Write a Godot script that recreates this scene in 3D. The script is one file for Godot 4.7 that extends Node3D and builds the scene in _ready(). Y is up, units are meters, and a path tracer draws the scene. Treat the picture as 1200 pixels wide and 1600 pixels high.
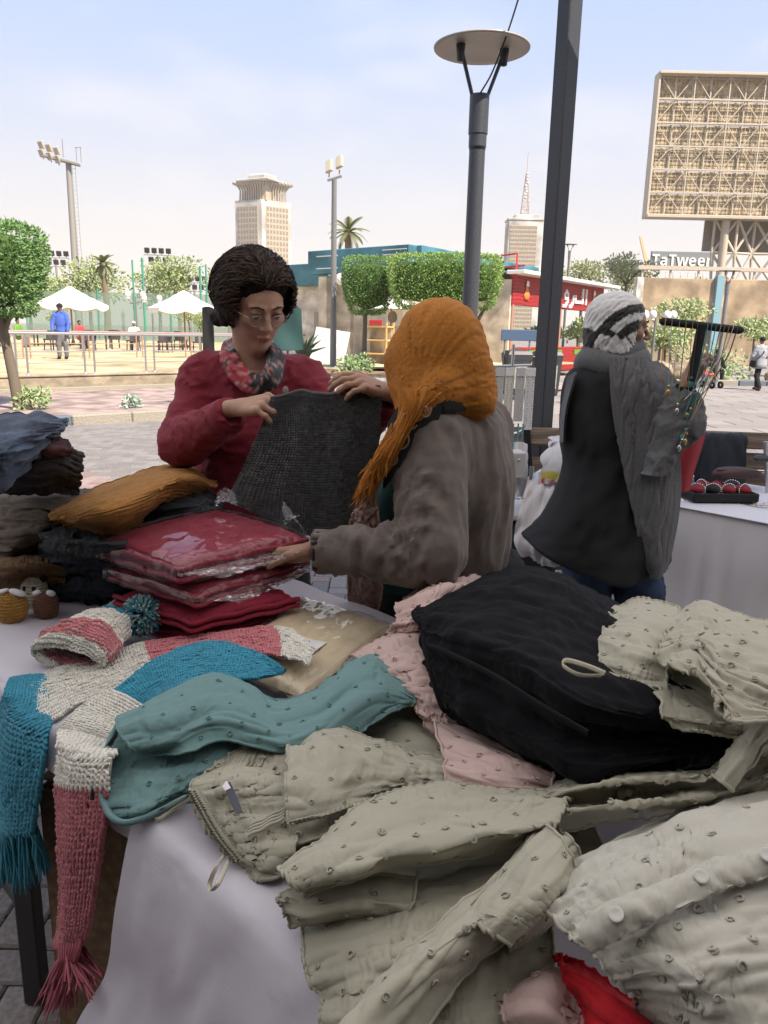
extends Node3D
# A clothes stall under a canopy at the edge of a sunny plaza. y is up, metres.

var rng := RandomNumberGenerator.new()
var tex := {}
var used := {}
var M := {}

# ---------- materials ----------
func lin(r: float,g: float,b: float,a := 1.0) -> Color:
	return Color(r,g,b,a).linear_to_srgb()

func noise_tex(called: String, freq: float, lo: float, hi: float, oct := 4, size := 256, kind := 0, sd := 1) -> ImageTexture:
	if tex.has(called): return tex[called]
	var n := FastNoiseLite.new()
	n.seed = sd
	n.frequency = freq
	n.noise_type = FastNoiseLite.TYPE_CELLULAR if kind == 1 else FastNoiseLite.TYPE_SIMPLEX_SMOOTH
	n.fractal_octaves = oct
	var im := n.get_seamless_image(size, size)
	im.convert(Image.FORMAT_RGB8)
	for y in size:
		for x in size:
			var g: float = lerpf(lo, hi, im.get_pixel(x, y).r)
			im.set_pixel(x, y, Color(g,g,g))
	tex[called] = ImageTexture.create_from_image(im)
	return tex[called]

func made_tex(called: String, w: int, h: int, f: Callable) -> ImageTexture:
	if tex.has(called): return tex[called]
	var im := Image.create(w, h, false, Image.FORMAT_RGB8)
	for y in h:
		for x in w:
			im.set_pixel(x, y, f.call(x, y))
	tex[called] = ImageTexture.create_from_image(im)
	return tex[called]

func mat(called: String, c: Color, rough := .8, o := {}) -> StandardMaterial3D:
	if M.has(called): return M[called]
	var m := StandardMaterial3D.new()
	m.resource_name = called
	m.albedo_color = c
	m.roughness = rough
	m.metallic = o.get("metal", .0)
	m.metallic_specular = o.get("spec", .5)
	if o.has("tex"):
		m.albedo_texture = o.tex
	if o.has("bump"):
		m.heightmap_enabled = true
		m.heightmap_texture = o.bump
		m.heightmap_scale = o.get("depth", .3)
	if o.has("norm"):
		m.normal_enabled = true
		m.normal_texture = o.norm
		m.normal_scale = o.get("nscale", 1.0)
	if o.has("scale"):
		m.uv1_triplanar = true
		m.uv1_world_triplanar = o.get("world", false)
		var s: float = o.scale
		m.uv1_scale = Vector3(s,s,s)
	if o.has("uvs"):
		m.uv1_scale = o.uvs
	if o.get("vc", false): m.vertex_color_use_as_albedo = true
	if o.has("back"):
		m.backlight_enabled = true
		m.backlight = o.back
	if o.has("rim"):
		m.rim_enabled = true
		m.rim = o.rim
		m.rim_tint = .6
	if o.has("coat"):
		m.clearcoat_enabled = true
		m.clearcoat = o.coat
		m.clearcoat_roughness = o.get("coat_rough", .1)
	if o.has("sss"):
		m.subsurf_scatter_enabled = true
		m.subsurf_scatter_strength = o.sss
	if o.has("alpha"):
		m.transparency = BaseMaterial3D.TRANSPARENCY_ALPHA
		m.albedo_color.a = o.alpha
	M[called] = m
	return m

# ---------- naming ----------
func numbered(called: String, parent: Node) -> String:
	var key := str(parent.get_instance_id()) + called
	var k: int = used.get(key, 0)
	used[key] = k + 1
	return called if k == 0 else "%s_%03d" % [called, k]

func metas(o: Node, label := "", category := "", group := "", kind := ""):
	if label: o.set_meta("label", label)
	if category: o.set_meta("category", category)
	if group: o.set_meta("group", group)
	if kind: o.set_meta("kind", kind)
	return o

func thing(called: String, label: String, category: String, at := Vector3.ZERO, turn := .0, group := "") -> Node3D:
	var o := Node3D.new()
	o.name = numbered(called, self)
	o.position = at
	o.rotation.y = turn
	add_child(o, true)
	metas(o, label, category, group)
	return o

func hang(mesh: Mesh, called: String, m: Material, parent: Node = null) -> MeshInstance3D:
	var p: Node = parent if parent else self
	var o := MeshInstance3D.new()
	o.name = numbered(called, p)
	o.mesh = mesh
	o.material_override = m
	p.add_child(o, true)
	return o

func copy(o: Node3D, label: String, at: Vector3, turn := .0) -> Node3D:
	var c: Node3D = o.duplicate()
	var base: String = o.name
	c.name = numbered(base, self)
	add_child(c, true)
	c.position = at
	c.rotation.y = turn
	c.set_meta("label", label)
	return c

func many(called: String, mesh: Mesh, m: Material, where: Array, tint: Array, parent: Node) -> MultiMeshInstance3D:
	var mm := MultiMesh.new()
	mm.transform_format = MultiMesh.TRANSFORM_3D
	mm.use_colors = tint.size() > 0
	mm.mesh = mesh
	mm.instance_count = where.size()
	for i in where.size():
		mm.set_instance_transform(i, where[i])
		if tint.size() > 0: mm.set_instance_color(i, tint[i])
	var o := MultiMeshInstance3D.new()
	o.name = numbered(called, parent)
	o.multimesh = mm
	o.material_override = m
	parent.add_child(o, true)
	o.set_meta("kind", "stuff")
	return o

# ---------- mesh building ----------
class MB:
	var st := SurfaceTool.new()
	var xf := Transform3D.IDENTITY
	func _init():
		st.begin(Mesh.PRIMITIVE_TRIANGLES)
		st.set_smooth_group(-1)
	func tri(a: Vector3, b: Vector3, c: Vector3):
		st.add_vertex(xf * a); st.add_vertex(xf * b); st.add_vertex(xf * c)
	func quad(a, b, c, d):
		tri(a, b, c); tri(a, c, d)
	func out(pts: Array, inside: Vector3):
		var n: Vector3 = (pts[2] - pts[0]).cross(pts[1] - pts[0])
		var mid: Vector3 = (pts[0] + pts[1] + pts[2]) / 3.0
		if n.dot(mid - inside) < 0: pts.reverse()
		for i in range(1, pts.size() - 1): tri(pts[0], pts[i], pts[i + 1])
	func box(c: Vector3, s: Vector3, bev := .0, b := Basis.IDENTITY):
		st.set_smooth_group(-1)
		var h := s * .5
		if bev <= .0:
			for a in 3:
				for sg in [-1.0, 1.0]:
					var q := []
					for k in [[-1, -1], [1, -1], [1, 1], [-1, 1]]:
						var p := Vector3.ZERO
						p[a] = sg * h[a]; p[(a + 1) % 3] = k[0] * h[(a + 1) % 3]; p[(a + 2) % 3] = k[1] * h[(a + 2) % 3]
						q.append(c + b * p)
					out(q, c)
			return
		var at = func(sx: float, sy: float, sz: float, a: int) -> Vector3:
			var p := Vector3(sx * (h.x - bev), sy * (h.y - bev), sz * (h.z - bev))
			p[a] = [sx, sy, sz][a] * h[a]
			return c + b * p
		for a in 3:
			for sg in [-1.0, 1.0]:
				var q := []
				for k in [[-1.0, -1.0], [1.0, -1.0], [1.0, 1.0], [-1.0, 1.0]]:
					var w := [.0, .0, .0]
					w[a] = sg; w[(a + 1) % 3] = k[0]; w[(a + 2) % 3] = k[1]
					q.append(at.call(w[0], w[1], w[2], a))
				out(q, c)
			for k in [[-1.0, -1.0], [1.0, -1.0], [1.0, 1.0], [-1.0, 1.0]]:
				var w := [.0, .0, .0]
				var z := [.0, .0, .0]
				w[a] = -1.0; w[(a + 1) % 3] = k[0]; w[(a + 2) % 3] = k[1]
				z[a] = 1.0; z[(a + 1) % 3] = k[0]; z[(a + 2) % 3] = k[1]
				var f := (a + 1) % 3
				var g := (a + 2) % 3
				out([at.call(w[0], w[1], w[2], f), at.call(z[0], z[1], z[2], f), at.call(z[0], z[1], z[2], g), at.call(w[0], w[1], w[2], g)], c)
		for sx in [-1.0, 1.0]:
			for sy in [-1.0, 1.0]:
				for sz in [-1.0, 1.0]:
					out([at.call(sx, sy, sz, 0), at.call(sx, sy, sz, 1), at.call(sx, sy, sz, 2)], c)
	func bar(a: Vector3, b: Vector3, w: float, d := .0, bev := .0):
		var y := (b - a).normalized()
		var x := y.cross(Vector3(0,0,1) if absf(y.z) < .9 else Vector3(1,0,0)).normalized()
		box((a + b) * .5, Vector3(w, a.distance_to(b), d if d > 0 else w), bev, Basis(x, y, x.cross(y)))
	func tube(pts: Array, r, sides := 8, caps := true, flat := 1.0):
		st.set_smooth_group(1)
		var n := pts.size()
		var up := Vector3.ZERO
		var rings := []
		for i in n:
			var t: Vector3 = (pts[mini(i + 1, n - 1)] - pts[maxi(i - 1, 0)]).normalized()
			if i == 0: up = t.cross(Vector3(.31,.11,.94) if absf(t.z) < .8 else Vector3(.9,.3,.1)).normalized()
			up = (up - t * up.dot(t)).normalized()
			var sd := t.cross(up)
			var rr: float = r[i] if r is Array or r is PackedFloat32Array else r
			var ring := []
			for k in sides:
				var a := TAU * k / sides
				ring.append(pts[i] + (up * cos(a) + sd * sin(a) * flat) * rr)
			rings.append(ring)
		for i in n - 1:
			for k in sides:
				var l := (k + 1) % sides
				quad(rings[i][k], rings[i + 1][k], rings[i + 1][l], rings[i][l])
		if caps:
			st.set_smooth_group(-1)
			for k in sides:
				var l := (k + 1) % sides
				tri(pts[0], rings[0][k], rings[0][l])
				tri(pts[n - 1], rings[n - 1][l], rings[n - 1][k])
	func lathe(prof: Array, segs := 16, at := Vector3.ZERO, sc := Vector3.ONE, smooth := true, b := Basis.IDENTITY):
		st.set_smooth_group(1 if smooth else -1)
		for i in prof.size() - 1:
			for k in segs:
				var q := []
				for e in [[i, k], [i, k + 1], [i + 1, k + 1], [i + 1, k]]:
					var a: float = TAU * (e[1] % segs) / segs
					q.append(at + b * (Vector3(cos(a) * prof[e[0]][0], prof[e[0]][1], sin(a) * prof[e[0]][0]) * sc))
				if prof[i][0] > 1e-5: tri(q[0], q[1], q[2])
				if prof[i + 1][0] > 1e-5: tri(q[0], q[2], q[3])
	func ball(c: Vector3, r: Vector3, segs := 12, rows := 8, b := Basis.IDENTITY):
		var p := []
		for i in rows + 1:
			var a := PI * i / rows - PI / 2
			p.append([maxf(cos(a), .0) if i > 0 and i < rows else .0, sin(a)])
		lathe(p, segs, c, r, true, b)
	func prism(poly: Array, at: Vector3, b: Basis, depth: float):
		# poly in the x/y plane of b, extruded along b.z by depth, centred
		var flat := PackedVector2Array(poly)
		var ids := Geometry2D.triangulate_polygon(flat)
		st.set_smooth_group(-1)
		var f := Vector3(0,0,depth * .5)
		for i in range(0, ids.size(), 3):
			var t := []
			for j in 3: t.append(Vector3(flat[ids[i + j]].x,flat[ids[i + j]].y,0))
			out([at + b * (t[0] + f), at + b * (t[1] + f), at + b * (t[2] + f)], at - b * f * 40.0)
			out([at + b * (t[0] - f), at + b * (t[1] - f), at + b * (t[2] - f)], at + b * f * 40.0)
		var ccw := not Geometry2D.is_polygon_clockwise(flat)
		for i in flat.size():
			var p := Vector3(flat[i].x,flat[i].y,0)
			var n2 := flat[(i + 1) % flat.size()]
			var q := Vector3(n2.x,n2.y,0)
			if ccw: quad(at + b * (p - f), at + b * (p + f), at + b * (q + f), at + b * (q - f))
			else: quad(at + b * (q - f), at + b * (q + f), at + b * (p + f), at + b * (p - f))
	func grid(rows: Array, closed := false):
		st.set_smooth_group(1)
		for i in rows.size() - 1:
			var n: int = rows[i].size()
			for j in (n if closed else n - 1):
				var k := (j + 1) % n
				quad(rows[i][j], rows[i][k], rows[i + 1][k], rows[i + 1][j])
	func done() -> ArrayMesh:
		st.generate_normals()
		st.index()
		return st.commit()

func build(mb: MB, called: String, m: Material, parent: Node = null) -> MeshInstance3D:
	return hang(mb.done(), called, m, parent)

# the same kind of piece many times, one mesh each, sharing the mesh
func piece(mesh: Mesh, called: String, m: Material, parent: Node, t: Transform3D) -> MeshInstance3D:
	var o := hang(mesh, called, m, parent)
	o.transform = t
	return o

# ---------- smooth sheets through control points ----------
static func cr(a: Vector3, b: Vector3, c: Vector3, d: Vector3, t: float) -> Vector3:
	return b + .5 * t * (c - a + t * (2.0 * a - 5.0 * b + 4.0 * c - d + t * (3.0 * (b - c) + d - a)))

static func along(p: Array, t: float) -> Vector3:
	var n := p.size() - 1
	var x := clampf(t, .0, 1.0) * n
	var i := mini(int(x), n - 1)
	var a: Vector3 = p[i - 1] if i > 0 else p[0] * 2.0 - p[1]
	var d: Vector3 = p[i + 2] if i + 2 <= n else p[n] * 2.0 - p[n - 1]
	return cr(a, p[i], p[i + 1], d, x - i)

static func curve(p: Array, n: int) -> Array:
	var o := []
	for i in n + 1: o.append(along(p, float(i) / n))
	return o

static func vs(a: Array) -> Array:
	# x, y, z, x, y, z ... as points
	var o := []
	for k in range(0, a.size(), 3): o.append(Vector3(a[k],a[k + 1],a[k + 2]))
	return o

class Sheet:
	var nu := 0
	var nv := 0
	var p := PackedVector3Array()
	var n := PackedVector3Array()
	var col := PackedColorArray()
	func at(u: float, v: float) -> Vector3:
		var x := clampf(u, 0, 1) * (nu - 1)
		var y := clampf(v, 0, 1) * (nv - 1)
		var i := mini(int(x), nu - 2)
		var j := mini(int(y), nv - 2)
		return p[j * nu + i].lerp(p[j * nu + i + 1], x - i).lerp(p[(j + 1) * nu + i].lerp(p[(j + 1) * nu + i + 1], x - i), y - j)
	func nor(u: float, v: float) -> Vector3:
		return n[roundi(clampf(v, 0, 1) * (nv - 1)) * nu + roundi(clampf(u, 0, 1) * (nu - 1))]
	func normals():
		n.resize(p.size())
		for j in nv:
			for i in nu:
				var du := p[j * nu + mini(i + 1, nu - 1)] - p[j * nu + maxi(i - 1, 0)]
				var dv := p[mini(j + 1, nv - 1) * nu + i] - p[maxi(j - 1, 0) * nu + i]
				var c := du.cross(dv)
				n[j * nu + i] = c.normalized() if c.length() > 1e-12 else Vector3.UP
	func push(f: Callable):
		# move every point along the normal by f(u, v, point)
		normals()
		for j in nv:
			for i in nu:
				var k := j * nu + i
				var d: float = f.call(float(i) / (nu - 1), float(j) / (nv - 1), p[k])
				p[k] += n[k] * d
	func refine():
		# twice as many points each way, along smooth curves
		var a := nu * 2 - 1
		var b := nv * 2 - 1
		var q := PackedVector3Array()
		q.resize(a * b)
		for j in nv:
			for i in nu:
				q[j * 2 * a + i * 2] = p[j * nu + i]
				if i + 1 < nu:
					var l := p[j * nu + maxi(i - 1, 0)]
					var r := p[j * nu + mini(i + 2, nu - 1)]
					q[j * 2 * a + i * 2 + 1] = (p[j * nu + i] + p[j * nu + i + 1]) * .5625 - (l + r) * .0625
		for j in nv - 1:
			for i in a:
				var u := q[maxi(j - 1, 0) * 2 * a + i]
				var d := q[mini(j + 2, nv - 1) * 2 * a + i]
				q[(j * 2 + 1) * a + i] = (q[j * 2 * a + i] + q[(j * 2 + 2) * a + i]) * .5625 - (u + d) * .0625
		p = q
		nu = a
		nv = b
	func crumple(amount: float, size: float, sd: int, pull := Vector3.ONE):
		# creased cotton: flat facets that meet in sharp ridges and valleys, at two sizes
		var c := FastNoiseLite.new()
		c.noise_type = FastNoiseLite.TYPE_CELLULAR
		c.cellular_return_type = FastNoiseLite.RETURN_DISTANCE2_SUB
		c.fractal_type = FastNoiseLite.FRACTAL_NONE
		c.frequency = 1.0
		c.seed = sd
		var w := FastNoiseLite.new()
		w.frequency = 1.0
		w.seed = sd + 3
		normals()
		for k in p.size():
			var q := p[k] * pull / size
			var g := Vector3(w.get_noise_3dv(q * .7), w.get_noise_3dv(q * .7 + Vector3(9,2,4)), w.get_noise_3dv(q * .7 + Vector3(3,8,1)))
			var a := c.get_noise_3dv(q + g * .9) + .62
			var b := c.get_noise_3dv((q + g * .5) * 2.6 + Vector3(5,5,5)) + .62
			var side := clampf(w.get_noise_3dv(q * .45 + Vector3(1,7,3)) * 6.0, -1.0, 1.0)
			var calm := smoothstep(-.35, .3, w.get_noise_3dv(q * .33 + Vector3(4,4,9)))
			p[k] += n[k] * amount * (a * side * (.2 + .8 * calm) - b * .26 * (.15 + .85 * calm))
		normals()
	func relax(su: float, sv: float, steps: int, hold: float, bend: float, under := .004, sd := 1, freq := 9.0):
		# a cloth with more length than room: its springs push it into wrinkles while it is held near where it lies
		normals()
		var t := p.duplicate()
		var tn := n.duplicate()
		var ns := FastNoiseLite.new()
		ns.seed = sd
		ns.frequency = freq
		var slow := FastNoiseLite.new()
		slow.seed = sd + 7
		slow.frequency = 3.0
		var ex := PackedFloat32Array()
		ex.resize(p.size())
		for k in p.size():
			p[k] += tn[k] * .010 * ns.get_noise_3dv(p[k])
			ex[k] = clampf(.55 + 1.5 * slow.get_noise_3dv(t[k]), .0, 1.6)
		var ia := PackedInt32Array()
		var ib := PackedInt32Array()
		var rest := PackedFloat32Array()
		for j in nv:
			for i in nu:
				var k := j * nu + i
				if i + 1 < nu:
					ia.append(k); ib.append(k + 1); rest.append(t[k].distance_to(t[k + 1]) * (1.0 + su * ex[k]))
				if j + 1 < nv:
					ia.append(k); ib.append(k + nu); rest.append(t[k].distance_to(t[k + nu]) * (1.0 + sv * ex[k]))
				if i + 1 < nu and j + 1 < nv:
					var s := (su + sv) * .5 * ex[k]
					ia.append(k); ib.append(k + nu + 1); rest.append(t[k].distance_to(t[k + nu + 1]) * (1.0 + s))
					ia.append(k + 1); ib.append(k + nu); rest.append(t[k + 1].distance_to(t[k + nu]) * (1.0 + s))
		var m := ia.size()
		for step in steps:
			for c in m:
				var a := ia[c]
				var b := ib[c]
				var d := p[b] - p[a]
				var l := d.length()
				if l > 1e-9:
					d *= .42 * (l - rest[c]) / l
					p[a] += d
					p[b] -= d
			for k in p.size():
				var off := t[k] - p[k]
				var h := -off.dot(tn[k])
				p[k] += off * hold
				if h < -under: p[k] += tn[k] * (-under - h)
			if bend > .0:
				for j in range(1, nv - 1):
					for i in range(1, nu - 1):
						var k := j * nu + i
						p[k] += (p[k - 1] + p[k + 1] + p[k - nu] + p[k + nu] - p[k] * 4.0) * (bend * .25)
	func mesh(thick := .0) -> ArrayMesh:
		normals()
		var idx := PackedInt32Array()
		var v := p.duplicate()
		var nn := n.duplicate()
		var cc := col.duplicate()
		for j in nv - 1:
			for i in nu - 1:
				var k := j * nu + i
				idx.append_array([k, k + nu, k + 1, k + 1, k + nu, k + nu + 1])
		if thick != .0:
			var o := p.size()
			for k in o:
				v.append(p[k] - n[k] * thick)
				nn.append(-n[k])
			cc.append_array(col)
			for j in nv - 1:
				for i in nu - 1:
					var k := o + j * nu + i
					idx.append_array([k, k + 1, k + nu, k + 1, k + nu + 1, k + nu])
		var arr := []
		arr.resize(Mesh.ARRAY_MAX)
		arr[Mesh.ARRAY_VERTEX] = v
		arr[Mesh.ARRAY_NORMAL] = nn
		arr[Mesh.ARRAY_INDEX] = idx
		if cc.size() == v.size(): arr[Mesh.ARRAY_COLOR] = cc
		var am := ArrayMesh.new()
		am.add_surface_from_arrays(Mesh.PRIMITIVE_TRIANGLES, arr)
		return am
	func rim(w: float) -> Array:
		# the closed outline
		var o := []
		for i in nu: o.append(p[i])
		for j in range(1, nv): o.append(p[j * nu + nu - 1])
		for i in range(nu - 2, -1, -1): o.append(p[(nv - 1) * nu + i])
		for j in range(nv - 2, 0, -1): o.append(p[j * nu])
		o.append(p[0])
		return o

func sheet(ctrl: Array, nu: int, nv: int) -> Sheet:
	var s := Sheet.new()
	s.nu = nu
	s.nv = nv
	var cols := []
	for r in ctrl: cols.append(curve(r, nu - 1))
	s.p.resize(nu * nv)
	for i in nu:
		var c := []
		for r in cols: c.append(r[i])
		for j in nv: s.p[j * nu + i] = along(c, float(j) / (nv - 1))
	s.normals()
	return s

# ---------- bodies: rounded bones joined by a smooth minimum, meshed as surface nets ----------
class Field:
	var lo := Vector3.ZERO
	var cell := .01
	var nx := 0
	var ny := 0
	var nz := 0
	var f := PackedFloat32Array()
	func _init(a: Vector3, b: Vector3, c: float):
		lo = a
		cell = c
		nx = int((b.x - a.x) / c) + 2
		ny = int((b.y - a.y) / c) + 2
		nz = int((b.z - a.z) / c) + 2
		f.resize(nx * ny * nz)
		f.fill(.15)
	func span(a: Vector3, b: Vector3) -> Array:
		var i := (a - lo) / cell
		var j := (b - lo) / cell
		return [clampi(int(i.x), 0, nx - 1), clampi(int(i.y), 0, ny - 1), clampi(int(i.z), 0, nz - 1), clampi(int(j.x) + 1, 0, nx - 1), clampi(int(j.y) + 1, 0, ny - 1), clampi(int(j.z) + 1, 0, nz - 1)]
	func bone(a: Vector3, b: Vector3, ra: float, rb: float, k := .02, sub := false):
		var m := maxf(ra, rb) + k + cell * 2.5
		var s := span(a.min(b) - Vector3.ONE * m, a.max(b) + Vector3.ONE * m)
		var ab := b - a
		var il := 1.0 / maxf(ab.length_squared(), 1e-9)
		for z in range(s[2], s[5] + 1):
			for y in range(s[1], s[4] + 1):
				var q := lo + Vector3(s[0],y,z) * cell - a
				var w: int = (z * ny + y) * nx + s[0]
				for x in range(s[0], s[3] + 1):
					var t := clampf(q.dot(ab) * il, .0, 1.0)
					var d := (q - ab * t).length() - ra - (rb - ra) * t
					if sub:
						d = -d
						var h := k - absf(f[w] - d)
						f[w] = maxf(f[w], d) + (h * h * .25 / k if h > .0 else .0)
					else:
						var h := k - absf(f[w] - d)
						f[w] = minf(f[w], d) - (h * h * .25 / k if h > .0 else .0)
					w += 1
					q.x += cell
	func egg(c: Vector3, r: Vector3, b := Basis.IDENTITY, k := .02, sub := false):
		var m := maxf(r.x, maxf(r.y, r.z)) + k + cell * 2.5
		var s := span(c - Vector3.ONE * m, c + Vector3.ONE * m)
		var bt := b.transposed()
		var ir := Vector3(1.0 / r.x,1.0 / r.y,1.0 / r.z)
		for z in range(s[2], s[5] + 1):
			for y in range(s[1], s[4] + 1):
				var q := bt * (lo + Vector3(s[0],y,z) * cell - c)
				var st := bt * Vector3(cell,0,0)
				var w: int = (z * ny + y) * nx + s[0]
				for x in range(s[0], s[3] + 1):
					var e := q * ir
					var k0 := e.length()
					var k1 := (e * ir).length()
					var d := k0 * (k0 - 1.0) / maxf(k1, 1e-6)
					var h: float
					if sub:
						d = -d
						h = k - absf(f[w] - d)
						f[w] = maxf(f[w], d) + (h * h * .25 / k if h > .0 else .0)
					else:
						h = k - absf(f[w] - d)
						f[w] = minf(f[w], d) - (h * h * .25 / k if h > .0 else .0)
					w += 1
					q += st
	func chain(pts: Array, rs: Array, k := .02):
		for i in pts.size() - 1: bone(pts[i], pts[i + 1], rs[i], rs[i + 1], k)
	func cut(n: Vector3, d: float):
		# keep what lies where n.p < d
		for z in nz:
			for y in ny:
				var w := (z * ny + y) * nx
				for x in nx:
					f[w] = maxf(f[w], n.dot(lo + Vector3(x,y,z) * cell) - d)
					w += 1
	func nets(v: PackedVector3Array, idx: PackedInt32Array, shape = null) -> Array:
		# appends to v and idx; returns them
		var id := PackedInt32Array()
		id.resize(nx * ny * nz)
		id.fill(-1)
		var first := v.size()
		var sy := nx
		var sz := nx * ny
		for z in nz - 1:
			for y in ny - 1:
				var w := z * sz + y * sy
				for x in nx - 1:
					var a := f[w]
					var inside := int(a < 0) + int(f[w + 1] < 0) + int(f[w + sy] < 0) + int(f[w + sy + 1] < 0) + int(f[w + sz] < 0) + int(f[w + sz + 1] < 0) + int(f[w + sz + sy] < 0) + int(f[w + sz + sy + 1] < 0)
					if inside > 0 and inside < 8:
						var c := [f[w], f[w + 1], f[w + sy], f[w + sy + 1], f[w + sz], f[w + sz + 1], f[w + sz + sy], f[w + sz + sy + 1]]
						var sum := Vector3.ZERO
						var cnt := 0
						for e in EDGES:
							var fa: float = c[e[0]]
							var fb: float = c[e[1]]
							if (fa < 0) != (fb < 0):
								sum += CORNER[e[0]].lerp(CORNER[e[1]], fa / (fa - fb))
								cnt += 1
						id[w] = v.size()
						v.append(lo + (Vector3(x,y,z) + sum / cnt) * cell)
					w += 1
		for z in range(1, nz - 1):
			for y in range(1, ny - 1):
				var w := z * sz + y * sy + 1
				for x in range(1, nx - 1):
					var neg := f[w] < 0
					if neg != (f[w + 1] < 0): face(idx, id[w - sy - sz], id[w - sz], id[w], id[w - sy], neg)
					if neg != (f[w + sy] < 0): face(idx, id[w - 1 - sz], id[w - 1], id[w], id[w - sz], neg)
					if neg != (f[w + sz] < 0): face(idx, id[w - 1 - sy], id[w - sy], id[w], id[w - 1], neg)
					w += 1
		if shape != null:
			# displacement along the normals
			var n := Field.smooth_normals(v, idx)
			for k in range(first, v.size()): v[k] += n[k] * float(shape.call(v[k], n[k]))
		return [v, idx]
	func face(idx: PackedInt32Array, a: int, b: int, c: int, d: int, neg: bool):
		if a < 0 or b < 0 or c < 0 or d < 0: return
		if neg: idx.append_array([a, c, b, a, d, c])
		else: idx.append_array([a, b, c, a, c, d])
	static func smooth_normals(v: PackedVector3Array, idx: PackedInt32Array) -> PackedVector3Array:
		var n := PackedVector3Array()
		n.resize(v.size())
		for i in range(0, idx.size(), 3):
			var a := idx[i]
			var b := idx[i + 1]
			var c := idx[i + 2]
			var g := (v[c] - v[a]).cross(v[b] - v[a])
			n[a] += g; n[b] += g; n[c] += g
		for k in n.size(): n[k] = n[k].normalized()
		return n
	const CORNER := [Vector3(0,0,0), Vector3(1,0,0), Vector3(0,1,0), Vector3(1,1,0), Vector3(0,0,1), Vector3(1,0,1), Vector3(0,1,1), Vector3(1,1,1)]
	const EDGES := [[0, 1], [2, 3], [4, 5], [6, 7], [0, 2], [1, 3], [4, 6], [5, 7], [0, 4], [1, 5], [2, 6], [3, 7]]

class Flesh:
	# several fields gathered into one mesh
	var v := PackedVector3Array()
	var idx := PackedInt32Array()
	var col := PackedColorArray()
	func add(f: Field, shape = null, tint = null):
		var a := PackedVector3Array()
		var b := PackedInt32Array()
		var r := f.nets(a, b, shape)
		var o := v.size()
		v.append_array(r[0])
		for i in r[1]: idx.append(i + o)
		if tint != null:
			for k in r[0]: col.append(tint.call(k))
		else:
			for k in r[0].size(): col.append(Color.WHITE)
	func mesh() -> ArrayMesh:
		var arr := []
		arr.resize(Mesh.ARRAY_MAX)
		arr[Mesh.ARRAY_VERTEX] = v
		arr[Mesh.ARRAY_NORMAL] = Field.smooth_normals(v, idx)
		arr[Mesh.ARRAY_INDEX] = idx
		arr[Mesh.ARRAY_COLOR] = col
		var am := ArrayMesh.new()
		am.add_surface_from_arrays(Mesh.PRIMITIVE_TRIANGLES, arr)
		return am

# ---------- lettering and foliage ----------
func words(t: String, height: float, depth: float, bold := true) -> TextMesh:
	var sf := SystemFont.new()
	sf.font_names = PackedStringArray(["Droid Sans"])
	sf.font_weight = 700 if bold else 400
	var tm := TextMesh.new()
	tm.font = sf
	tm.text = t
	tm.font_size = 32
	tm.pixel_size = height / 23.0
	tm.depth = depth
	return tm

func leaf_mesh(l: float, w: float) -> ArrayMesh:
	var b := MB.new()
	var t := Vector3(0,l,0)
	var m := Vector3(0,l * .45,w * .25)
	b.tri(Vector3.ZERO, Vector3(-w * .5,l * .5,0), m)
	b.tri(m, Vector3(-w * .5,l * .5,0), t)
	b.tri(Vector3.ZERO, m, Vector3(w * .5,l * .5,0))
	b.tri(m, t, Vector3(w * .5,l * .5,0))
	return b.done()

func rnd_basis(out: Vector3, loose: float, s: float) -> Basis:
	var y := (out + Vector3(rng.randf_range(-1, 1), rng.randf_range(-1, 1), rng.randf_range(-1, 1)) * loose).normalized()
	var x := y.cross(Vector3(rng.randf_range(-1, 1), rng.randf_range(-1, 1), rng.randf_range(-1, 1))).normalized()
	return Basis(x, y, x.cross(y)) * s

# leaves gathered in clumps: each blob is [centre, radii, share]
func foliage(parent: Node, blobs: Array, count: int, l: float, w: float, m: Material, dark: Color, light: Color, hollow := .55) -> MultiMeshInstance3D:
	var where := []
	var tint := []
	var total := .0
	for b in blobs: total += b[2]
	for b in blobs:
		for i in int(count * b[2] / total):
			var d := Vector3(rng.randfn(), rng.randfn(), rng.randfn()).normalized()
			var r := lerpf(hollow, 1.0, sqrt(rng.randf())) * rng.randf_range(.86, 1.1)
			var p: Vector3 = b[0] + d * b[1] * r
			where.append(Transform3D(rnd_basis(d + Vector3(0,.25,0), .9, rng.randf_range(.7, 1.3)), p))
			tint.append(dark.lerp(light, rng.randf()))
	return many("leaves", leaf_mesh(l, w), m, where, tint, parent)

func clumps(c: Vector3, r: Vector3, n: int, size: float) -> Array:
	var o := []
	for i in n:
		var d := Vector3(rng.randfn(), rng.randfn(), rng.randfn()).normalized() * pow(rng.randf(), .4)
		var s := size * rng.randf_range(.6, 1.25)
		o.append([c + d * r, Vector3(s, s * rng.randf_range(.6, .9), s), s * s])
	return o


# ================= the scene =================
const EYE := Vector3(0,1.55,0)
const STREET := Vector3(.72,0,-.694)    # the way the kerb runs
const ACROSS := Vector3(.694,0,.72)

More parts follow.
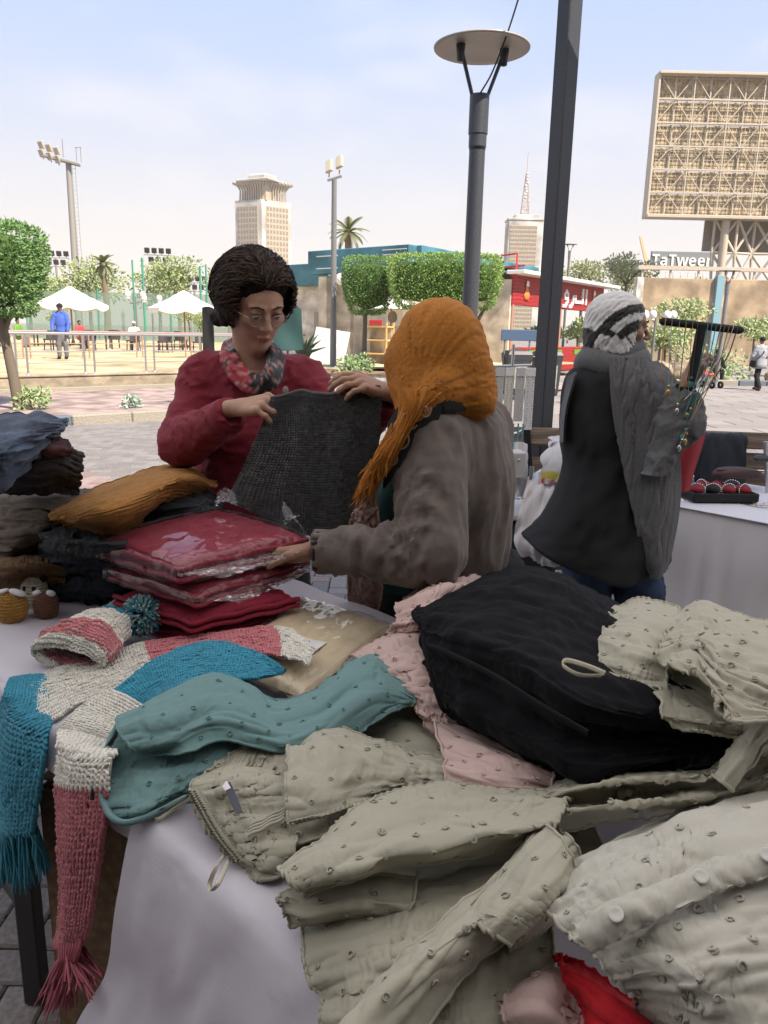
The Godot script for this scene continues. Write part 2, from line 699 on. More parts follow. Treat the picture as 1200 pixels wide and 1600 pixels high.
func _ready():
	rng.seed = 20
	# camera
	var cam := Camera3D.new()
	cam.name = "camera"
	cam.position = EYE
	cam.rotation = Vector3(deg_to_rad(-13.3), 0, .022)
	cam.fov = 67.3
	cam.near = .05
	cam.far = 2500.0
	add_child(cam)
	# sky and exposure
	var env := Environment.new()
	env.background_mode = Environment.BG_SKY
	env.sky = Sky.new()
	env.sky.sky_material = sky_material()
	env.tonemap_mode = Environment.TONE_MAPPER_LINEAR
	env.tonemap_exposure = 2.8
	env.sdfgi_enabled = true
	env.ssao_enabled = true
	env.ssil_enabled = true
	env.fog_enabled = true
	env.fog_density = .0003
	env.fog_light_color = Color(.98,.95,.92)
	var we := WorldEnvironment.new()
	we.name = "world"
	we.environment = env
	add_child(we)
	# the sun stands high on the right, a little behind the camera
	var sun := DirectionalLight3D.new()
	sun.name = "sun"
	sun.light_energy = 1.15
	sun.light_color = Color(1.0,.95,.87)
	sun.light_angular_distance = .5
	sun.shadow_enabled = true
	add_child(sun)
	sun.look_at_from_position(Vector3(.47,.78,.43) * 50.0, Vector3.ZERO)
	textures()
	setting()
	far_things()
	near_things()
	people()
	stall()

func sky_material() -> PanoramaSkyMaterial:
	var w := 1024
	var h := 512
	var im := Image.create(w, h, false, Image.FORMAT_RGBF)
	var n := FastNoiseLite.new()
	n.seed = 5
	n.frequency = 1.6
	n.fractal_octaves = 5
	for y in h:
		var el := 90.0 - 180.0 * (y + .5) / h
		var c := Vector3(.34,.315,.295)
		if el > 0:
			var t := clampf(el / 22.0, 0, 1)
			c = Vector3(.375,.35,.325).lerp(Vector3(.205,.258,.375), t * t * (3 - 2 * t))
			c = c.lerp(Vector3(.15,.21,.38), clampf((el - 22.0) / 68.0, 0, 1))
		for x in w:
			var a := TAU * x / w
			var d := Vector3(cos(a) * cos(deg_to_rad(el)), sin(deg_to_rad(el)) * 3.2, sin(a) * cos(deg_to_rad(el)))
			var q := .0
			if el > 0: q = smoothstep(.02, .55, n.get_noise_3dv(d * 1.5)) * .4 * smoothstep(.0, 4.0, el) * (1.0 - smoothstep(14.0, 40.0, el) * .75)
			var o := c.lerp(Vector3(.37,.36,.365), q)
			im.set_pixel(x, y, Color(o.x,o.y,o.z))
	var m := PanoramaSkyMaterial.new()
	m.panorama = ImageTexture.create_from_image(im)
	return m

func textures():
	noise_tex("grain", .09, .72, 1.0, 4, 256, 0, 1)
	noise_tex("cloudy", .012, .62, 1.05, 5, 256, 0, 2)
	noise_tex("bumpy", .05, .0, 1.0, 4, 256, 0, 3)
	noise_tex("fine", .3, .0, 1.0, 2, 256, 0, 4)
	made_tex("weave", 64, 64, func(x, y):
		var g := .5 + .25 * (sin(TAU * x / 4.0) * (1.0 if (y / 4) % 2 == 0 else .4) + sin(TAU * y / 4.0) * .6)
		return Color(g,g,g))
	made_tex("knit", 64, 64, func(x, y):
		var u := absf(fmod(x / 16.0, 1.0) - .5) * 2.0
		var g: float = .5 + .5 * sin(TAU * (y / 16.0 + u * .5)) * (1.0 - .6 * pow(u, 4.0)) - .4 * pow(1.0 - u, 5.0)
		return Color(g,g,g))
	made_tex("wood", 128, 128, func(x, y):
		var g := .8 + .12 * sin(y * .55 + 2.0 * sin(x * .05)) + .08 * sin(y * 2.1 + sin(x * .11) * 1.5)
		return Color(g,g,g))

	mat("black_cloth", lin(.012,.012,.014), .9, {"tex": tex.grain, "scale": 5.0})
	mat("print_cloth", lin(1,1,1), .6, {"vc": true, "bump": tex.weave, "scale": 12.0, "depth": .03})

func structure(o, label := ""):
	o.set_meta("kind", "structure")
	if label: o.set_meta("label", label)
	return o

func flat_sheet(pts: Array, called: String, m: Material, parent: Node = null) -> MeshInstance3D:
	var b := MB.new()
	var c := Vector3.ZERO
	for p in pts: c += p / pts.size()
	b.out(pts, c - Vector3.UP)
	return build(b, called, m, parent)

func road_point(a: float, c: float, y: float) -> Vector3:
	# a along the street, c towards the viewer, from the kerb's middle
	return Vector3(-4.67,y,-12.45) + STREET * a + ACROSS * c

func setting():
	var g: Dictionary = tex
	mat("earth", lin(.30,.27,.24), .95, {"tex": g.cloudy, "scale": .2, "world": true})
	mat("joint_sand", lin(.17,.155,.145), .95, {"tex": g.grain, "scale": 3.0, "world": true})
	mat("far_paving", lin(.34,.305,.285), .9, {"tex": g.cloudy, "scale": .25, "world": true})
	var ground := flat_sheet([Vector3(-900,-.05,400), Vector3(900,-.05,400), Vector3(900,-.05,-1100), Vector3(-900,-.05,-1100)], "ground", M.earth)
	structure(ground, "dusty ground reaching to the horizon")
	var bed := flat_sheet([Vector3(-25,-.028,6), Vector3(25,-.028,6), Vector3(25,-.028,-12.2), Vector3(-25,-.028,-12.2)], "pavement", M.joint_sand)
	structure(bed, "grey brown brick pavement laid in a herringbone before the tables")
	# bricks
	var shades := []
	for k in 5:
		var c: Vector3 = [Vector3(.27,.24,.23), Vector3(.22,.20,.20), Vector3(.31,.26,.25), Vector3(.25,.235,.24), Vector3(.29,.27,.25)][k]
		shades.append(mat("brick_shade_%d" % k, lin(c.x,c.y,c.z), .85, {"tex": g.grain, "scale": 2.0, "bump": g.fine, "depth": .15, "world": true}))
	mat("brick_any", lin(1,1,1), .85, {"tex": g.grain, "scale": 2.0, "vc": true, "world": true})
	var bm := MB.new()
	bm.box(Vector3(0,-.015,0), Vector3(.215,.03,.105), .006)
	var brick: ArrayMesh = bm.done()
	var cand := []
	var rest := []
	var tint := []
	var u := .11
	for j in range(-112, 40):
		for i in range(-100, 101):
			var s := posmod(i + j, 4)
			if s == 1 or s == 3: continue
			var p := Vector3((i + (1.0 if s == 0 else .5)) * u, 0, (j + (.5 if s == 0 else 1.0)) * u)
			if p.z > .5: continue
			var kerb := (p - Vector3(-4.67,0,-12.45)).dot(ACROSS)
			if kerb < .1: continue
			var t := Transform3D(Basis(Vector3.UP, (.0 if s == 0 else PI / 2) + rng.randfn() * .012).rotated(Vector3(1,0,0), rng.randfn() * .006), p + Vector3(0, rng.randf_range(-.004, .0), 0))
			var seen: bool = p.z > -5.9 and p.z < -3.6 and ((p.x > .8 and p.x < 2.95) or (p.x > -.42 and p.x < .18))
			if seen and p.x < -p.z * .54: cand.append(t)
			else:
				rest.append(t)
				var band := 1.0 if absf(fposmod((p - Vector3(-4.67,0,-12.45)).dot(STREET) + .6, 3.2) - 1.6) < .28 else .0
				var c := Color(.27,.245,.235).lerp(Color(.34,.25,.23), band) * rng.randf_range(.78, 1.15)
				tint.append(c)
	cand.sort_custom(func(a, b): return a.origin.length() < b.origin.length())
	for k in cand.size():
		if k < 295: piece(brick, "brick", shades[rng.randi() % 5], bed, cand[k])
		else:
			rest.append(cand[k])
			tint.append(Color(.27,.245,.235) * rng.randf_range(.8, 1.12))
	many("bricks", brick, M.brick_any, rest, tint, bed)
	# the plaza beyond
	var plaza := flat_sheet([Vector3(-60,-.024,-12.2), Vector3(60,-.024,-12.2), Vector3(60,-.024,-90), Vector3(-60,-.024,-90)], "plaza", M.far_paving)
	structure(plaza, "pale sunlit paving of the plaza")
	var slabs := []
	var stint := []
	var sm := MB.new()
	sm.box(Vector3(0,-.008,0), Vector3(1.17,.02,.57), .008)
	for j in 40:
		for i in 44:
			var p := Vector3(-2.0 + (i + .5 * (j % 2)) * 1.2, .004, -12.6 - j * .6)
			if (p - Vector3(-4.67,0,-12.45)).dot(ACROSS) < .8: continue
			slabs.append(Transform3D(Basis.IDENTITY, p))
			stint.append(Color(.335,.30,.28) * rng.randf_range(.86, 1.1))
	many("paving_slabs", sm.done(), M.brick_any, slabs, stint, plaza)
	# kerb of single stones, one dark among pale ones
	mat("kerb_pale", lin(.40,.36,.30), .9, {"tex": g.grain, "scale": 1.5, "bump": g.bumpy, "depth": .6, "world": true})
	mat("kerb_dark", lin(.16,.19,.22), .9, {"tex": g.grain, "scale": 1.5, "bump": g.bumpy, "depth": .6, "world": true})
	var km := MB.new()
	km.box(Vector3(0,.045,0), Vector3(.99,.19,.2), .018)
	var stone := km.done()
	var kerb_root := Node3D.new()
	kerb_root.name = "kerb"
	add_child(kerb_root)
	structure(kerb_root, "kerb of cream and dark grey painted stones along the sidewalk")
	for k in range(-6, 9):
		var dark := posmod(k, 3) == 2
		piece(stone, "kerb_stone", M.kerb_dark if dark else M.kerb_pale, kerb_root, Transform3D(Basis(Vector3.UP, atan2(-STREET.z, STREET.x)), road_point(k * 1.0 + .05, 0, 0)))
	# sidewalk, raised court and its low wall
	mat("pink_paving", lin(.40,.30,.265), .9, {"tex": g.cloudy, "scale": .5, "world": true})
	mat("court", lin(.62,.50,.29), .95, {"tex": g.cloudy, "scale": .15, "world": true})
	mat("old_plaster", lin(.42,.35,.26), .95, {"tex": g.cloudy, "scale": .7, "bump": g.bumpy, "depth": 1.2, "world": true})
	var walk := flat_sheet([road_point(-12, -.1, .12), road_point(14, -.1, .12), road_point(14, -6.2, .12), road_point(-12, -6.2, .12)], "sidewalk", M.pink_paving)
	structure(walk, "pinkish sidewalk between the kerb and the low wall")
	var wb := MB.new()
	var turn := Basis(Vector3.UP, atan2(-STREET.z, STREET.x))
	wb.box(road_point(-1, -4.92, .255), Vector3(22,.35,.3), .02, turn)
	var wall := build(wb, "wall", M.old_plaster)
	metas(wall, "low weathered plaster wall under the steel railing", "low wall")
	var cap := MB.new()
	cap.box(road_point(-1, -4.92, .45), Vector3(22,.05,.36), .012, turn)
	build(cap, "coping", M.old_plaster, wall)
	var foot := MB.new()
	foot.box(road_point(-1, -4.7, .15), Vector3(22,.1,.14), .01, turn)
	build(foot, "footing", M.kerb_pale, wall)
	var court := flat_sheet([road_point(-14, -5.0, .43), road_point(12, -5.0, .43), Vector3(8,.43,-31), Vector3(-2,.43,-62), Vector3(-60,.43,-62), Vector3(-60,.43,-20)], "terrace", M.court)
	structure(court, "bright sandy terrace floor behind the railing")
	railing(-8.0, 8.0, -4.95, .47, .86, 1.45, "polished steel railing of paired posts on the low wall", "steel")
	railing(.0, 22.0, -13.5, .43, .85, 1.9, "thin reddish railing further back on the terrace, before the chairs", "rust")
	canopy()

func railing(a0: float, a1: float, c: float, y: float, h: float, panel: float, label: String, kind: String):
	mat("steel", lin(.55,.55,.56), .28, {"metal": .9})
	mat("rust", lin(.42,.24,.17), .5, {"metal": .3})
	var o := thing("railing", label, "railing", road_point((a0 + a1) / 2, c, y))
	var m: Material = M[kind]
	var off := -o.position
	var top := MB.new()
	top.tube([road_point(a0, c, y + h) + off, road_point(a1, c, y + h) + off], .032, 8)
	build(top, "handrail", m, o)
	var pb := MB.new()
	pb.tube([Vector3(0,0,0), Vector3(0,h,0)], .024, 8)
	pb.lathe([[.055, .0], [.055, .015], [.024, .02]], 10)
	var post := pb.done()
	var rb := MB.new()
	rb.tube([Vector3(0,0,0), STREET * (panel - .22)], .012, 6)
	var bar := rb.done()
	var a := a0
	while a < a1 - panel:
		for e in [.0, panel - .22]: piece(post, "post", m, o, Transform3D(Basis.IDENTITY, road_point(a + e, c, y) + off))
		for e in [.28, .56]: piece(bar, "rail", m, o, Transform3D(Basis.IDENTITY, road_point(a, c, y + h * e) + off))
		a += panel

func canopy():
	# the stall's roof: pale cloth over steel beams, held by the dark square post in view and others beside it
	mat("canopy_cloth", lin(.88,.86,.83), .9, {"back": Color(1.0,1.0,1.0)})
	mat("dark_steel", lin(.045,.05,.062), .5, {"tex": tex.grain, "scale": 3.0, "spec": .5})
	var o := thing("canopy", "pale cloth canopy on steel beams over the stall", "canopy", Vector3(0,3.5,-.5))
	var s := sheet([[Vector3(-8,0,-3.3), Vector3(-3,.05,-3.3), Vector3(3,.05,-3.3), Vector3(10,0,-3.3)], [Vector3(-8,.2,-1.4), Vector3(-3,.15,-1.4), Vector3(3,.15,-1.4), Vector3(10,.2,-1.4)], [Vector3(-8,.3,1.9), Vector3(-3,.28,1.9), Vector3(3,.28,1.9), Vector3(10,.3,1.9)]], 30, 14)
	hang(s.mesh(), "roof_cloth", M.canopy_cloth, o)
	mat("concrete", lin(.30,.28,.26), .9, {"tex": tex.cloudy, "scale": .5})
	var slab := MB.new()
	slab.box(Vector3(1,3.95,2.6), Vector3(26,.25,3.4), .02)
	metas(build(slab, "concrete_overhang", M.concrete), "plain concrete overhang of the building above the stall", "overhang")
	for z in [-3.25, -.7]:
		var b := MB.new()
		b.box(Vector3(1, -.07 + (.0 if z < -3 else .3), z), Vector3(18,.12,.08), .01)
		build(b, "beam", M.dark_steel, o)
	var spot := Vector3(.849,2.162,-4.2)
	var p := thing("canopy_post", "dark grey square steel post rising past the grey-caped woman", "post", Vector3(spot.x,0,spot.z), .62)
	var pb := MB.new()
	pb.box(Vector3(0,1.78,0), Vector3(.088,3.56,.088), .006)
	build(pb, "shaft", M.dark_steel, p)
	var fb := MB.new()
	fb.box(Vector3(0,.008,0), Vector3(.22,.016,.22), .003)
	build(fb, "base_plate", M.dark_steel, p)
	for k in 4:
		var bt := MB.new()
		bt.lathe([[.0, .034], [.012, .03], [.014, .016]], 6, Vector3(.08 * (1 if k % 2 else -1), 0, .08 * (1 if k > 1 else -1)))
		build(bt, "bolt", M.dark_steel, p)
	# the building behind the photographer, which keeps the light of that side out
	mat("back_building", lin(.45,.42,.38), .9, {"tex": tex.cloudy, "scale": .6})
	var w := MB.new()
	w.box(Vector3(0,2.6,4.2), Vector3(26,5.2,.3), .02)
	var bw := build(w, "building_wall", M.back_building)
	metas(bw, "plain plaster wall of the building behind the stall", "building")


# ---------- what stands beyond the plaza ----------
func tree(called: String, at: Vector3, h: float, crown: Vector3, label: String, group: String, dark: Color, light: Color, n := 900, leaf := .22, trunk := .14, category := "tree") -> Node3D:
	mat("bark", lin(.20,.16,.12), .95, {"tex": tex.grain, "scale": 3.0})
	mat("leaf", lin(1,1,1), .7, {"vc": true, "spec": .2, "back": Color(.5,.5,.3)})
	var o := thing(called, label, category, at, rng.randf() * TAU, group)
	var b := MB.new()
	var fork := h - crown.y * 1.5
	b.tube([Vector3(0,-.1,0), Vector3(.05,fork * .5,.03), Vector3(0,fork,0)], [trunk, trunk * .8, trunk * .65], 7)
	for k in 5:
		var a := TAU * k / 5.0 + rng.randf()
		var e := Vector3(cos(a) * crown.x * .6, h - crown.y * rng.randf_range(.5, 1.0), sin(a) * crown.z * .6)
		b.tube([Vector3(0,fork - .05,0), Vector3(0,fork,0).lerp(e, .5) + Vector3(0,.1,0), e], [trunk * .6, trunk * .35, trunk * .12], 5)
	build(b, "trunk", M.bark, o)
	var c := Node3D.new()
	c.name = "crown"
	o.add_child(c)
	foliage(c, clumps(Vector3(0,h - crown.y,0), crown * .72, 16, crown.x * .36), n, leaf, leaf * .55, M.leaf, dark, light, .2)
	return o

func boxed_crown(o: Node3D, c: Vector3, s: Vector3, taper: float, n: int, leaf: float, dark: Color, light: Color):
	# clipped to a rounded block: leaves over its faces and a dense heart
	mat("leaf_gloss", lin(1,1,1), .55, {"vc": true, "spec": .3, "back": Color(.4,.5,.15)})
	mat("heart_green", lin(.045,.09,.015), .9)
	var cr := Node3D.new()
	cr.name = "crown"
	o.add_child(cr)
	var where := []
	var tint := []
	var bump := FastNoiseLite.new()
	bump.seed = n
	bump.frequency = 2.2
	for i in n:
		# superellipsoid
		var d := Vector3(rng.randfn(), rng.randfn(), rng.randfn()).normalized()
		var e := 8.0
		var f := pow(pow(absf(d.x), e) + pow(absf(d.y), e) + pow(absf(d.z), e), -1.0 / e)
		var q := d * f
		var nn := Vector3(signf(q.x) * pow(absf(q.x), e - 1), signf(q.y) * pow(absf(q.y), e - 1), signf(q.z) * pow(absf(q.z), e - 1)).normalized()
		var w := lerpf(taper, 1.0, smoothstep(-1.0, .3, q.y))
		var r := rng.randf_range(.88, 1.0) * (1.0 + .07 * bump.get_noise_3dv(q * 1.4)) + (rng.randf() * .06 if rng.randf() < .06 else .0)
		where.append(Transform3D(rnd_basis(nn + Vector3(0,.35,0), .85, rng.randf_range(.65, 1.25)), c + q * s * .5 * r * Vector3(w,1,w)))
		tint.append(dark.lerp(light, rng.randf() * rng.randf() + .25 * maxf(.0, bump.get_noise_3dv(q * 3.0))))
	many("leaves", leaf_mesh(leaf, leaf * .5), M.leaf_gloss, where, tint, cr)
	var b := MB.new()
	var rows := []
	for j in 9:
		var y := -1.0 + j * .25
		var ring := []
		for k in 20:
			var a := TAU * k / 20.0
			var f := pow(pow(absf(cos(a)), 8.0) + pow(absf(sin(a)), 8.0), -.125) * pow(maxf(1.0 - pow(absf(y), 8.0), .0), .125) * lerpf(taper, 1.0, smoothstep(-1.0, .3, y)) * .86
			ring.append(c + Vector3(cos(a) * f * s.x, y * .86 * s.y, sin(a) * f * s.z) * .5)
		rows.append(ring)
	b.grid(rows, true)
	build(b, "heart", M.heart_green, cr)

func palm(at: Vector3, h: float, r: float, n: int, label: String, ragged := .0):
	mat("palm_bark", lin(.26,.20,.14), .95, {"tex": tex.grain, "scale": 2.0})
	mat("palm_frond", lin(.13,.15,.07), .6, {"back": Color(.4,.4,.2)})
	var o := thing("palm_tree", label, "palm tree", at, .4)
	var b := MB.new()
	var pts := []
	var rs := []
	for k in 13:
		pts.append(Vector3(.12 * sin(k * .3), h * k / 12.0, 0))
		rs.append(lerpf(.3, .2, k / 12.0) * (1.0 + .1 * (k % 2)))
	pts.append(Vector3(.05,h + .4,0))
	rs.append(.36)
	b.tube(pts, rs, 9)
	build(b, "trunk", M.palm_bark, o)
	for i in n:
		var f := MB.new()
		var a := TAU * i / n * 1.618 * 2.0 + rng.randf() * .3
		var el := lerpf(1.35, -.7 - ragged * .5, float(i) / n) + rng.randf_range(-.1, .1)
		var dir := Vector3(cos(a), 0, sin(a))
		var side := Vector3(-sin(a), 0, cos(a))
		var prev := Vector3(0,h + .3,0)
		var spine := [prev]
		for k in 8:
			var e := el - .16 * k
			prev += (dir * cos(e) + Vector3.UP * sin(e)) * r / 8.0
			spine.append(prev)
		f.tube(spine, [.05, .045, .04, .035, .03, .025, .02, .015, .008], 4)
		f.st.set_smooth_group(-1)
		for k in range(3, 26):
			var t := k / 26.0
			var p := along(spine, t)
			var l := r * .26 * sin(PI * clampf(t * .85 + .12, 0, 1))
			var tang := (along(spine, minf(t + .04, 1.0)) - p).normalized()
			for sg in [-1.0, 1.0]:
				var tip = p + (side * sg * .75 + tang * .65 - Vector3.UP * .22).normalized() * l
				f.tri(p, p + tang * .09, tip)
		build(f, "frond", M.palm_frond, o)
	return o

func parasol(at: Vector3, w: float, h: float, label: String):
	mat("parasol_cloth", lin(.80,.78,.72), .85, {"back": Color(.35,.33,.3)})
	mat("parasol_wood", lin(.30,.15,.07), .6)
	var o := thing("parasol", label, "parasol", at, .3, "white parasols on the terrace")
	var b := MB.new()
	var v := MB.new()
	var top := Vector3(0,h + .95,0)
	for k in 8:
		var a := TAU * k / 8.0
		var c := TAU * (k + 1) / 8.0
		var p := Vector3(cos(a) * w, h, sin(a) * w)
		var q := Vector3(cos(c) * w, h, sin(c) * w)
		var pm := top.lerp(p, .5) - Vector3(0,.06,0)
		var qm := top.lerp(q, .5) - Vector3(0,.06,0)
		b.tri(top, pm, qm)
		b.quad(pm, p, q, qm)
		var last := p
		for s in range(1, 7):
			var t := s / 6.0
			var e := p.lerp(q, t)
			var l0 := .16 + .14 * sin(PI * (s - 1) / 6.0)
			var l1 := .16 + .14 * sin(PI * t)
			v.quad(last, last - Vector3(0,l0,0), e - Vector3(0,l1,0), e)
			last = e
		var r := MB.new()
		r.bar(Vector3(0,h + .2,0), p - Vector3(0,.03,0), .03)
		build(r, "rib", M.parasol_wood, o)
	build(b, "canopy_cloth", M.parasol_cloth, o)
	build(v, "valance", M.parasol_cloth, o)
	var m := MB.new()
	m.tube([Vector3(0,0,0), Vector3(0,h + .95,0)], .045, 8)
	m.lathe([[.0, .14], [.05, .1], [.0, .0]], 8, top)
	build(m, "pole", M.parasol_wood, o)
	var f := MB.new()
	f.lathe([[.32, .0], [.32, .06], [.1, .12], [.06, .3]], 14)
	build(f, "foot", M.kerb_dark, o)

func cafe_chair() -> Node3D:
	mat("dark_wicker", lin(.045,.04,.045), .7)
	var o := thing("cafe_chair", "", "chair", Vector3.ZERO, 0, "dark cafe chairs on the terrace")
	var s := MB.new()
	s.box(Vector3(0,.44,0), Vector3(.5,.06,.5), .015)
	build(s, "seat", M.dark_wicker, o)
	var bk := MB.new()
	var rows := []
	for j in 5:
		var ring := []
		for k in 13:
			var a := lerpf(-2.0, 2.0, k / 12.0)
			ring.append(Vector3(sin(a) * (.27 + j * .012), .46 + j * .1 * (.55 + .45 * cos(a * .7)), .24 * cos(a) + .02 + j * .01))
		rows.append(ring)
	bk.grid(rows)
	build(bk, "backrest", M.dark_wicker, o)
	for e in [[-1, -1], [1, -1], [1, 1], [-1, 1]]:
		var l := MB.new()
		l.bar(Vector3(e[0] * .22,0,e[1] * .22), Vector3(e[0] * .2,.43,e[1] * .2), .035)
		build(l, "leg", M.dark_wicker, o)
	return o

func cafe_table() -> Node3D:
	mat("red_wood", lin(.33,.12,.07), .5)
	var o := thing("cafe_table", "", "table", Vector3.ZERO, 0, "low red wood tables on the terrace")
	var s := MB.new()
	s.box(Vector3(0,.72,0), Vector3(1.3,.05,.85), .012)
	build(s, "tabletop", M.red_wood, o)
	for e in [[-1, -1], [1, -1], [1, 1], [-1, 1]]:
		var l := MB.new()
		l.bar(Vector3(e[0] * .58,0,e[1] * .36), Vector3(e[0] * .58,.7,e[1] * .36), .06)
		build(l, "leg", M.dark_wicker, o)
	return o

func far_things():
	terrace_things()
	masts()
	towers()
	blue_building()
	kiosk()
	billboard()
	right_side()

func terrace_things():
	parasol(Vector3(-16.4,.43,-41), 1.85, 2.05, "larger left white parasol behind the man in the blue jacket")
	parasol(Vector3(-10.8,.43,-42), 1.85, 2.0, "right white parasol close to the red sweatered woman's hair")
	parasol(Vector3(-8.6,.43,-54), 1.5, 1.6, "small low white parasol at the green net, behind the right one")
	var ch := cafe_chair()
	ch.position = Vector3(-14.1,.43,-33)
	ch.rotation.y = 2.6
	ch.set_meta("label", "dark terrace chair just left of the man in the blue jacket")
	var spots := [[-12.7, -33.5, 3.6, "dark terrace chair just right of the man in the blue jacket"], [-11.0, -34, 2.2, "dark terrace chair beside the person in the pale shirt"], [-9.4, -33.2, 3.0, "dark terrace chair below the left rim of the right parasol"], [-8.1, -34, 2.5, "dark terrace chair closest to the woman's dark hair"], [-17.6, -36, 3.3, "dark terrace chair behind the left topiary trunk"], [-13.2, -38, .4, "farther dark terrace chair midway between the two parasol poles"], [-10.0, -38, 5.9, "farther dark terrace chair at the right parasol's pole"], [-15.5, -37.5, 1.0, "dark terrace chair behind the man in the blue jacket"]]
	for s in spots: copy(ch, s[3], Vector3(s[0],.43,s[1]), s[2])
	var t := cafe_table()
	t.position = Vector3(-13.2,.43,-35.6)
	t.set_meta("label", "red wood table on the terrace, middle one between the parasols")
	copy(t, "red wood table under the left parasol", Vector3(-16.6,.43,-38.5), .2)
	copy(t, "red wood table under the right parasol", Vector3(-9.8,.43,-36.2), -.2)
	# green windbreak net on poles
	mat("green_net", lin(.26,.38,.31), .9, {"tex": tex.grain, "scale": 1.0, "alpha": .42})
	M.green_net.roughness = .9
	mat("green_paint", lin(.05,.25,.17), .6)
	var f := thing("net_fence", "green windbreak net on tall green poles behind the parasols", "fence", Vector3(-18,.4,-57))
	for k in 12:
		var nb := MB.new()
		nb.box(Vector3(-8 + k * 2.6 + 1.3,1.7,0), Vector3(2.5,3.3,.02))
		build(nb, "net", M.green_net, f)
	for k in 13:
		var pb := MB.new()
		pb.tube([Vector3(-8 + k * 2.6,0,.06), Vector3(-8 + k * 2.6,[5.4,3.6,3.6,5.6,3.5][k % 5],.06)], .06, 6)
		build(pb, "pole", M.green_paint, f)
	# the trees behind
	var y := lin(.16,.19,.045)
	var gr := lin(.045,.085,.022)
	var k := 0
	for s in [[-38, -84, 6.6, 3.6], [-32, -76, 6.8, 3.4], [-27, -72, 7.6, 3.6], [-22.5, -78, 7.4, 3.6], [-19, -72, 7.8, 3.2], [-14.8, -74, 7.4, 3.2], [-11, -75, 6.4, 3.0], [-7.5, -78, 5.2, 2.8]]:
		tree("terrace_tree", Vector3(s[0],0,s[1]), s[2], Vector3(s[3],s[3] * .62,s[3]), ["yellow green leafy tree beyond the net, leftmost of the row", "pale tree behind the left parasol", "green tree right of the tall light mast", "bushy tree left of the small palm", "tree in front of the small flood light tower", "tall green tree behind the right parasol", "sparse green tree just left of the dark hair", "low green tree hidden behind the dark hair"][k], "trees behind the terrace net", gr, y, 1500, .34, .2)
		k += 1
	for s in [[-11.6, -46, 1.9, "round clipped bush tree between the two parasols"], [-9.3, -40.5, 1.55, "small round bush tree under the right parasol"], [-18.4, -44, 1.6, "leafy bush left of the left parasol pole"]]:
		tree("bush_tree", Vector3(s[0],.43,s[1]), s[2] + .4, Vector3(.75,.6,.75), s[3], "small trees on the terrace", gr, y, 500, .13, .05)
	palm(Vector3(-23.5,0,-66), 6.0, 1.3, 26, "dry brown headed palm above the trees left of the flood light tower", 1.2)

func lamp_globes(at: Vector3, h: float, n: int, label: String):
	mat("globe_glass", lin(.75,.75,.72), .2)
	mat("grey_paint", lin(.16,.16,.17), .5)
	var o := thing("globe_lamp", label, "street lamp", at, 0, "white globe lamps")
	var b := MB.new()
	b.tube([Vector3.ZERO, Vector3(0,h,0)], [.06, .04], 8)
	build(b, "pole", M.grey_paint, o)
	for k in n:
		var a := TAU * k / n
		var e := Vector3(cos(a) * .42, h + .05, sin(a) * .1)
		var ar := MB.new()
		ar.tube([Vector3(0,h - .35,0), Vector3(e.x * .6,h - .32,e.z), e - Vector3(0,.15,0)], .02, 6)
		build(ar, "arm", M.grey_paint, o)
		var g := MB.new()
		g.ball(e + Vector3(0,.06,0), Vector3(.16,.19,.16), 12, 8)
		g.lathe([[.1, -.17], [.13, -.13], [.05, -.1]], 8, e)
		build(g, "globe", M.globe_glass, o)

func flood_head(b: MB, p: Vector3, s: float, bs: Basis):
	b.box(p, Vector3(s,s * 1.05,s * .3), s * .08, bs)
	b.box(p - bs.z * s * .24, Vector3(s * .5,s * .5,s * .24), s * .04, bs)
	b.box(p - bs.y * s * .62, Vector3(s * .12,s * .35,s * .12), 0, bs)

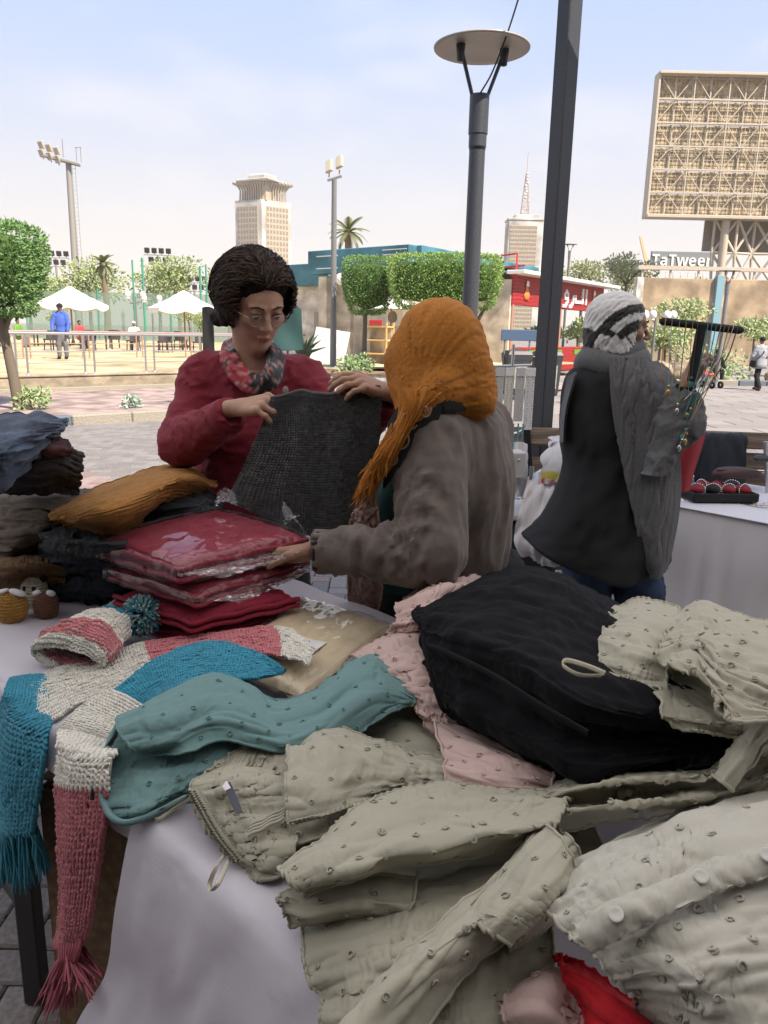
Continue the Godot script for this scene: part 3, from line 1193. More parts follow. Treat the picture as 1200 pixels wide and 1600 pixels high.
func masts():
	mat("mast_paint", lin(.36,.34,.31), .6, {"tex": tex.grain, "scale": .6})
	mat("lamp_box", lin(.42,.38,.31), .5)
	mat("lamp_face", lin(.68,.62,.48), .25)
	# the tall one with its ladder
	var o := thing("light_mast", "tall pale concrete light mast with caged ladder and crown of flood lights", "light mast", Vector3(-43,0,-110))
	var b := MB.new()
	b.tube([Vector3.ZERO, Vector3(0,22.4,0)], [.5, .34], 12)
	build(b, "shaft", M.mast_paint, o)
	var l := MB.new()
	for s in [.6, 1.05]: l.bar(Vector3(s,0,.1), Vector3(s - .12,22.2,.1), .05)
	for k in 40: l.bar(Vector3(.58,.5 + k * .54,.1), Vector3(1.0,.5 + k * .54,.1), .035)
	build(l, "ladder", M.mast_paint, o)
	var pf := MB.new()
	pf.box(Vector3(-.9,22.6,0), Vector3(4.6,.35,1.6), .06, Basis(Vector3(0,0,1), -.22))
	pf.bar(Vector3(1.3,22.4,.4), Vector3(1.3,24.2,.4), .08)
	pf.bar(Vector3(1.9,22.3,.4), Vector3(1.9,24.2,.4), .08)
	pf.bar(Vector3(1.2,24.1,.4), Vector3(2.0,24.1,.4), .08)
	pf.bar(Vector3(-.6,23,0), Vector3(-.6,25.2,0), .09)
	build(pf, "platform", M.mast_paint, o)
	for k in 6:
		var h := MB.new()
		flood_head(h, Vector3(-3.2 + k % 3 * 1.0, 24.3 - (k % 3) * .35 - k / 3 * 1.0, .6), .95, Basis(Vector3(0,1,0), -.5) * Basis(Vector3(1,0,0), .4))
		build(h, "flood_light", M.lamp_box, o)
	# smaller towers
	var spots := [[-23.0, -80, 8.3, "small slim tower with two rows of dark flood lights"], [-20.2, -83, 5.9, "low tower of dark flood lights half sunk in the trees"], [-34.0, -82, 8.0, "dark flood light tower beside the left topiary crown"]]
	for s in spots:
		var t := thing("flood_light_tower", s[3], "light tower", Vector3(s[0],0,s[1]), .2, "small flood light towers")
		var m := MB.new()
		m.tube([Vector3.ZERO, Vector3(0,s[2],0)], [.16, .1], 8)
		build(m, "pole", M.mast_paint, t)
		for r in 2:
			var fr := MB.new()
			fr.box(Vector3(0,s[2] - r * .85,0), Vector3(2.7 - r * .9,.1,.1))
			build(fr, "crossbar", M.grey_paint if M.has("grey_paint") else M.mast_paint, t)
			for k in 4 - r:
				var h := MB.new()
				flood_head(h, Vector3(-1.0 + r * .35 + k * .68,s[2] + .42 - r * .85,.1), .5, Basis(Vector3(1,0,0), .35))
				build(h, "flood_light", M.dark_wicker, t)
	# slim pole with a pair of floods before the blue building
	var p := thing("flood_light_pole", "slim grey pole with a pair of square flood lights before the blue roofed building", "light pole", Vector3(-1.66,0,-24))
	mat("pole_grey", lin(.24,.24,.25), .45, {"tex": tex.grain, "scale": 1.0})
	var pb := MB.new()
	pb.tube([Vector3.ZERO, Vector3(0,5.78,0)], [.105, .075], 10)
	build(pb, "shaft", M.pole_grey, p)
	var cb := MB.new()
	cb.bar(Vector3(-.2,5.75,0), Vector3(.22,5.88,0), .06)
	build(cb, "crossbar", M.pole_grey, p)
	for s in [-1.0, 1.0]:
		var h := MB.new()
		var bs := Basis(Vector3(0,1,0), -.7) * Basis(Vector3(0,0,1), .2) * Basis(Vector3(1,0,0), -.2)
		h.box(Vector3(s * .15,6.2 + s * .06,0), Vector3(.27,.36,.08), .02, bs)
		h.bar(Vector3(s * .15,5.84,0), Vector3(s * .15,6.05,0), .04)
		var fl := build(h, "flood_light", M.lamp_box, p)
		var fc := MB.new()
		fc.box(Vector3(s * .15,6.2 + s * .06,0) + bs.z * .045, Vector3(.21,.3,.012), .003, bs)
		build(fc, "lens", M.lamp_face, fl)
	palm(Vector3(-3.1,0,-60), 8.2, 1.75, 22, "date palm rising behind the blue roofed building")
	# net masts by the terrace
	for s in [[-16.9, -55, 6.0, "tall green net pole left of the small light tower"], [-13.2, -56, 5.6, "tall green net pole right of the small light tower"], [-9.9, -56, 5.2, "green net pole before the far low trees"]]:
		var np := thing("net_pole", s[3], "pole", Vector3(s[0],.4,s[1]), 0, "tall green poles of the sports net")
		var q := MB.new()
		q.tube([Vector3.ZERO, Vector3(0,s[2] - .4,0)], [.09, .07], 8)
		build(q, "shaft", M.green_paint, np)
		var arm := MB.new()
		arm.bar(Vector3(-.15,s[2] - .6,0), Vector3(.15,s[2] - .6,0), .05)
		build(arm, "bracket", M.green_paint, np)
	lamp_globes(Vector3(-13.983,.761,-44), 2.3, 2, "double globe lamp with a pole between the parasols")
	lamp_globes(Vector3(-13.087,.78,-44), 2.1, 2, "double globe lamp next to the right parasol")

func window_rows(b: MB, o: Vector3, ux: Vector3, w: float, h: float, cols: int, rows: int, fw: float, fh: float, out: Vector3, depth: float):
	var bs := Basis(ux, Vector3.UP, out)
	for r in rows:
		for c in cols:
			b.box(o + ux * (c + .5) * w / cols + Vector3(0, (r + .5) * h / rows, 0) + out * depth, Vector3(w / cols * fw,h / rows * fh,.5), 0, bs)

func towers():
	mat("white_stone", lin(.70,.67,.61), .8, {"tex": tex.cloudy, "scale": .02})
	mat("cream_stone", lin(.56,.47,.35), .8, {"tex": tex.grain, "scale": .05})
	mat("far_glass", lin(.22,.19,.16), .4)
	var o := thing("white_tower", "white office tower with a grid of small windows and a flared crown of columns", "tower", Vector3(-71.0,0,-450))
	# near edge at the origin; two faces run back from it
	var a := Vector3(-.90,0,-.44)
	var c := Vector3(.80,0,-.60)
	var wa := 18.0
	var wc := 18.5
	var h := 70.0
	var wall := MB.new()
	var p := [Vector3.ZERO, a * wa, a * wa + c * wc, c * wc]
	for k in 4:
		var q: Vector3 = p[k]
		var r: Vector3 = p[(k + 1) % 4]
		wall.out([q, r, r + Vector3(0,h,0), q + Vector3(0,h,0)], (p[0] + p[2]) / 2 + Vector3(0,h / 2,0))
	wall.out([p[0] + Vector3(0,h,0), p[1] + Vector3(0,h,0), p[2] + Vector3(0,h,0), p[3] + Vector3(0,h,0)], Vector3.ZERO)
	build(wall, "wall", M.white_stone, o)
	for f in [[a, wa, 7, Vector3(-.44,0,.90)], [c, wc, 7, Vector3(.60,0,.80)]]:
		var pan := MB.new()
		pan.box(f[0] * f[1] * .52 + Vector3(0,34,0) + f[3] * .1, Vector3(f[1] * .76,66,.5), 0, Basis(f[0], Vector3.UP, f[0].cross(Vector3.UP)))
		var pn := build(pan, "grid_panel", M.cream_stone, o)
		var win := MB.new()
		window_rows(win, f[0] * f[1] * .14 + Vector3(0,1.0,0), f[0], f[1] * .76, 66, f[2], 22, .6, .62, f[3], .2)
		var wn := build(win, "windows", M.far_glass, pn)
		wn.set_meta("kind", "stuff")
	var mid: Vector3 = (p[0] + p[2]) / 2
	var col := MB.new()
	for k in 4:
		var q: Vector3 = p[k]
		var r: Vector3 = p[(k + 1) % 4]
		for j in 10:
			var s := q.lerp(r, (j + .5) / 10.0)
			var e := mid.lerp(s, .86)
			col.tube([e + Vector3(0,h,0), mid.lerp(s, .84) + Vector3(0,h + 5.5,0), mid.lerp(s, .94) + Vector3(0,h + 8.2,0), mid.lerp(s, 1.1) + Vector3(0,h + 9.6,0)], [.5, .45, .75, 1.1], 5)
	var cs := build(col, "crown_columns", M.cream_stone, o)
	cs.set_meta("kind", "stuff")
	var core := MB.new()
	var slab := MB.new()
	var up := MB.new()
	var bs := Basis(a, Vector3.UP, a.cross(Vector3.UP))
	core.box(mid + Vector3(0,h + 4.5,0), Vector3(13,9.5,13), 0, bs)
	slab.box(mid + Vector3(0,h + 10.1,0), Vector3(21.5,1.1,21.5), .3, bs)
	up.box(mid + Vector3(0,h + 12.2,0), Vector3(12,3.4,12), .8, bs)
	build(core, "crown_core", M.cream_stone, o)
	build(slab, "roof_slab", M.white_stone, o)
	build(up, "roof_house", M.white_stone, o)
	# the broadcasting tower
	mat("beige_stone", lin(.52,.42,.31), .85, {"tex": tex.grain, "scale": .04})
	var t := thing("broadcast_tower", "beige tower block with long window rows and a lattice antenna", "tower", Vector3(82.0,0,-500))
	var body := MB.new()
	body.box(Vector3(0,34,0), Vector3(21,68,14), .4)
	build(body, "wall", M.white_stone, t)
	var face := MB.new()
	face.box(Vector3(-1.2,33,7.1), Vector3(16.6,64,.5), .1)
	face.box(Vector3(-10.4,33,0), Vector3(.6,64,11), .1)
	var fc := build(face, "window_face", M.beige_stone, t)
	var wr := MB.new()
	for r in 26:
		for k in 11:
			wr.box(Vector3(-8.7 + k * 1.5,3.4 + r * 2.42,7.35), Vector3(1.0,1.15,.3), 0)
	var w2 := build(wr, "windows", M.far_glass, fc)
	w2.set_meta("kind", "stuff")
	var cap := MB.new()
	cap.box(Vector3(0,68.6,0), Vector3(22,1.2,15), .2)
	cap.box(Vector3(1,70.4,0), Vector3(15,2.4,9), .2)
	build(cap, "roof", M.white_stone, t)
	mat("mast_red", lin(.42,.33,.30), .6)
	var an2 := MB.new()
	for s in [[-1, -1], [1, -1], [1, 1], [-1, 1]]:
		an2.bar(Vector3(s[0] * 2.4,71,s[1] * 2.4), Vector3(s[0] * .5,96,s[1] * .5), .35)
	for k in 12:
		var r0 := lerpf(2.4, .5, k / 12.0)
		var r1 := lerpf(2.4, .5, (k + 1) / 12.0)
		var y0 := 71.0 + k * 25.0 / 12.0
		for s in 4:
			var d0 := Vector3([-1,1,1,-1][s],0,[-1,-1,1,1][s])
			var d1 := Vector3([1,1,-1,-1][s],0,[-1,1,1,-1][s])
			an2.bar(d0 * r0 + Vector3(0,y0,0), d1 * r1 + Vector3(0,y0 + 2.08,0), .2)
			an2.bar(d0 * r0 + Vector3(0,y0,0), d1 * r0 + Vector3(0,y0,0), .2)
	an2.tube([Vector3(0,95,0), Vector3(0,107.5,0)], [.45, .15], 6)
	build(an2, "antenna", M.mast_red, t)
	var dish := MB.new()
	for k in 14: dish.ball(Vector3(rng.randf_range(-2.2, 2.2) * (1.0 - k / 20.0), 73 + k * 1.7, 1.6), Vector3(.8,.8,.5), 6, 4)
	var ds := build(dish, "dishes", M.white_stone, t)
	ds.set_meta("kind", "stuff")

func blue_building():
	mat("teal_fascia", lin(.075,.25,.34), .6, {"tex": tex.cloudy, "scale": .3})
	mat("cream_wall", lin(.74,.65,.53), .9, {"tex": tex.cloudy, "scale": .4, "bump": tex.bumpy, "depth": .5})
	mat("pale_wall", lin(.80,.74,.67), .9, {"tex": tex.cloudy, "scale": .5})
	mat("white_metal", lin(.72,.72,.70), .5)
	mat("leaf_green", lin(.10,.26,.03), .7)
	var o := thing("blue_roofed_building", "low cream building with a deep teal roof fascia", "building", Vector3(.8,0,-28))
	var a := Vector3(-.757,0,-.653)   # along the left face, away from the corner
	var c := Vector3(.56,0,-.828)     # along the right face
	var na := Vector3(-.653,0,.757)
	var nc := Vector3(.828,0,.56)
	var ba := Basis(a, Vector3.UP, a.cross(Vector3.UP))
	var bc := Basis(c, Vector3.UP, c.cross(Vector3.UP))
	var body := MB.new()
	body.box(a * 2.0 + c * 4.0 - na * .0 + Vector3(0,1.75,0) - nc * .45 - na * .45, Vector3(4.4,3.5,8.0), .02, Basis(a, Vector3.UP, -c))
	build(body, "wall", M.cream_wall, o)
	var wing := MB.new()
	wing.box(a * 7.2 - na * 2.6 + Vector3(0,1.7,0), Vector3(6.2,3.4,4.0), .02, ba)
	build(wing, "side_wing", M.pale_wall, o)
	var fa := MB.new()
	fa.box(a * 2.35 + na * .15 + Vector3(0,4.0,0), Vector3(5.0,.84,.5), .02, ba)
	fa.box(c * 5.0 + nc * .12 + Vector3(0,4.0,0), Vector3(10.0,.84,.5), .02, bc)
	fa.box(a * 7.0 - na * .5 + Vector3(0,3.62,0), Vector3(5.2,.84,.5), .02, ba)
	build(fa, "roof_fascia", M.teal_fascia, o)
	var st := MB.new()
	for e in [[3.8, 4.2], [3.8, 3.76]]: st.box(a * e[0] + na * .41 + Vector3(0,e[1],0), Vector3(1.1,.035,.02), 0, ba)
	for e in [[.5, 4.28], [.5, 4.12]]: st.box(a * e[0] + na * .41 + Vector3(0,e[1],0), Vector3(1.1,.03,.02), 0, ba)
	build(st, "fascia_stripe", M.white_metal, o)
	var pil := MB.new()
	pil.box(a * 4.2 + na * .1 + Vector3(0,1.75,0), Vector3(.45,3.5,.3), .02, ba)
	pil.box(a * 2.9 + na * .05 + Vector3(0,1.75,0), Vector3(.2,3.5,.2), .02, ba)
	build(pil, "pilaster", M.cream_wall, o)
	var door := MB.new()
	door.box(a * 4.72 + na * .0 + Vector3(0,1.1,0), Vector3(.3,2.2,.1), .01, ba)
	build(door, "shutter", M.kerb_pale, o)
	var ac := MB.new()
	ac.box(a * .35 + na * .3 + Vector3(0,2.0,0), Vector3(.75,.55,.35), .03, ba)
	var acu := build(ac, "air_conditioner", M.white_metal, o)
	var fan := MB.new()
	fan.lathe([[.21, .0], [.21, .015], [.17, .02], [.0, .01]], 16, a * .45 + na * .48 + Vector3(0,2.0,0), Vector3.ONE, true, Basis(a, na, a.cross(na)))
	build(fan, "fan_grille", M.grey_paint, acu)
	# right hand end, seen past the lamp: white and green panels
	var pn := MB.new()
	pn.box(c * 5.3 + nc * .15 + Vector3(0,1.45,0), Vector3(1.4,2.9,.12), .01, bc)
	build(pn, "white_panel", M.white_metal, o)
	var gn := MB.new()
	gn.box(c * 7.0 + nc * .15 + Vector3(0,1.45,0), Vector3(1.9,2.9,.12), .01, bc)
	build(gn, "green_panel", M.leaf_green, o)
	# things leaning by its wall
	var sg := thing("round_wall_lamp", "round white lamp on the cream wall behind the slim topiary", "wall lamp", Vector3(-1.683,3.283,-28.5))
	var sb := MB.new()
	sb.ball(Vector3.ZERO, Vector3(.22,.22,.22), 14, 10)
	build(sb, "globe", M.globe_glass, sg)
	var sk := MB.new()
	sk.bar(Vector3(0,0,-.1), Vector3(0,0,-.9), .05)
	build(sk, "bracket", M.grey_paint, sg)
	var bd := thing("leaning_boards", "white boards leaning on the cream wall behind the flood light pole", "boards", Vector3(-1.66,.353,-26))
	for k in 3:
		var q := MB.new()
		q.box(Vector3(-.6 + k * .34,.62,-.1 * k), Vector3(.5,1.25 - k * .1,.04), .005, Basis(Vector3(0,1,0), -.4) * Basis(Vector3(0,0,1), -.12) * Basis(Vector3(1,0,0), -.22))
		build(q, "board", M.white_metal, bd)
	var ag := thing("agave_plant", "spiky grey green agave at the building's foot right of the face", "plant", Vector3(-2.68,.496,-25))
	mat("agave", lin(.07,.11,.07), .6)
	for k in 16:
		var q := MB.new()
		var an := TAU * k / 16.0 * 2.4
		var d := Vector3(cos(an), 0, sin(an))
		q.tube([Vector3.ZERO, d * .25 + Vector3(0,.35 + .02 * k,0), d * (.75 - .02 * k) + Vector3(0,.5 + .03 * k,0)], [.05, .06, .006], 5, true, .35)
		build(q, "leaf_blade", M.agave, ag)
	var cab := thing("snack_cart", "small yellow snack cart with glass shelves and a red label behind the topiary trunk", "cart", Vector3(-.329,.207,-27), -.5)
	mat("cart_yellow", lin(.62,.42,.16), .6)
	mat("sign_red", lin(.50,.03,.03), .5)
	for y in [.05, .55, 1.0, 1.45]:
		var q := MB.new()
		q.box(Vector3(0,y,0), Vector3(.95,.05,.55), .008)
		build(q, "shelf", M.cart_yellow, cab)
	for s in [[-1, -1], [1, -1], [1, 1], [-1, 1]]:
		var q := MB.new()
		q.bar(Vector3(s[0] * .45,0,s[1] * .25), Vector3(s[0] * .45,1.6,s[1] * .25), .05)
		build(q, "upright", M.cart_yellow, cab)
	var qh := MB.new()
	qh.box(Vector3(.05,1.58,.27), Vector3(.5,.17,.03), .005)
	build(qh, "label_board", M.sign_red, cab)
	var qb := MB.new()
	qb.box(Vector3(0,.75,-.2), Vector3(.85,1.4,.03))
	build(qb, "back_panel", M.cream_wall, cab)
	var ub := thing("cream_market_umbrella", "small cream umbrella by the snack cart", "umbrella", Vector3(.098,.919,-27.5))
	var uq := MB.new()
	uq.lathe([[.8, 1.35], [.4, 1.72], [.0, 2.0]], 8, Vector3.ZERO, Vector3.ONE, false)
	build(uq, "canopy_cloth", M.parasol_cloth, ub)
	var up := MB.new()
	up.tube([Vector3(0,-.3,0), Vector3(0,1.9,0)], .03, 6)
	build(up, "pole", M.parasol_wood, ub)
	var bx := thing("white_crate", "small white crate standing at the snack cart's right side", "crate", Vector3(.157,.135,-26.5), .3)
	var bq := MB.new()
	bq.box(Vector3(0,.35,0), Vector3(.45,.7,.4), .02)
	build(bq, "body", M.white_metal, bx)
	for k in 3:
		var bl := MB.new()
		bl.box(Vector3(0,.12 + k * .22,.21), Vector3(.4,.06,.02), .004)
		build(bl, "slat", M.kerb_pale, bx)
	# rack with dark clothes seen right of the face
	var rk := thing("bottle_green_banner", "dark green cloth hung on a stand right behind the woman's face", "banner", Vector3(-1.521,1.212,-12), .3)
	mat("dark_teal_cloth", lin(.02,.075,.075), .8, {"tex": tex.grain, "scale": 4.0})
	var sh := sheet([[Vector3(-.2,.62,0), Vector3(0,.72,.04), Vector3(.2,.62,0)], [Vector3(-.22,.3,.02), Vector3(0,.32,-.03), Vector3(.22,.3,.02)], [Vector3(-.23,0,0), Vector3(0,0,.04), Vector3(.23,.02,0)]], 16, 16)
	hang(sh.mesh(.02), "cloth", M.dark_teal_cloth, rk)
	var rb := MB.new()
	rb.tube([Vector3(0,-1.3,-.03), Vector3(0,.72,-.03)], .02, 6)
	build(rb, "stand", M.grey_paint, rk)
	var rk2 := thing("dark_banner", "dark cloth banner on a stand left of the woman's hair", "banner", Vector3(-3.186,1.27,-14), .1)
	var sh2 := sheet([[Vector3(-.09,.6,0), Vector3(0,.62,.03), Vector3(.09,.6,0)], [Vector3(-.1,.2,.02), Vector3(0,.22,-.03), Vector3(.1,.2,.02)], [Vector3(-.1,-.2,0), Vector3(0,-.2,.04), Vector3(.1,-.2,0)]], 12, 12)
	hang(sh2.mesh(.02), "cloth", M.black_cloth, rk2)
	var rb2 := MB.new()
	rb2.tube([Vector3(0,-1.0,-.03), Vector3(0,.62,-.03)], .02, 6)
	build(rb2, "stand", M.grey_paint, rk2)
	# clipped trees
	var dk := lin(.015,.045,.01)
	var lt := lin(.085,.19,.025)
	var t1 := thing("topiary_tree", "dark green clipped topiary tree at the left edge, on a leaning trunk", "topiary", Vector3(-6.3,.1,-13.0), 0, "clipped topiary trees")
	var tb := MB.new()
	tb.tube([Vector3(.13,-.1,0), Vector3(.05,.6,0), Vector3(-.04,1.3,0), Vector3(-.05,1.75,0)], [.1, .085, .075, .07], 9)
	tb.tube([Vector3(-.04,1.25,0), Vector3(.2,1.75,.05)], [.05, .03], 6)
	tb.tube([Vector3(-.04,1.2,0), Vector3(-.3,1.75,.05)], [.05, .03], 6)
	build(tb, "trunk", M.bark, t1)
	boxed_crown(t1, Vector3(-.12,2.27,0), Vector3(1.42,1.42,1.42), .74, 11000, .07, dk, lt)
	var t2 := thing("topiary_tree", "square clipped topiary tree on a thin trunk behind the two women", "topiary", Vector3(-.72,.1,-23.0), .2, "clipped topiary trees")
	var tb2 := MB.new()
	tb2.tube([Vector3(0,-.1,0), Vector3(.04,1.0,0), Vector3(.05,2.1,0)], [.1, .075, .065], 8)
	build(tb2, "trunk", M.bark, t2)
	boxed_crown(t2, Vector3(.12,2.68,0), Vector3(1.42,1.55,1.4), .74, 7000, .068, dk, lt)
	var t3 := thing("clipped_hedge_tree", "wide box clipped hedge tree behind the lamp post", "hedge", Vector3(1.55,0,-22), -.1)
	var tb3 := MB.new()
	tb3.tube([Vector3(.5,-.1,0), Vector3(.45,1.2,0), Vector3(.2,2.1,0)], [.11, .09, .08], 8)
	tb3.tube([Vector3(.45,1.2,0), Vector3(.9,1.8,0), Vector3(1.15,2.3,0)], [.08, .06, .04], 8)
	build(tb3, "trunk", M.bark, t3)
	boxed_crown(t3, Vector3(-.02,2.86,0), Vector3(3.05,1.42,1.6), .9, 14000, .072, lin(.03,.075,.01), lin(.16,.28,.03))
	var lo := tree("low_shrub", Vector3(-.912,.292,-21.5), .62, Vector3(.75,.34,.5), "low leafy shrub at the thin topiary trunk's foot", "", lin(.03,.07,.02), lin(.12,.2,.05), 900, .1, .03, "shrub")
	var wd := tree("weed_plant", Vector3(-5.95,.12,-12.95), .34, Vector3(.4,.18,.3), "green weeds growing round the left topiary trunk", "", lin(.04,.09,.02), lin(.16,.25,.06), 260, .09, .01, "weeds")
	var wd2 := tree("curb_plant", Vector3(-4.488,.12,-13.642), .2, Vector3(.18,.1,.15), "small grey green plant sprouting behind the kerb", "", lin(.05,.10,.07), lin(.2,.3,.22), 120, .09, .01, "plant")
	# planter with a printed board before the shrubs
	var pl := thing("planter_box", "low wooden planter box with a painted panel behind the red sweater's shoulder", "planter", Vector3(-1.204,0,-21.106), .0)
	mat("planter_wood", lin(.40,.28,.16), .8, {"tex": tex.wood, "scale": 1.0})
	mat("painted_panel", lin(.45,.47,.46), .7, {"tex": tex.cloudy, "scale": 1.5})
	for k in 3:
		var q := MB.new()
		q.box(Vector3(-1.6 + k * 1.6,.2,0), Vector3(.1,.5,.1), .01)
		build(q, "corner_post", M.planter_wood, pl)
	for y in [.05, .42]:
		var q := MB.new()
		q.box(Vector3(0,y,.03), Vector3(3.3,.09,.06), .01)
		build(q, "rail", M.planter_wood, pl)
	var pp := MB.new()
	pp.box(Vector3(0,.22,-.01), Vector3(3.2,.32,.04), .004)
	build(pp, "panel", M.painted_panel, pl)

func stroke(b: MB, pts: Array, w: float, d: float, o: Vector3, bs: Basis):
	# a flat brush stroke of width w through points in the plane of the sign
	for i in pts.size() - 1:
		var p: Vector2 = pts[i]
		var q: Vector2 = pts[i + 1]
		var t := (q - p).normalized() * w * .5
		var n := Vector2(-t.y,t.x)
		var poly := [p - t + n, p - t - n, q + t - n, q + t + n]
		b.prism(poly, o + bs.z * .001 * i, bs, d)

func kiosk():
	# front runs from its left corner back to the right
	mat("red_boards", lin(.46,.022,.025), .55, {"tex": tex.wood, "scale": .7})
	mat("dark_tiles", lin(.07,.05,.045), .8)
	mat("shop_shelf", lin(.55,.37,.17), .7)
	var c := Vector3(4.6,0,-30.0)
	var a := Vector3(.574,0,-.819)
	var n := Vector3(-.819,0,-.574) * -1.0
	var o := thing("kiosk", "red food kiosk with white Arabic lettering and a tiled lean-to roof", "kiosk", c)
	var bs := Basis(a, Vector3.UP, a.cross(Vector3.UP))
	n = bs.z
	var w := 9.6
	var sign_board := MB.new()
	sign_board.box(a * w / 2 + Vector3(0,3.13,0), Vector3(w,1.1,.14), .02, bs)
	var sb := build(sign_board, "sign_board", M.red_boards, o)
	var tr := MB.new()
	tr.box(a * (w / 2 + .2) + Vector3(0,3.75,0) + n * .25, Vector3(w + .9,.14,.75), .02, bs)
	build(tr, "roof_edge", M.white_metal, o)
	for k in 24:
		var q := MB.new()
		q.box(a * (k + .5) * (w + .8) / 24.0 + Vector3(0,3.93,0) - n * .5, Vector3(.38,.08,2.0), .015, bs * Basis(Vector3(1,0,0), .12))
		build(q, "roof_tile", M.dark_tiles, o)
	# letters  (alef, lam, reh, waw) right to left
	var L := MB.new()
	var oo := a * 5.2 + Vector3(0,3.13,0) + n * .1
	var s := 1.0
	stroke(L, [Vector2(2.1,-.22), Vector2(2.1,.33)], .13, .06, oo, bs)
	stroke(L, [Vector2(1.7,.33), Vector2(1.7,-.2), Vector2(.85,-.2), Vector2(.85,.02)], .13, .06, oo, bs)
	stroke(L, [Vector2(.62,.0), Vector2(.6,-.25), Vector2(.42,-.4), Vector2(.2,-.42)], .13, .06, oo, bs)
	stroke(L, [Vector2(.0,-.1), Vector2(-.28,-.1), Vector2(-.36,.06), Vector2(-.2,.2), Vector2(-.02,.08), Vector2(.0,-.2), Vector2(-.2,-.4), Vector2(-.5,-.42)], .12, .06, oo, bs)
	build(L, "lettering", M.white_metal, sb)
	# painted pots at both ends
	mat("pot_orange", lin(.62,.20,.05), .5)
	for x in [1.15, 8.3]:
		var pt := MB.new()
		var po: Vector3 = a * x + Vector3(0,3.1,0) + n * .09
		pt.lathe([[.0, -.3], [.2, -.28], [.24, -.1], [.1, .1], [.12, .3], [.0, .32]], 14, po, Vector3(1,1,.25), true, bs)
		build(pt, "pot_emblem", M.pot_orange, sb)
		var pw := MB.new()
		pw.lathe([[.08, .2], [.13, .22], [.1, .4], [.0, .42]], 12, po + n * .02, Vector3(1,1,.25), true, bs)
		build(pw, "pot_steam", M.white_metal, sb)
	# posts, counter, dark inside with shelves
	for x in [.1, 4.7, 9.3]:
		var q := MB.new()
		q.box(a * x + Vector3(0,1.3,0), Vector3(.14,2.6,.14), .01, bs)
		build(q, "post", M.rust, o)
	var ct := MB.new()
	ct.box(a * (w / 2) + Vector3(0,.5,0) - n * .1, Vector3(w - .3,1.0,.5), .02, bs)
	build(ct, "counter", M.red_boards, o)
	var cp := MB.new()
	for k in 3: cp.box(a * (1.6 + k * 2.6) + Vector3(0,.78,0) + n * .17, Vector3(1.2,.22,.03), .004, bs)
	build(cp, "counter_panel", M.leaf_green, o)
	var bk := MB.new()
	bk.box(a * 1.9 + Vector3(0,1.5,0) - n * 2.4, Vector3(3.8,3.0,.12), .01, bs)
	bk.box(Vector3(0,1.75,0) - n * 1.2 , Vector3(.12,3.5,2.4), .01, bs)
	build(bk, "back_wall", M.cream_wall, o)
	for y in [1.2, 1.6, 2.0, 2.35]:
		var q := MB.new()
		q.box(a * 1.9 + Vector3(0,y,0) - n * 2.15, Vector3(3.4,.05,.4), .005, bs)
		build(q, "shelf", M.shop_shelf, o)
	var rf := MB.new()
	rf.box(a * (w / 2) + Vector3(0,3.72,0) - n * 1.3, Vector3(w,.1,2.6), .02, bs)
	build(rf, "roof", M.dark_tiles, o)
	var rp := MB.new()
	rp.bar(Vector3(-1.5,3.85,-1.0), Vector3(.4,3.98,.3), .06)
	rp.bar(Vector3(.1,3.6,.2), Vector3(.1,4.4,.2), .06)
	rp.bar(Vector3(-1.5,4.25,-1.0), Vector3(.1,4.4,.2), .05)
	build(rp, "roof_railing", M.sign_red, o)

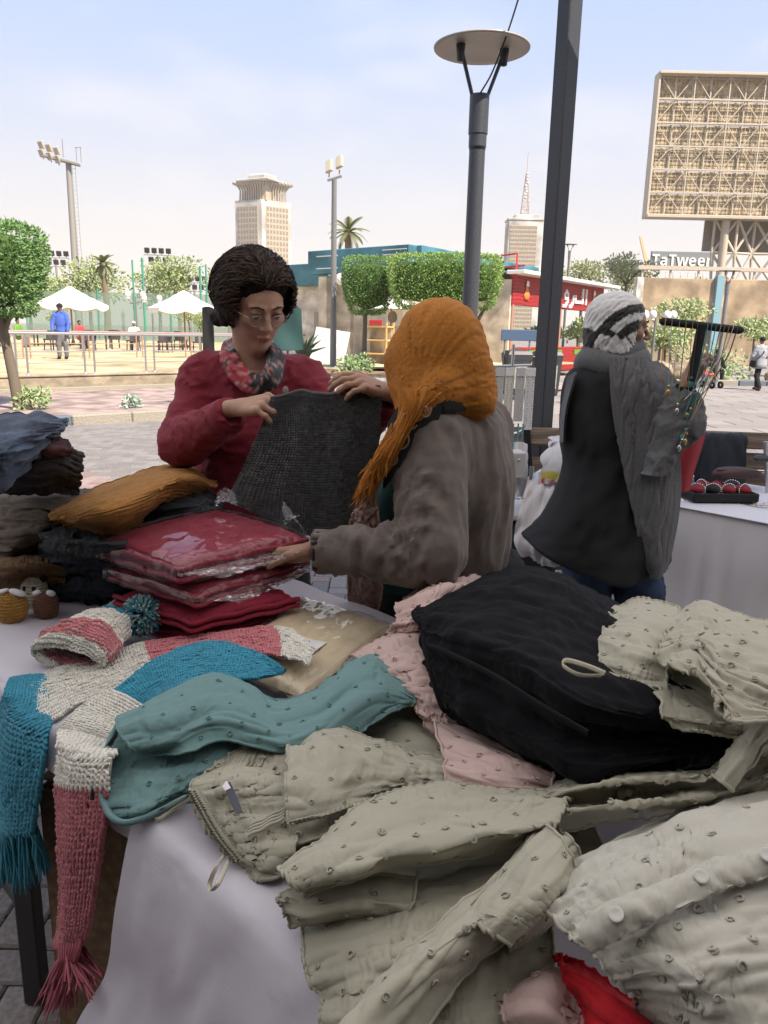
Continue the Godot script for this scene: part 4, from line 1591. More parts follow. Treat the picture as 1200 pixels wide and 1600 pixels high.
func billboard():
	mat("truss", lin(.64,.56,.45), .6, {"tex": tex.grain, "scale": .5})
	mat("sheet_back", lin(.66,.53,.35), .8, {"tex": tex.cloudy, "scale": .5})
	var o := thing("billboard", "huge billboard seen from behind, tan panels on a steel truss frame", "billboard", Vector3(18.9,0,-60))
	var w := 15.0
	var y0 := 10.25
	var h := 9.3
	var cols := 12
	for r in 6:
		for k in cols:
			var q := MB.new()
			q.box(Vector3((k + .5) * w / cols, y0 + (r + .5) * h / 6, -.62), Vector3(w / cols - .03,h / 6 - .06,.08), .01)
			build(q, "panel", M.sheet_back, o)
	for r in 7:
		var q := MB.new()
		q.box(Vector3(w / 2,y0 + r * h / 6,-.15), Vector3(w,.1,.1), .01)
		build(q, "crossbeam", M.truss, o)
		var q2 := MB.new()
		q2.box(Vector3(w / 2,y0 + r * h / 6 - .12,-.5), Vector3(w,.06,.06))
		build(q2, "rear_crossbeam", M.truss, o)
	for k in 13:
		var q := MB.new()
		q.box(Vector3(k * w / 12,y0 + h / 2,-.15 if k % 2 == 0 else -.4), Vector3(.08,h,.08))
		build(q, "upright", M.truss, o)
	for r in 6:
		for k in 12:
			var q := MB.new()
			var f := 1 if (k + r) % 2 == 0 else -1
			var x := (k + .5) * w / 12
			var y := y0 + (r + .5) * h / 6
			q.bar(Vector3(x - .62,y - f * h / 12,-.2), Vector3(x + .62,y + f * h / 12,-.2), .055)
			build(q, "brace", M.truss, o)
	var net := MB.new()
	for k in 48: net.bar(Vector3(k * w / 48,y0,-.5), Vector3(k * w / 48,y0 + h,-.5), .03)
	for k in 34: net.bar(Vector3(0,y0 + k * h / 34,-.52), Vector3(w,y0 + k * h / 34,-.52), .03)
	var ng := build(net, "small_battens", M.truss, o)
	ng.set_meta("kind", "stuff")
	var fr := MB.new()
	fr.box(Vector3(-.08,y0 + h / 2,-.5), Vector3(.16,h + .3,1.0), .02)
	fr.box(Vector3(w / 2,y0 - .12,-.4), Vector3(w + .3,.22,1.3), .02)
	fr.box(Vector3(w / 2,y0 + h + .1,-.4), Vector3(w + .3,.18,1.2), .02)
	build(fr, "outer_frame", M.truss, o)
	# pylon of crossing tubes
	var pts := []
	for y in [5.4, 7.7, 10.1]:
		for k in 5: pts.append(Vector3(5.3 + k * 1.5 + (.0 if y > 7 else .2), y, -.9 + .5 * (k % 2)))
	for r in 2:
		for k in 4:
			for e in [[0, 1], [1, 0], [0, 0]]:
				var q := MB.new()
				q.tube([pts[r * 5 + k + e[0]], pts[(r + 1) * 5 + k + e[1]]], .11, 6)
				build(q, "pylon_tube", M.truss, o)
			var q3 := MB.new()
			q3.tube([pts[r * 5 + k], pts[r * 5 + k + 1]], .09, 6)
			build(q3, "pylon_tube", M.truss, o)
	for x in [6.0, 10.5]:
		var q := MB.new()
		q.tube([Vector3(x,0,-.6), Vector3(x,10,-.6)], .3, 10)
		build(q, "leg", M.truss, o)
	var pk := MB.new()
	pk.box(Vector3(8,9.0,-1.6), Vector3(6.4,2.2,.15), .02)
	build(pk, "rear_panel", M.kerb_pale, o)

func right_side():
	mat("ochre_wall", lin(.52,.39,.26), .9, {"tex": tex.cloudy, "scale": .15, "bump": tex.bumpy, "depth": 1.0})
	mat("blue_paint", lin(.20,.34,.40), .7)
	var o := thing("boundary_wall", "tall ochre boundary wall with a pale blue pier", "wall", Vector3(14.2,0,-46))
	var b := MB.new()
	b.box(Vector3(9,2.4,-.2), Vector3(18,4.8,.4), .02)
	build(b, "wall_face", M.ochre_wall, o)
	var pier := MB.new()
	pier.box(Vector3(4.7,2.5,.05), Vector3(.42,5.0,.4), .02)
	build(pier, "blue_pier", M.blue_paint, o)
	var pw := MB.new()
	pw.box(Vector3(.1,2.4,.08), Vector3(.4,4.8,.5), .02)
	build(pw, "white_pier", M.pale_wall, o)
	var rl := MB.new()
	rl.box(Vector3(9,5.35,-.1), Vector3(18,.22,.3), .01)
	for k in 12: rl.bar(Vector3(.3 + k * 1.6,4.8,-.1), Vector3(.3 + k * 1.6,5.3,-.1), .1)
	build(rl, "top_rail", M.truss, o)
	# board with letters
	var s := thing("letter_sign", "dark grey roof sign with white TaTweer letters", "sign", Vector3(22.8,0,-70))
	mat("sign_grey", lin(.20,.22,.25), .7)
	var sb := MB.new()
	sb.box(Vector3(2.55,8.0,0), Vector3(5.5,1.4,.2), .03)
	build(sb, "board", M.sign_grey, s)
	var tw := hang(words("TaTweer", 1.0, .06, true), "lettering", M.white_metal, s)
	tw.position = Vector3(2.45,7.95,.14)
	tw.scale = Vector3(.92,.92,1)
	for k in 9:
		var q := MB.new()
		q.bar(Vector3(k * .65,0,-.1), Vector3(k * .65,7.0,-.1), .1)
		build(q, "stilt", M.pale_wall, s)
	# trees
	var gr := lin(.06,.085,.03)
	var y := lin(.19,.19,.07)
	var k2 := 0
	for t in [[15.0, -62, 7.4, 2.4], [19.5, -66, 8.6, 2.8], [22.0, -75, 8.2, 2.4], [12.0, -58, 6.2, 2.2], [12.3, -44, 3.6, 1.3], [24, -62, 5.8, 2.2]]:
		tree("plaza_tree", Vector3(t[0],0,t[1]), t[2], Vector3(t[3],t[3] * .7,t[3]), ["thin olive tree right above the kiosk roof", "tallest dusty olive tree behind the kiosk's right end", "dusty tree left of the grey letter sign", "feathery pale tree peeking over the kiosk roof", "bright bush tree under the kiosk's roof corner", "green tree top behind the ochre wall"][k2], "dusty trees behind the kiosk and wall", gr, y, 1400, .26, .16)
		k2 += 1
	k2 = 0
	for t in [[14.8, -40, 3.5, 1.6], [17.6, -38, 2.5, 1.2], [13.0, -36, 2.2, 1.2], [11.6, -33, 1.8, .9], [9.6, -40, 2.2, 1.2], [17.2, -33, 2.4, 1.2], [7.6, -38, 1.9, .9]]:
		tree("feathery_tree", Vector3(t[0],0,t[1]), t[2], Vector3(t[3],t[3] * .42,t[3]), ["feathery flat crowned tree before the ochre wall, above the necklaces", "pale feathery tree at the right edge before the wall", "thin leafy young tree left of the necklace stand", "low leafy shrub tree beside the profile's chin", "green shrub tree below the kiosk counter's end", "small yellow green tree behind the far woman", "round shrub beneath the red kiosk sign"][k2], "young trees in front of the ochre wall", lin(.07,.11,.03), lin(.22,.28,.09), 800, .2, .07)
		k2 += 1
	var hb := tree("flower_bed", Vector3(12.6,0,-31), .7, Vector3(3.0,.35,.9), "low green flower bed along the plaza's right edge", "", lin(.05,.09,.03), lin(.2,.27,.09), 1500, .16, .02, "shrubs")
	lamp_globes(Vector3(10.1,0,-30), 2.2, 2, "double globe lamp left of the necklace stand")
	lamp_globes(Vector3(11.4,0,-33), 2.3, 2, "double globe lamp above the necklace stand's left end")
	lamp_globes(Vector3(17.0,0,-31.5), 2.1, 1, "single globe lamp at the right edge above the far woman")
	# street lamp of the same kind as the near one
	disc_lamp(Vector3(10.55,0,-25), 3.55, "far disc street lamp before the ochre wall", .5)
	disc_lamp(Vector3(9.0,0,-40.5), 5.9, "farthest disc lamp, its plate just peeking behind the square post", .5)
	# crane
	var cr2 := thing("crane", "slim yellow crane jib far behind the wall", "crane", Vector3(42,0,-130))
	mat("crane_yellow", lin(.60,.42,.22), .6)
	var cb := MB.new()
	cb.bar(Vector3(1.6,6,0), Vector3(-2.0,17,0), .35)
	build(cb, "jib", M.crane_yellow, cr2)
	var cm := MB.new()
	cm.box(Vector3(1.6,3,0), Vector3(2.4,6,2.4), .1)
	cm.bar(Vector3(-2.0,17,0), Vector3(3.2,5,0), .08)
	build(cm, "cabin", M.crane_yellow, cr2)
	# kerb island on the right with painted stones
	var isl := Node3D.new()
	isl.name = "island_kerb"
	add_child(isl)
	structure(isl, "painted kerb stones round the planting on the right")
	var km := MB.new()
	km.box(Vector3(0,.08,0), Vector3(.95,.2,.3), .02)
	var stone := km.done()
	for k in 9: piece(stone, "kerb_stone", M.kerb_dark if k % 2 == 0 else M.kerb_pale, isl, Transform3D(Basis(Vector3.UP, .1), Vector3(8.2 + k * .98,.0,-25.6 - .1 * k)))
	# boulders
	mat("boulder", lin(.42,.33,.23), .95, {"tex": tex.cloudy, "scale": 1.0, "bump": tex.bumpy, "depth": 2.0})
	k2 = 0
	for t in [[8.7, -28.0, .75], [9.9, -28.4, .55], [10.9, -28.6, .6], [14.6, -29, .5]]:
		var r := thing("boulder", ["largest tan boulder by the planting, right of the profile", "middle tan boulder left of the thin lamp pole", "tan boulder behind the lamp pole", "small tan boulder behind the far woman"][k2], "boulder", Vector3(t[0],0,t[1]), k2 * 1.3, "tan boulders by the planting")
		var q := Field.new(Vector3(-1.2,-.4,-1.2), Vector3(1.2,1.3,1.2), .07)
		q.egg(Vector3(0,.25,0), Vector3(t[2],t[2] * .75,t[2] * .8), Basis.IDENTITY, .2)
		q.egg(Vector3(.3,.15,.1), Vector3(t[2] * .7,t[2] * .6,t[2] * .7), Basis(Vector3.UP, .6), .1)
		var sk := Flesh.new()
		var nn := FastNoiseLite.new()
		nn.frequency = 1.6
		nn.seed = k2
		sk.add(q, func(p, nrm): return .14 * nn.get_noise_3dv(p))
		hang(sk.mesh(), "stone", M.boulder, r)
		k2 += 1

func disc_lamp(at: Vector3, h: float, label: String, s := 1.0):
	var o := thing("disc_street_lamp", label, "street lamp", at, -.2 if s > .9 else .4, "disc topped street lamps")
	mat("lamp_pole", lin(.06,.066,.08), .45, {"tex": tex.grain, "scale": 2.0})
	var pm: Material = M.lamp_pole if s > .9 else M.pole_grey
	mat("lamp_disc", lin(.36,.33,.29), .45)
	var p := MB.new()
	p.tube([Vector3(0,0,0), Vector3(0,h - .6,0)], [.068, .06], 18)
	build(p, "pole", pm, o)
	var c := MB.new()
	c.lathe([[.0, -.68], [.062, -.68], [.066, -.6], [.0, -.6]], 18, Vector3(0,h,0))
	c.tube([Vector3(0,h - .57,0), Vector3(0,h - .3,0)], .073, 20)
	c.tube([Vector3(0,h - .66,0), Vector3(0,h - .56,0)], .067, 20)
	build(c, "collar", pm, o)
	for sg in [-1.0, 1.0]:
		var a := MB.new()
		var foot := Vector3(sg * .055,h - .32,0)
		var top := Vector3(sg * .17,h + .0,.02)
		a.tube([foot, foot.lerp(top, .55), top], [.014, .014, .016], 8)
		a.lathe([[.0, -.1], [.026, -.09], [.036, .02], [.0, .03]], 10, top)
		build(a, "arm", pm, o)
	var d := MB.new()
	d.lathe([[.0, .05], [.1, .045], [.33, .01], [.355, .0], [.352, -.012], [.3, .0], [.22, .012], [.0, .016]], 40, Vector3(0,h + .02,0))
	build(d, "disc", M.lamp_disc, o)
	var ft := MB.new()
	ft.lathe([[.14, .0], [.14, .02], [.09, .04], [.075, .2], [.068, .22]], 18)
	build(ft, "foot", pm, o)
	return o


# ---------- under and before the canopy, beyond the stall ----------
func chain_loop(b: MB, p: Vector3, q: Vector3, drop: float, r: float, n := 14, lean := Vector3.ZERO):
	var pts := []
	for k in n + 1:
		var t := float(k) / n
		pts.append(p.lerp(q, t) + lean * sin(PI * t) - Vector3(0, drop * pow(sin(PI * t), .55), 0))
	b.tube(pts, r, 5, false)

func beads(b: MB, p: Vector3, q: Vector3, n: int, r: float):
	for k in n: b.ball(p.lerp(q, (k + .5) / n), Vector3.ONE * r, 6, 4)

func near_things():
	var lamp = disc_lamp(Vector3(.645,0,-6.3), 3.57, "tall dark street lamp with a wide flat disc top beside the square post")
	lamp.rotation.y = .25
	mat("cable", lin(.02,.02,.025), .6)
	var wire := MB.new()
	wire.tube(curve([Vector3(.64,3.26,-6.22), Vector3(.72,3.40,-6.2), Vector3(.80,3.62,-6.05), Vector3(.82,3.75,-5.4), Vector3(.74,3.46,-4.4)], 30), .006, 6)
	var wo := build(wire, "power_cable", M.cable)
	metas(wo, "thin black cable strung from the street lamp up to the canopy", "cable")
	bins()
	benches()
	white_stool()
	necklace_rack()
	right_table()
	necklace_stand()

func bins():
	mat("bin_black", lin(.035,.038,.045), .5)
	mat("bin_blue", lin(.05,.09,.16), .55)
	mat("bin_poster", lin(.42,.45,.38), .5, {"tex": tex.cloudy, "scale": 4.0})
	var at := Vector3(3.428,0,-19.053)
	var f := thing("bin_frame", "steel frame with a dark blue name bar above the two bins", "frame", at, .15)
	for x in [-.62, .0, .62]:
		var q := MB.new()
		q.tube([Vector3(x,0,0), Vector3(x,1.62,0)], .022, 6)
		build(q, "upright", M.grey_paint, f)
	var bar := MB.new()
	bar.box(Vector3(-.15,1.5,.03), Vector3(1.15,.26,.04), .01)
	build(bar, "name_bar", M.bin_blue, f)
	var rl := MB.new()
	rl.tube([Vector3(-.62,1.0,.1), Vector3(.62,1.0,.1)], .018, 6)
	rl.tube([Vector3(-.62,.25,.1), Vector3(.62,.25,.1)], .018, 6)
	build(rl, "cross_rail", M.grey_paint, f)
	for k in 2:
		var o := thing("litter_bin", ["dark litter bin with a pale poster, left of the square post", "dark litter bin with a pale poster, right of the square post"][k], "bin", at + Vector3(-.3 + k * .75,.08,.1 - k * .1), .15, "dark litter bins in the frame")
		var q := MB.new()
		var rows := []
		for j in 5:
			var w: float = [.22, .24, .28, .29, .3][j]
			var y: float = [.0, .05, .8, .85, .95][j]
			rows.append([Vector3(-w,y,-w), Vector3(w,y,-w), Vector3(w,y,w), Vector3(-w,y,w)])
		for j in 4:
			for e in 4:
				q.out([rows[j][e], rows[j][(e + 1) % 4], rows[j + 1][(e + 1) % 4], rows[j + 1][e]], Vector3(0,.4,0))
		q.out([rows[0][0], rows[0][1], rows[0][2], rows[0][3]], Vector3(0,.4,0))
		build(q, "body", M.bin_black, o)
		var lid := MB.new()
		lid.lathe([[.42, .93], [.43, .97], [.36, 1.05], [.0, 1.1]], 4, Vector3.ZERO, Vector3.ONE, false, Basis(Vector3.UP, PI / 4))
		build(lid, "lid", M.bin_black, o)
		var ps := MB.new()
		ps.box(Vector3(.02,.45,.285), Vector3(.3,.56,.012), .002, Basis(Vector3(1,0,0), .07))
		build(ps, "poster", M.bin_poster, o)

func bench_slats(o: Node3D, ys: Array, w: float, m: Material, z := .0):
	for k in ys.size():
		var q := MB.new()
		q.box(Vector3(0,ys[k],z - .03 * k), Vector3(w,.095,.035), .008, Basis(Vector3(1,0,0), -.15) * Basis(Vector3(0,0,1), rng.randf_range(-.006, .006)))
		build(q, "slat", m, o)

func benches():
	mat("bench_wood", lin(.27,.20,.145), .75, {"tex": tex.wood, "scale": 1.6})
	mat("cast_iron", lin(.04,.04,.045), .55)
	for k in 2:
		var at: Vector3 = [Vector3(.795,.611,-4.05), Vector3(2.04,.568,-4.35)][k]
		var o := thing("garden_bench", ["wooden slatted bench behind the brown jacketed woman, wound with black straps", "wooden bench behind the white jewellery table, dark cloth over its back"][k], "bench", Vector3(at.x + [.12,.25][k],0,at.z), [.0, -.12][k], "wooden benches behind the stalls")
		bench_slats(o, [1.02, .86] if k == 0 else [.98, .86, .74], 1.25, M.bench_wood)
		for j in 4:
			var q := MB.new()
			q.box(Vector3(0,.45,.1 + j * .11), Vector3(1.25,.035,.09), .008)
			build(q, "seat_slat", M.bench_wood, o)
		for sx in [-.58, .58]:
			var q := MB.new()
			q.tube(curve([Vector3(sx,0,-.12), Vector3(sx,.4,.02), Vector3(sx,.75,-.02), Vector3(sx,1.04,-.07)], 12), .022, 6)
			q.tube(curve([Vector3(sx,0,.5), Vector3(sx,.25,.42), Vector3(sx,.45,.5), Vector3(sx,.66,.48), Vector3(sx,.68,.2), Vector3(sx,.66,.0)], 16), .022, 6)
			build(q, "leg_frame", M.cast_iron, o)
		if k == 0:
			for sx in [-.16, -.28]:
				var st := MB.new()
				st.box(Vector3(sx,.92,.035), Vector3(.035,.34,.012), .004, Basis(Vector3(0,0,1), .12))
				st.box(Vector3(sx + .02,.66,.05), Vector3(.05,.3,.02), .006)
				build(st, "black_strap", M.black_cloth, o)
	# what lies on the right hand bench
	mat("navy_felt", lin(.022,.026,.036), .95, {"tex": tex.grain, "scale": 4.0, "rim": .3})
	var n := thing("navy_cloth", "dark navy cloth draped over the right bench's back", "cloth", Vector3(1.822,.817,-4.2))
	var off := -n.position
	var s := sheet([vs([1.853,.956,-4.48, 1.972,.966,-4.48, 2.107,.961,-4.48]), vs([1.773,1.012,-4.33, 1.894,1.022,-4.33, 2.04,1.01,-4.33]), vs([1.71,.948,-4.26, 1.845,.951,-4.26, 2.01,.94,-4.26]), vs([1.678,.812,-4.25, 1.829,.795,-4.22, 2.019,.783,-4.25]), vs([1.669,.733,-4.24, 1.829,.73,-4.2, 2.019,.719,-4.24])], 24, 24)
	for k in s.p.size(): s.p[k] += off
	s.push(gather_uv(.012, 2.0, 7.0, 4))
	hang(s.mesh(.008), "drape", M.navy_felt, n)
	mat("brown_leather", lin(.10,.045,.035), .5, {"tex": tex.grain, "scale": 3.0})
	var r := thing("leather_roll", "brown leather pouch lying on the right bench before the navy cloth", "pouch", Vector3(1.88,.839,-4.05))
	var q := MB.new()
	q.tube(curve([Vector3(-.13,0,0), Vector3(-.06,.012,0), Vector3(.05,.01,0), Vector3(.14,-.005,0)], 10), [.012, .026, .03, .031, .032, .032, .031, .03, .028, .024, .012], 14, true, 1.5)
	build(q, "body", M.brown_leather, r)
	var q2 := MB.new()
	q2.tube([Vector3(-.13,.03,.034), Vector3(.14,.026,.034)], .004, 5)
	build(q2, "zip", M.cast_iron, r)
	var arm := thing("folding_chair_arm", "grey metal folding chair with a black armrest at the right edge", "chair", Vector3(2.035,.452,-3.95))
	var a1 := MB.new()
	a1.box(Vector3(1.958,.947,-3.95) - arm.position, Vector3(.1,.03,.05), .012)
	build(a1, "armrest", M.cast_iron, arm)
	var a2 := MB.new()
	a2.tube([Vector3(1.957,1.033,-3.95) - arm.position, Vector3(2.002,.799,-3.95) - arm.position, Vector3(.03,-.7,0)], .012, 8)
	a2.tube([Vector3(2.101,1.036,-3.95) - arm.position, Vector3(2.068,.31,-3.95) - arm.position], .012, 8)
	a2.box(Vector3(2.094,.664,-3.95) - arm.position, Vector3(.3,.02,.35), .006)
	build(a2, "frame", M.steel, arm)
	# red pennon like bag by the caped woman
	mat("red_cloth", lin(.36,.022,.03), .8, {"tex": tex.grain, "scale": 4.0})
	var rb := thing("red_bag", "red cloth bag with a cream lining hanging beside the caped woman's arm", "bag", Vector3(1.438,.919,-3.6))
	off = -rb.position
	var t := sheet([vs([1.366,1.16,-3.6, 1.401,1.189,-3.56, 1.473,1.162,-3.6]), vs([1.368,1.073,-3.58, 1.406,1.079,-3.54, 1.457,1.081,-3.58]), vs([1.375,.952,-3.58, 1.393,.957,-3.55, 1.434,.959,-3.58]), vs([1.381,.844,-3.58, 1.391,.845,-3.56, 1.417,.848,-3.58])], 14, 18)
	for k in t.p.size(): t.p[k] += off
	hang(t.mesh(.03), "body", M.red_cloth, rb)
	var ln := sheet([vs([1.4,1.173,-3.6, 1.435,1.179,-3.6, 1.47,1.162,-3.6]), vs([1.371,1.154,-3.55, 1.4,1.145,-3.53, 1.447,1.143,-3.56])], 8, 6)
	for k in ln.p.size(): ln.p[k] += off
	hang(ln.mesh(.004), "lining", M.parasol_cloth, rb)

func gather_uv(amount: float, fu: float, fv: float, sd: int) -> Callable:
	var n := FastNoiseLite.new()
	n.seed = sd
	n.frequency = 1.0
	n.fractal_octaves = 2
	return func(u, v, p): return amount * (1.0 - absf(n.get_noise_2d(u * fv, v * fu)) * 2.4 - .35)

func white_stool():
	mat("white_cotton", lin(.66,.64,.66), .85, {"bump": tex.weave, "depth": .03, "scale": 8.0, "back": Color(.2,.2,.2)})
	var o := thing("draped_stool", "small stool draped with white cloth beside the flared charcoal coat", "stool", Vector3(.723,.458,-3.4))
	var off := -o.position
	var s := sheet([vs([.687,.892,-3.62, .792,.909,-3.66, .921,.912,-3.66, 1.034,.906,-3.62]), vs([.64,.887,-3.42, .73,.905,-3.4, .859,.908,-3.4, .995,.895,-3.42]), vs([.612,.765,-3.38, .711,.779,-3.33, .853,.782,-3.33, 1.01,.774,-3.38]), vs([.59,.644,-3.36, .709,.64,-3.3, .842,.643,-3.3, 1.03,.645,-3.36]), vs([.64,.57,-3.37, .726,.533,-3.32, .84,.541,-3.32, 1.023,.564,-3.36])], 30, 34)
	for k in s.p.size(): s.p[k] += off
	s.push(gather_uv(.018, 1.6, 7.0, 14))
	hang(s.mesh(.003), "cloth", M.white_cotton, o)
	for x in [-.05, .22]:
		var q := MB.new()
		q.tube([Vector3(x,.5,-.08), Vector3(x - .03,-.02 - o.position.y,-.02)], .011, 8)
		build(q, "leg", M.steel, o)
	var b := thing("printed_bag", "white carrier bag with yellow and red print standing on the draped stool", "bag", Vector3(.784,.886,-3.5))
	off = -b.position
	var t := sheet([vs([.772,1.059,-3.5, .812,1.075,-3.5, .87,1.073,-3.5]), vs([.724,.991,-3.44, .783,.99,-3.42, .865,.992,-3.45]), vs([.713,.897,-3.44, .774,.897,-3.4, .875,.9,-3.44])], 20, 22)
	for k in t.p.size(): t.p[k] += off
	t.push(gather_uv(.004, 1.5, 2.5, 24))
	t.col.resize(t.p.size())
	for j in t.nv:
		for i in t.nu:
			var u := i / 19.0
			var v := j / 21.0
			var k := Color(.62,.62,.66)
			if v > .72 and v < .86 and u > .12 and u < .5: k = Color(.55,.48,.08)
			if v > .86 and u > .2 and u < .75 and i % 3 > 0: k = Color(.5,.03,.06)
			if v > .2 and v < .3 and i % 4 == 1 and u < .6: k = Color(.03,.03,.05)
			t.col[j * t.nu + i] = k
	hang(t.mesh(.05), "body", M.print_cloth, b)

func necklace_rack():
	mat("card_white", lin(.74,.73,.71), .8)
	mat("card_grey", lin(.56,.55,.54), .8)
	mat("gold", lin(.62,.42,.16), .3, {"metal": 1.0})
	mat("silver", lin(.60,.60,.60), .25, {"metal": 1.0})
	mat("turquoise", lin(.03,.26,.29), .3)
	var at := Vector3(.558,.723,-3.55)
	var o := thing("card_rack", "wire rack with necklace cards behind the brown jacketed shoulder", "rack", Vector3(at.x,0,at.z), .2)
	var q := MB.new()
	q.tube([Vector3(-.12,1.40,0), Vector3(.1,1.41,0)], .006, 6)
	q.tube([Vector3(.01,1.5,0), Vector3(.01,.75,.0)], .007, 6)
	q.tube([Vector3(-.12,1.40,0), Vector3(-.12,1.44,.02)], .004, 6)
	build(q, "frame", M.steel, o)
	for k in 5:
		var c := thing("necklace_card", ["white necklace card at the left end of the rack, mostly behind the scarf", "second grey card of the rack, with silver chain", "third card of the rack, white, with gold chains", "fourth grey card of the rack, with silver links", "longest white card at the rack's right end"][k], "card", o.position + Vector3(-.105 + k * .05, 1.4 - .14, .012 + .006 * (k % 2)).rotated(Vector3.UP, .2), .2 + .1 * (k % 3 - 1), "necklace cards on the rack")
		var l: float = [.2, .24, .26, .24, .28][k]
		var cb := MB.new()
		cb.box(Vector3(0,.135 - l / 2,0), Vector3(.043,l,.004), .001)
		cb.box(Vector3(0,.118,.004), Vector3(.045,.04,.004), .001)
		build(cb, "card", [M.card_white, M.card_grey][k % 2], c)
		var nb := MB.new()
		for e in 2:
			var x := -.011 + e * .022
			for j in 18: nb.ball(Vector3(x + .003 * sin(j * 1.3), .1 - j * l / 21.0, .008), Vector3(.0025,.0048,.0022), 5, 4)
		build(nb, "chain", [M.silver, M.silver, M.gold, M.silver, M.silver][k], c)
	# half ring and bead strings below
	var h := thing("collar_necklace", "silver half ring necklace hanging below the cards", "necklace", at + Vector3(.02,.28,.03))
	h.position.y = Vector3(.546,1.119,-3.5).y
	var hb := MB.new()
	var pts := []
	for k in 17:
		var a := PI + PI * k / 16.0
		pts.append(Vector3(cos(a) * .055, sin(a) * .04 + .02, 0))
	hb.tube(pts, [.003, .004, .006, .007, .008, .008, .009, .009, .009, .009, .009, .008, .008, .007, .006, .004, .003], 8, true, .5)
	build(hb, "ring", M.silver, h)
	var bd := MB.new()
	for k in 5: beads(bd, Vector3(-.04 + k * .022,.03,.01), Vector3(-.035 + k * .02, -.09 + .02 * (k % 2), .012), 12, .0048)
	var tq := thing("turquoise_beads", "strings of turquoise beads under the half ring necklace", "beads", h.position)
	build(bd, "bead_strings", M.turquoise, tq)
	# a small draped box stand beneath, with jewellery feet
	var bx := thing("jewellery_box", "grey card box with silver studs under the turquoise beads", "box", Vector3(.562,.912,-3.45), .1)
	var bb := MB.new()
	bb.box(Vector3(0,.06,0), Vector3(.13,.12,.1), .006)
	build(bb, "body", M.card_grey, bx)
	var stud := MB.new()
	for k in 3: stud.ball(Vector3(-.03 + k * .03, .085 + .01 * (k % 2), .052), Vector3(.006,.006,.004), 6, 4)
	build(stud, "studs", M.silver, bx)
	var cl := thing("white_banner_cloth", "narrow white cloth hanging beside the grey jewellery box", "cloth", Vector3(.638,.768,-3.5))
	var off := -cl.position
	var s := sheet([vs([.576,1.058,-3.52, .613,1.067,-3.5, .653,1.054,-3.52]), vs([.586,.933,-3.5, .618,.937,-3.48, .657,.935,-3.5]), vs([.6,.803,-3.5, .625,.814,-3.48, .659,.805,-3.5])], 12, 16)
	for k in s.p.size(): s.p[k] += off
	s.push(gather_uv(.008, 2.0, 6.0, 34))
	hang(s.mesh(.003), "drape", M.white_cotton, cl)
	var tb := thing("low_table", "low dark table carrying the jewellery rack behind the brown jacket", "table", Vector3(at.x + .02,0,at.z - .06))
	var tt := MB.new()
	tt.box(Vector3(0,.73,0), Vector3(.5,.03,.4), .006)
	build(tt, "tabletop", M.card_grey, tb)
	mat("slate_cloth", lin(.03,.045,.06), .9)
	var ts := MB.new()
	ts.box(Vector3(0,.5,.0), Vector3(.46,.42,.36), .02)
	build(ts, "skirt", M.slate_cloth, tb)
	for e in [[-1, -1], [1, -1], [1, 1], [-1, 1]]:
		var lg := MB.new()
		lg.bar(Vector3(e[0] * .2,0,e[1] * .15), Vector3(e[0] * .2,.7,e[1] * .15), .025)
		build(lg, "leg", M.cast_iron, tb)
	var mt := thing("metal_findings", "small metal jewellery parts scattered on the low table's edge", "jewellery", Vector3(.598,.821,-3.42))
	for k in 12:
		var r := MB.new()
		var pts2 := []
		for j in 9: pts2.append(Vector3(cos(TAU * j / 8.0) * .012, 0, sin(TAU * j / 8.0) * .012))
		r.tube(pts2, .0022, 4, false)
		var o2 := build(r, "ring", M.silver, mt)
		o2.position = Vector3(rng.randf_range(-.06, .07), rng.randf_range(0, .006), rng.randf_range(-.02, .03))
		o2.rotation = Vector3(rng.randf_range(-.5, .5), 0, rng.randf_range(-.5, .5))

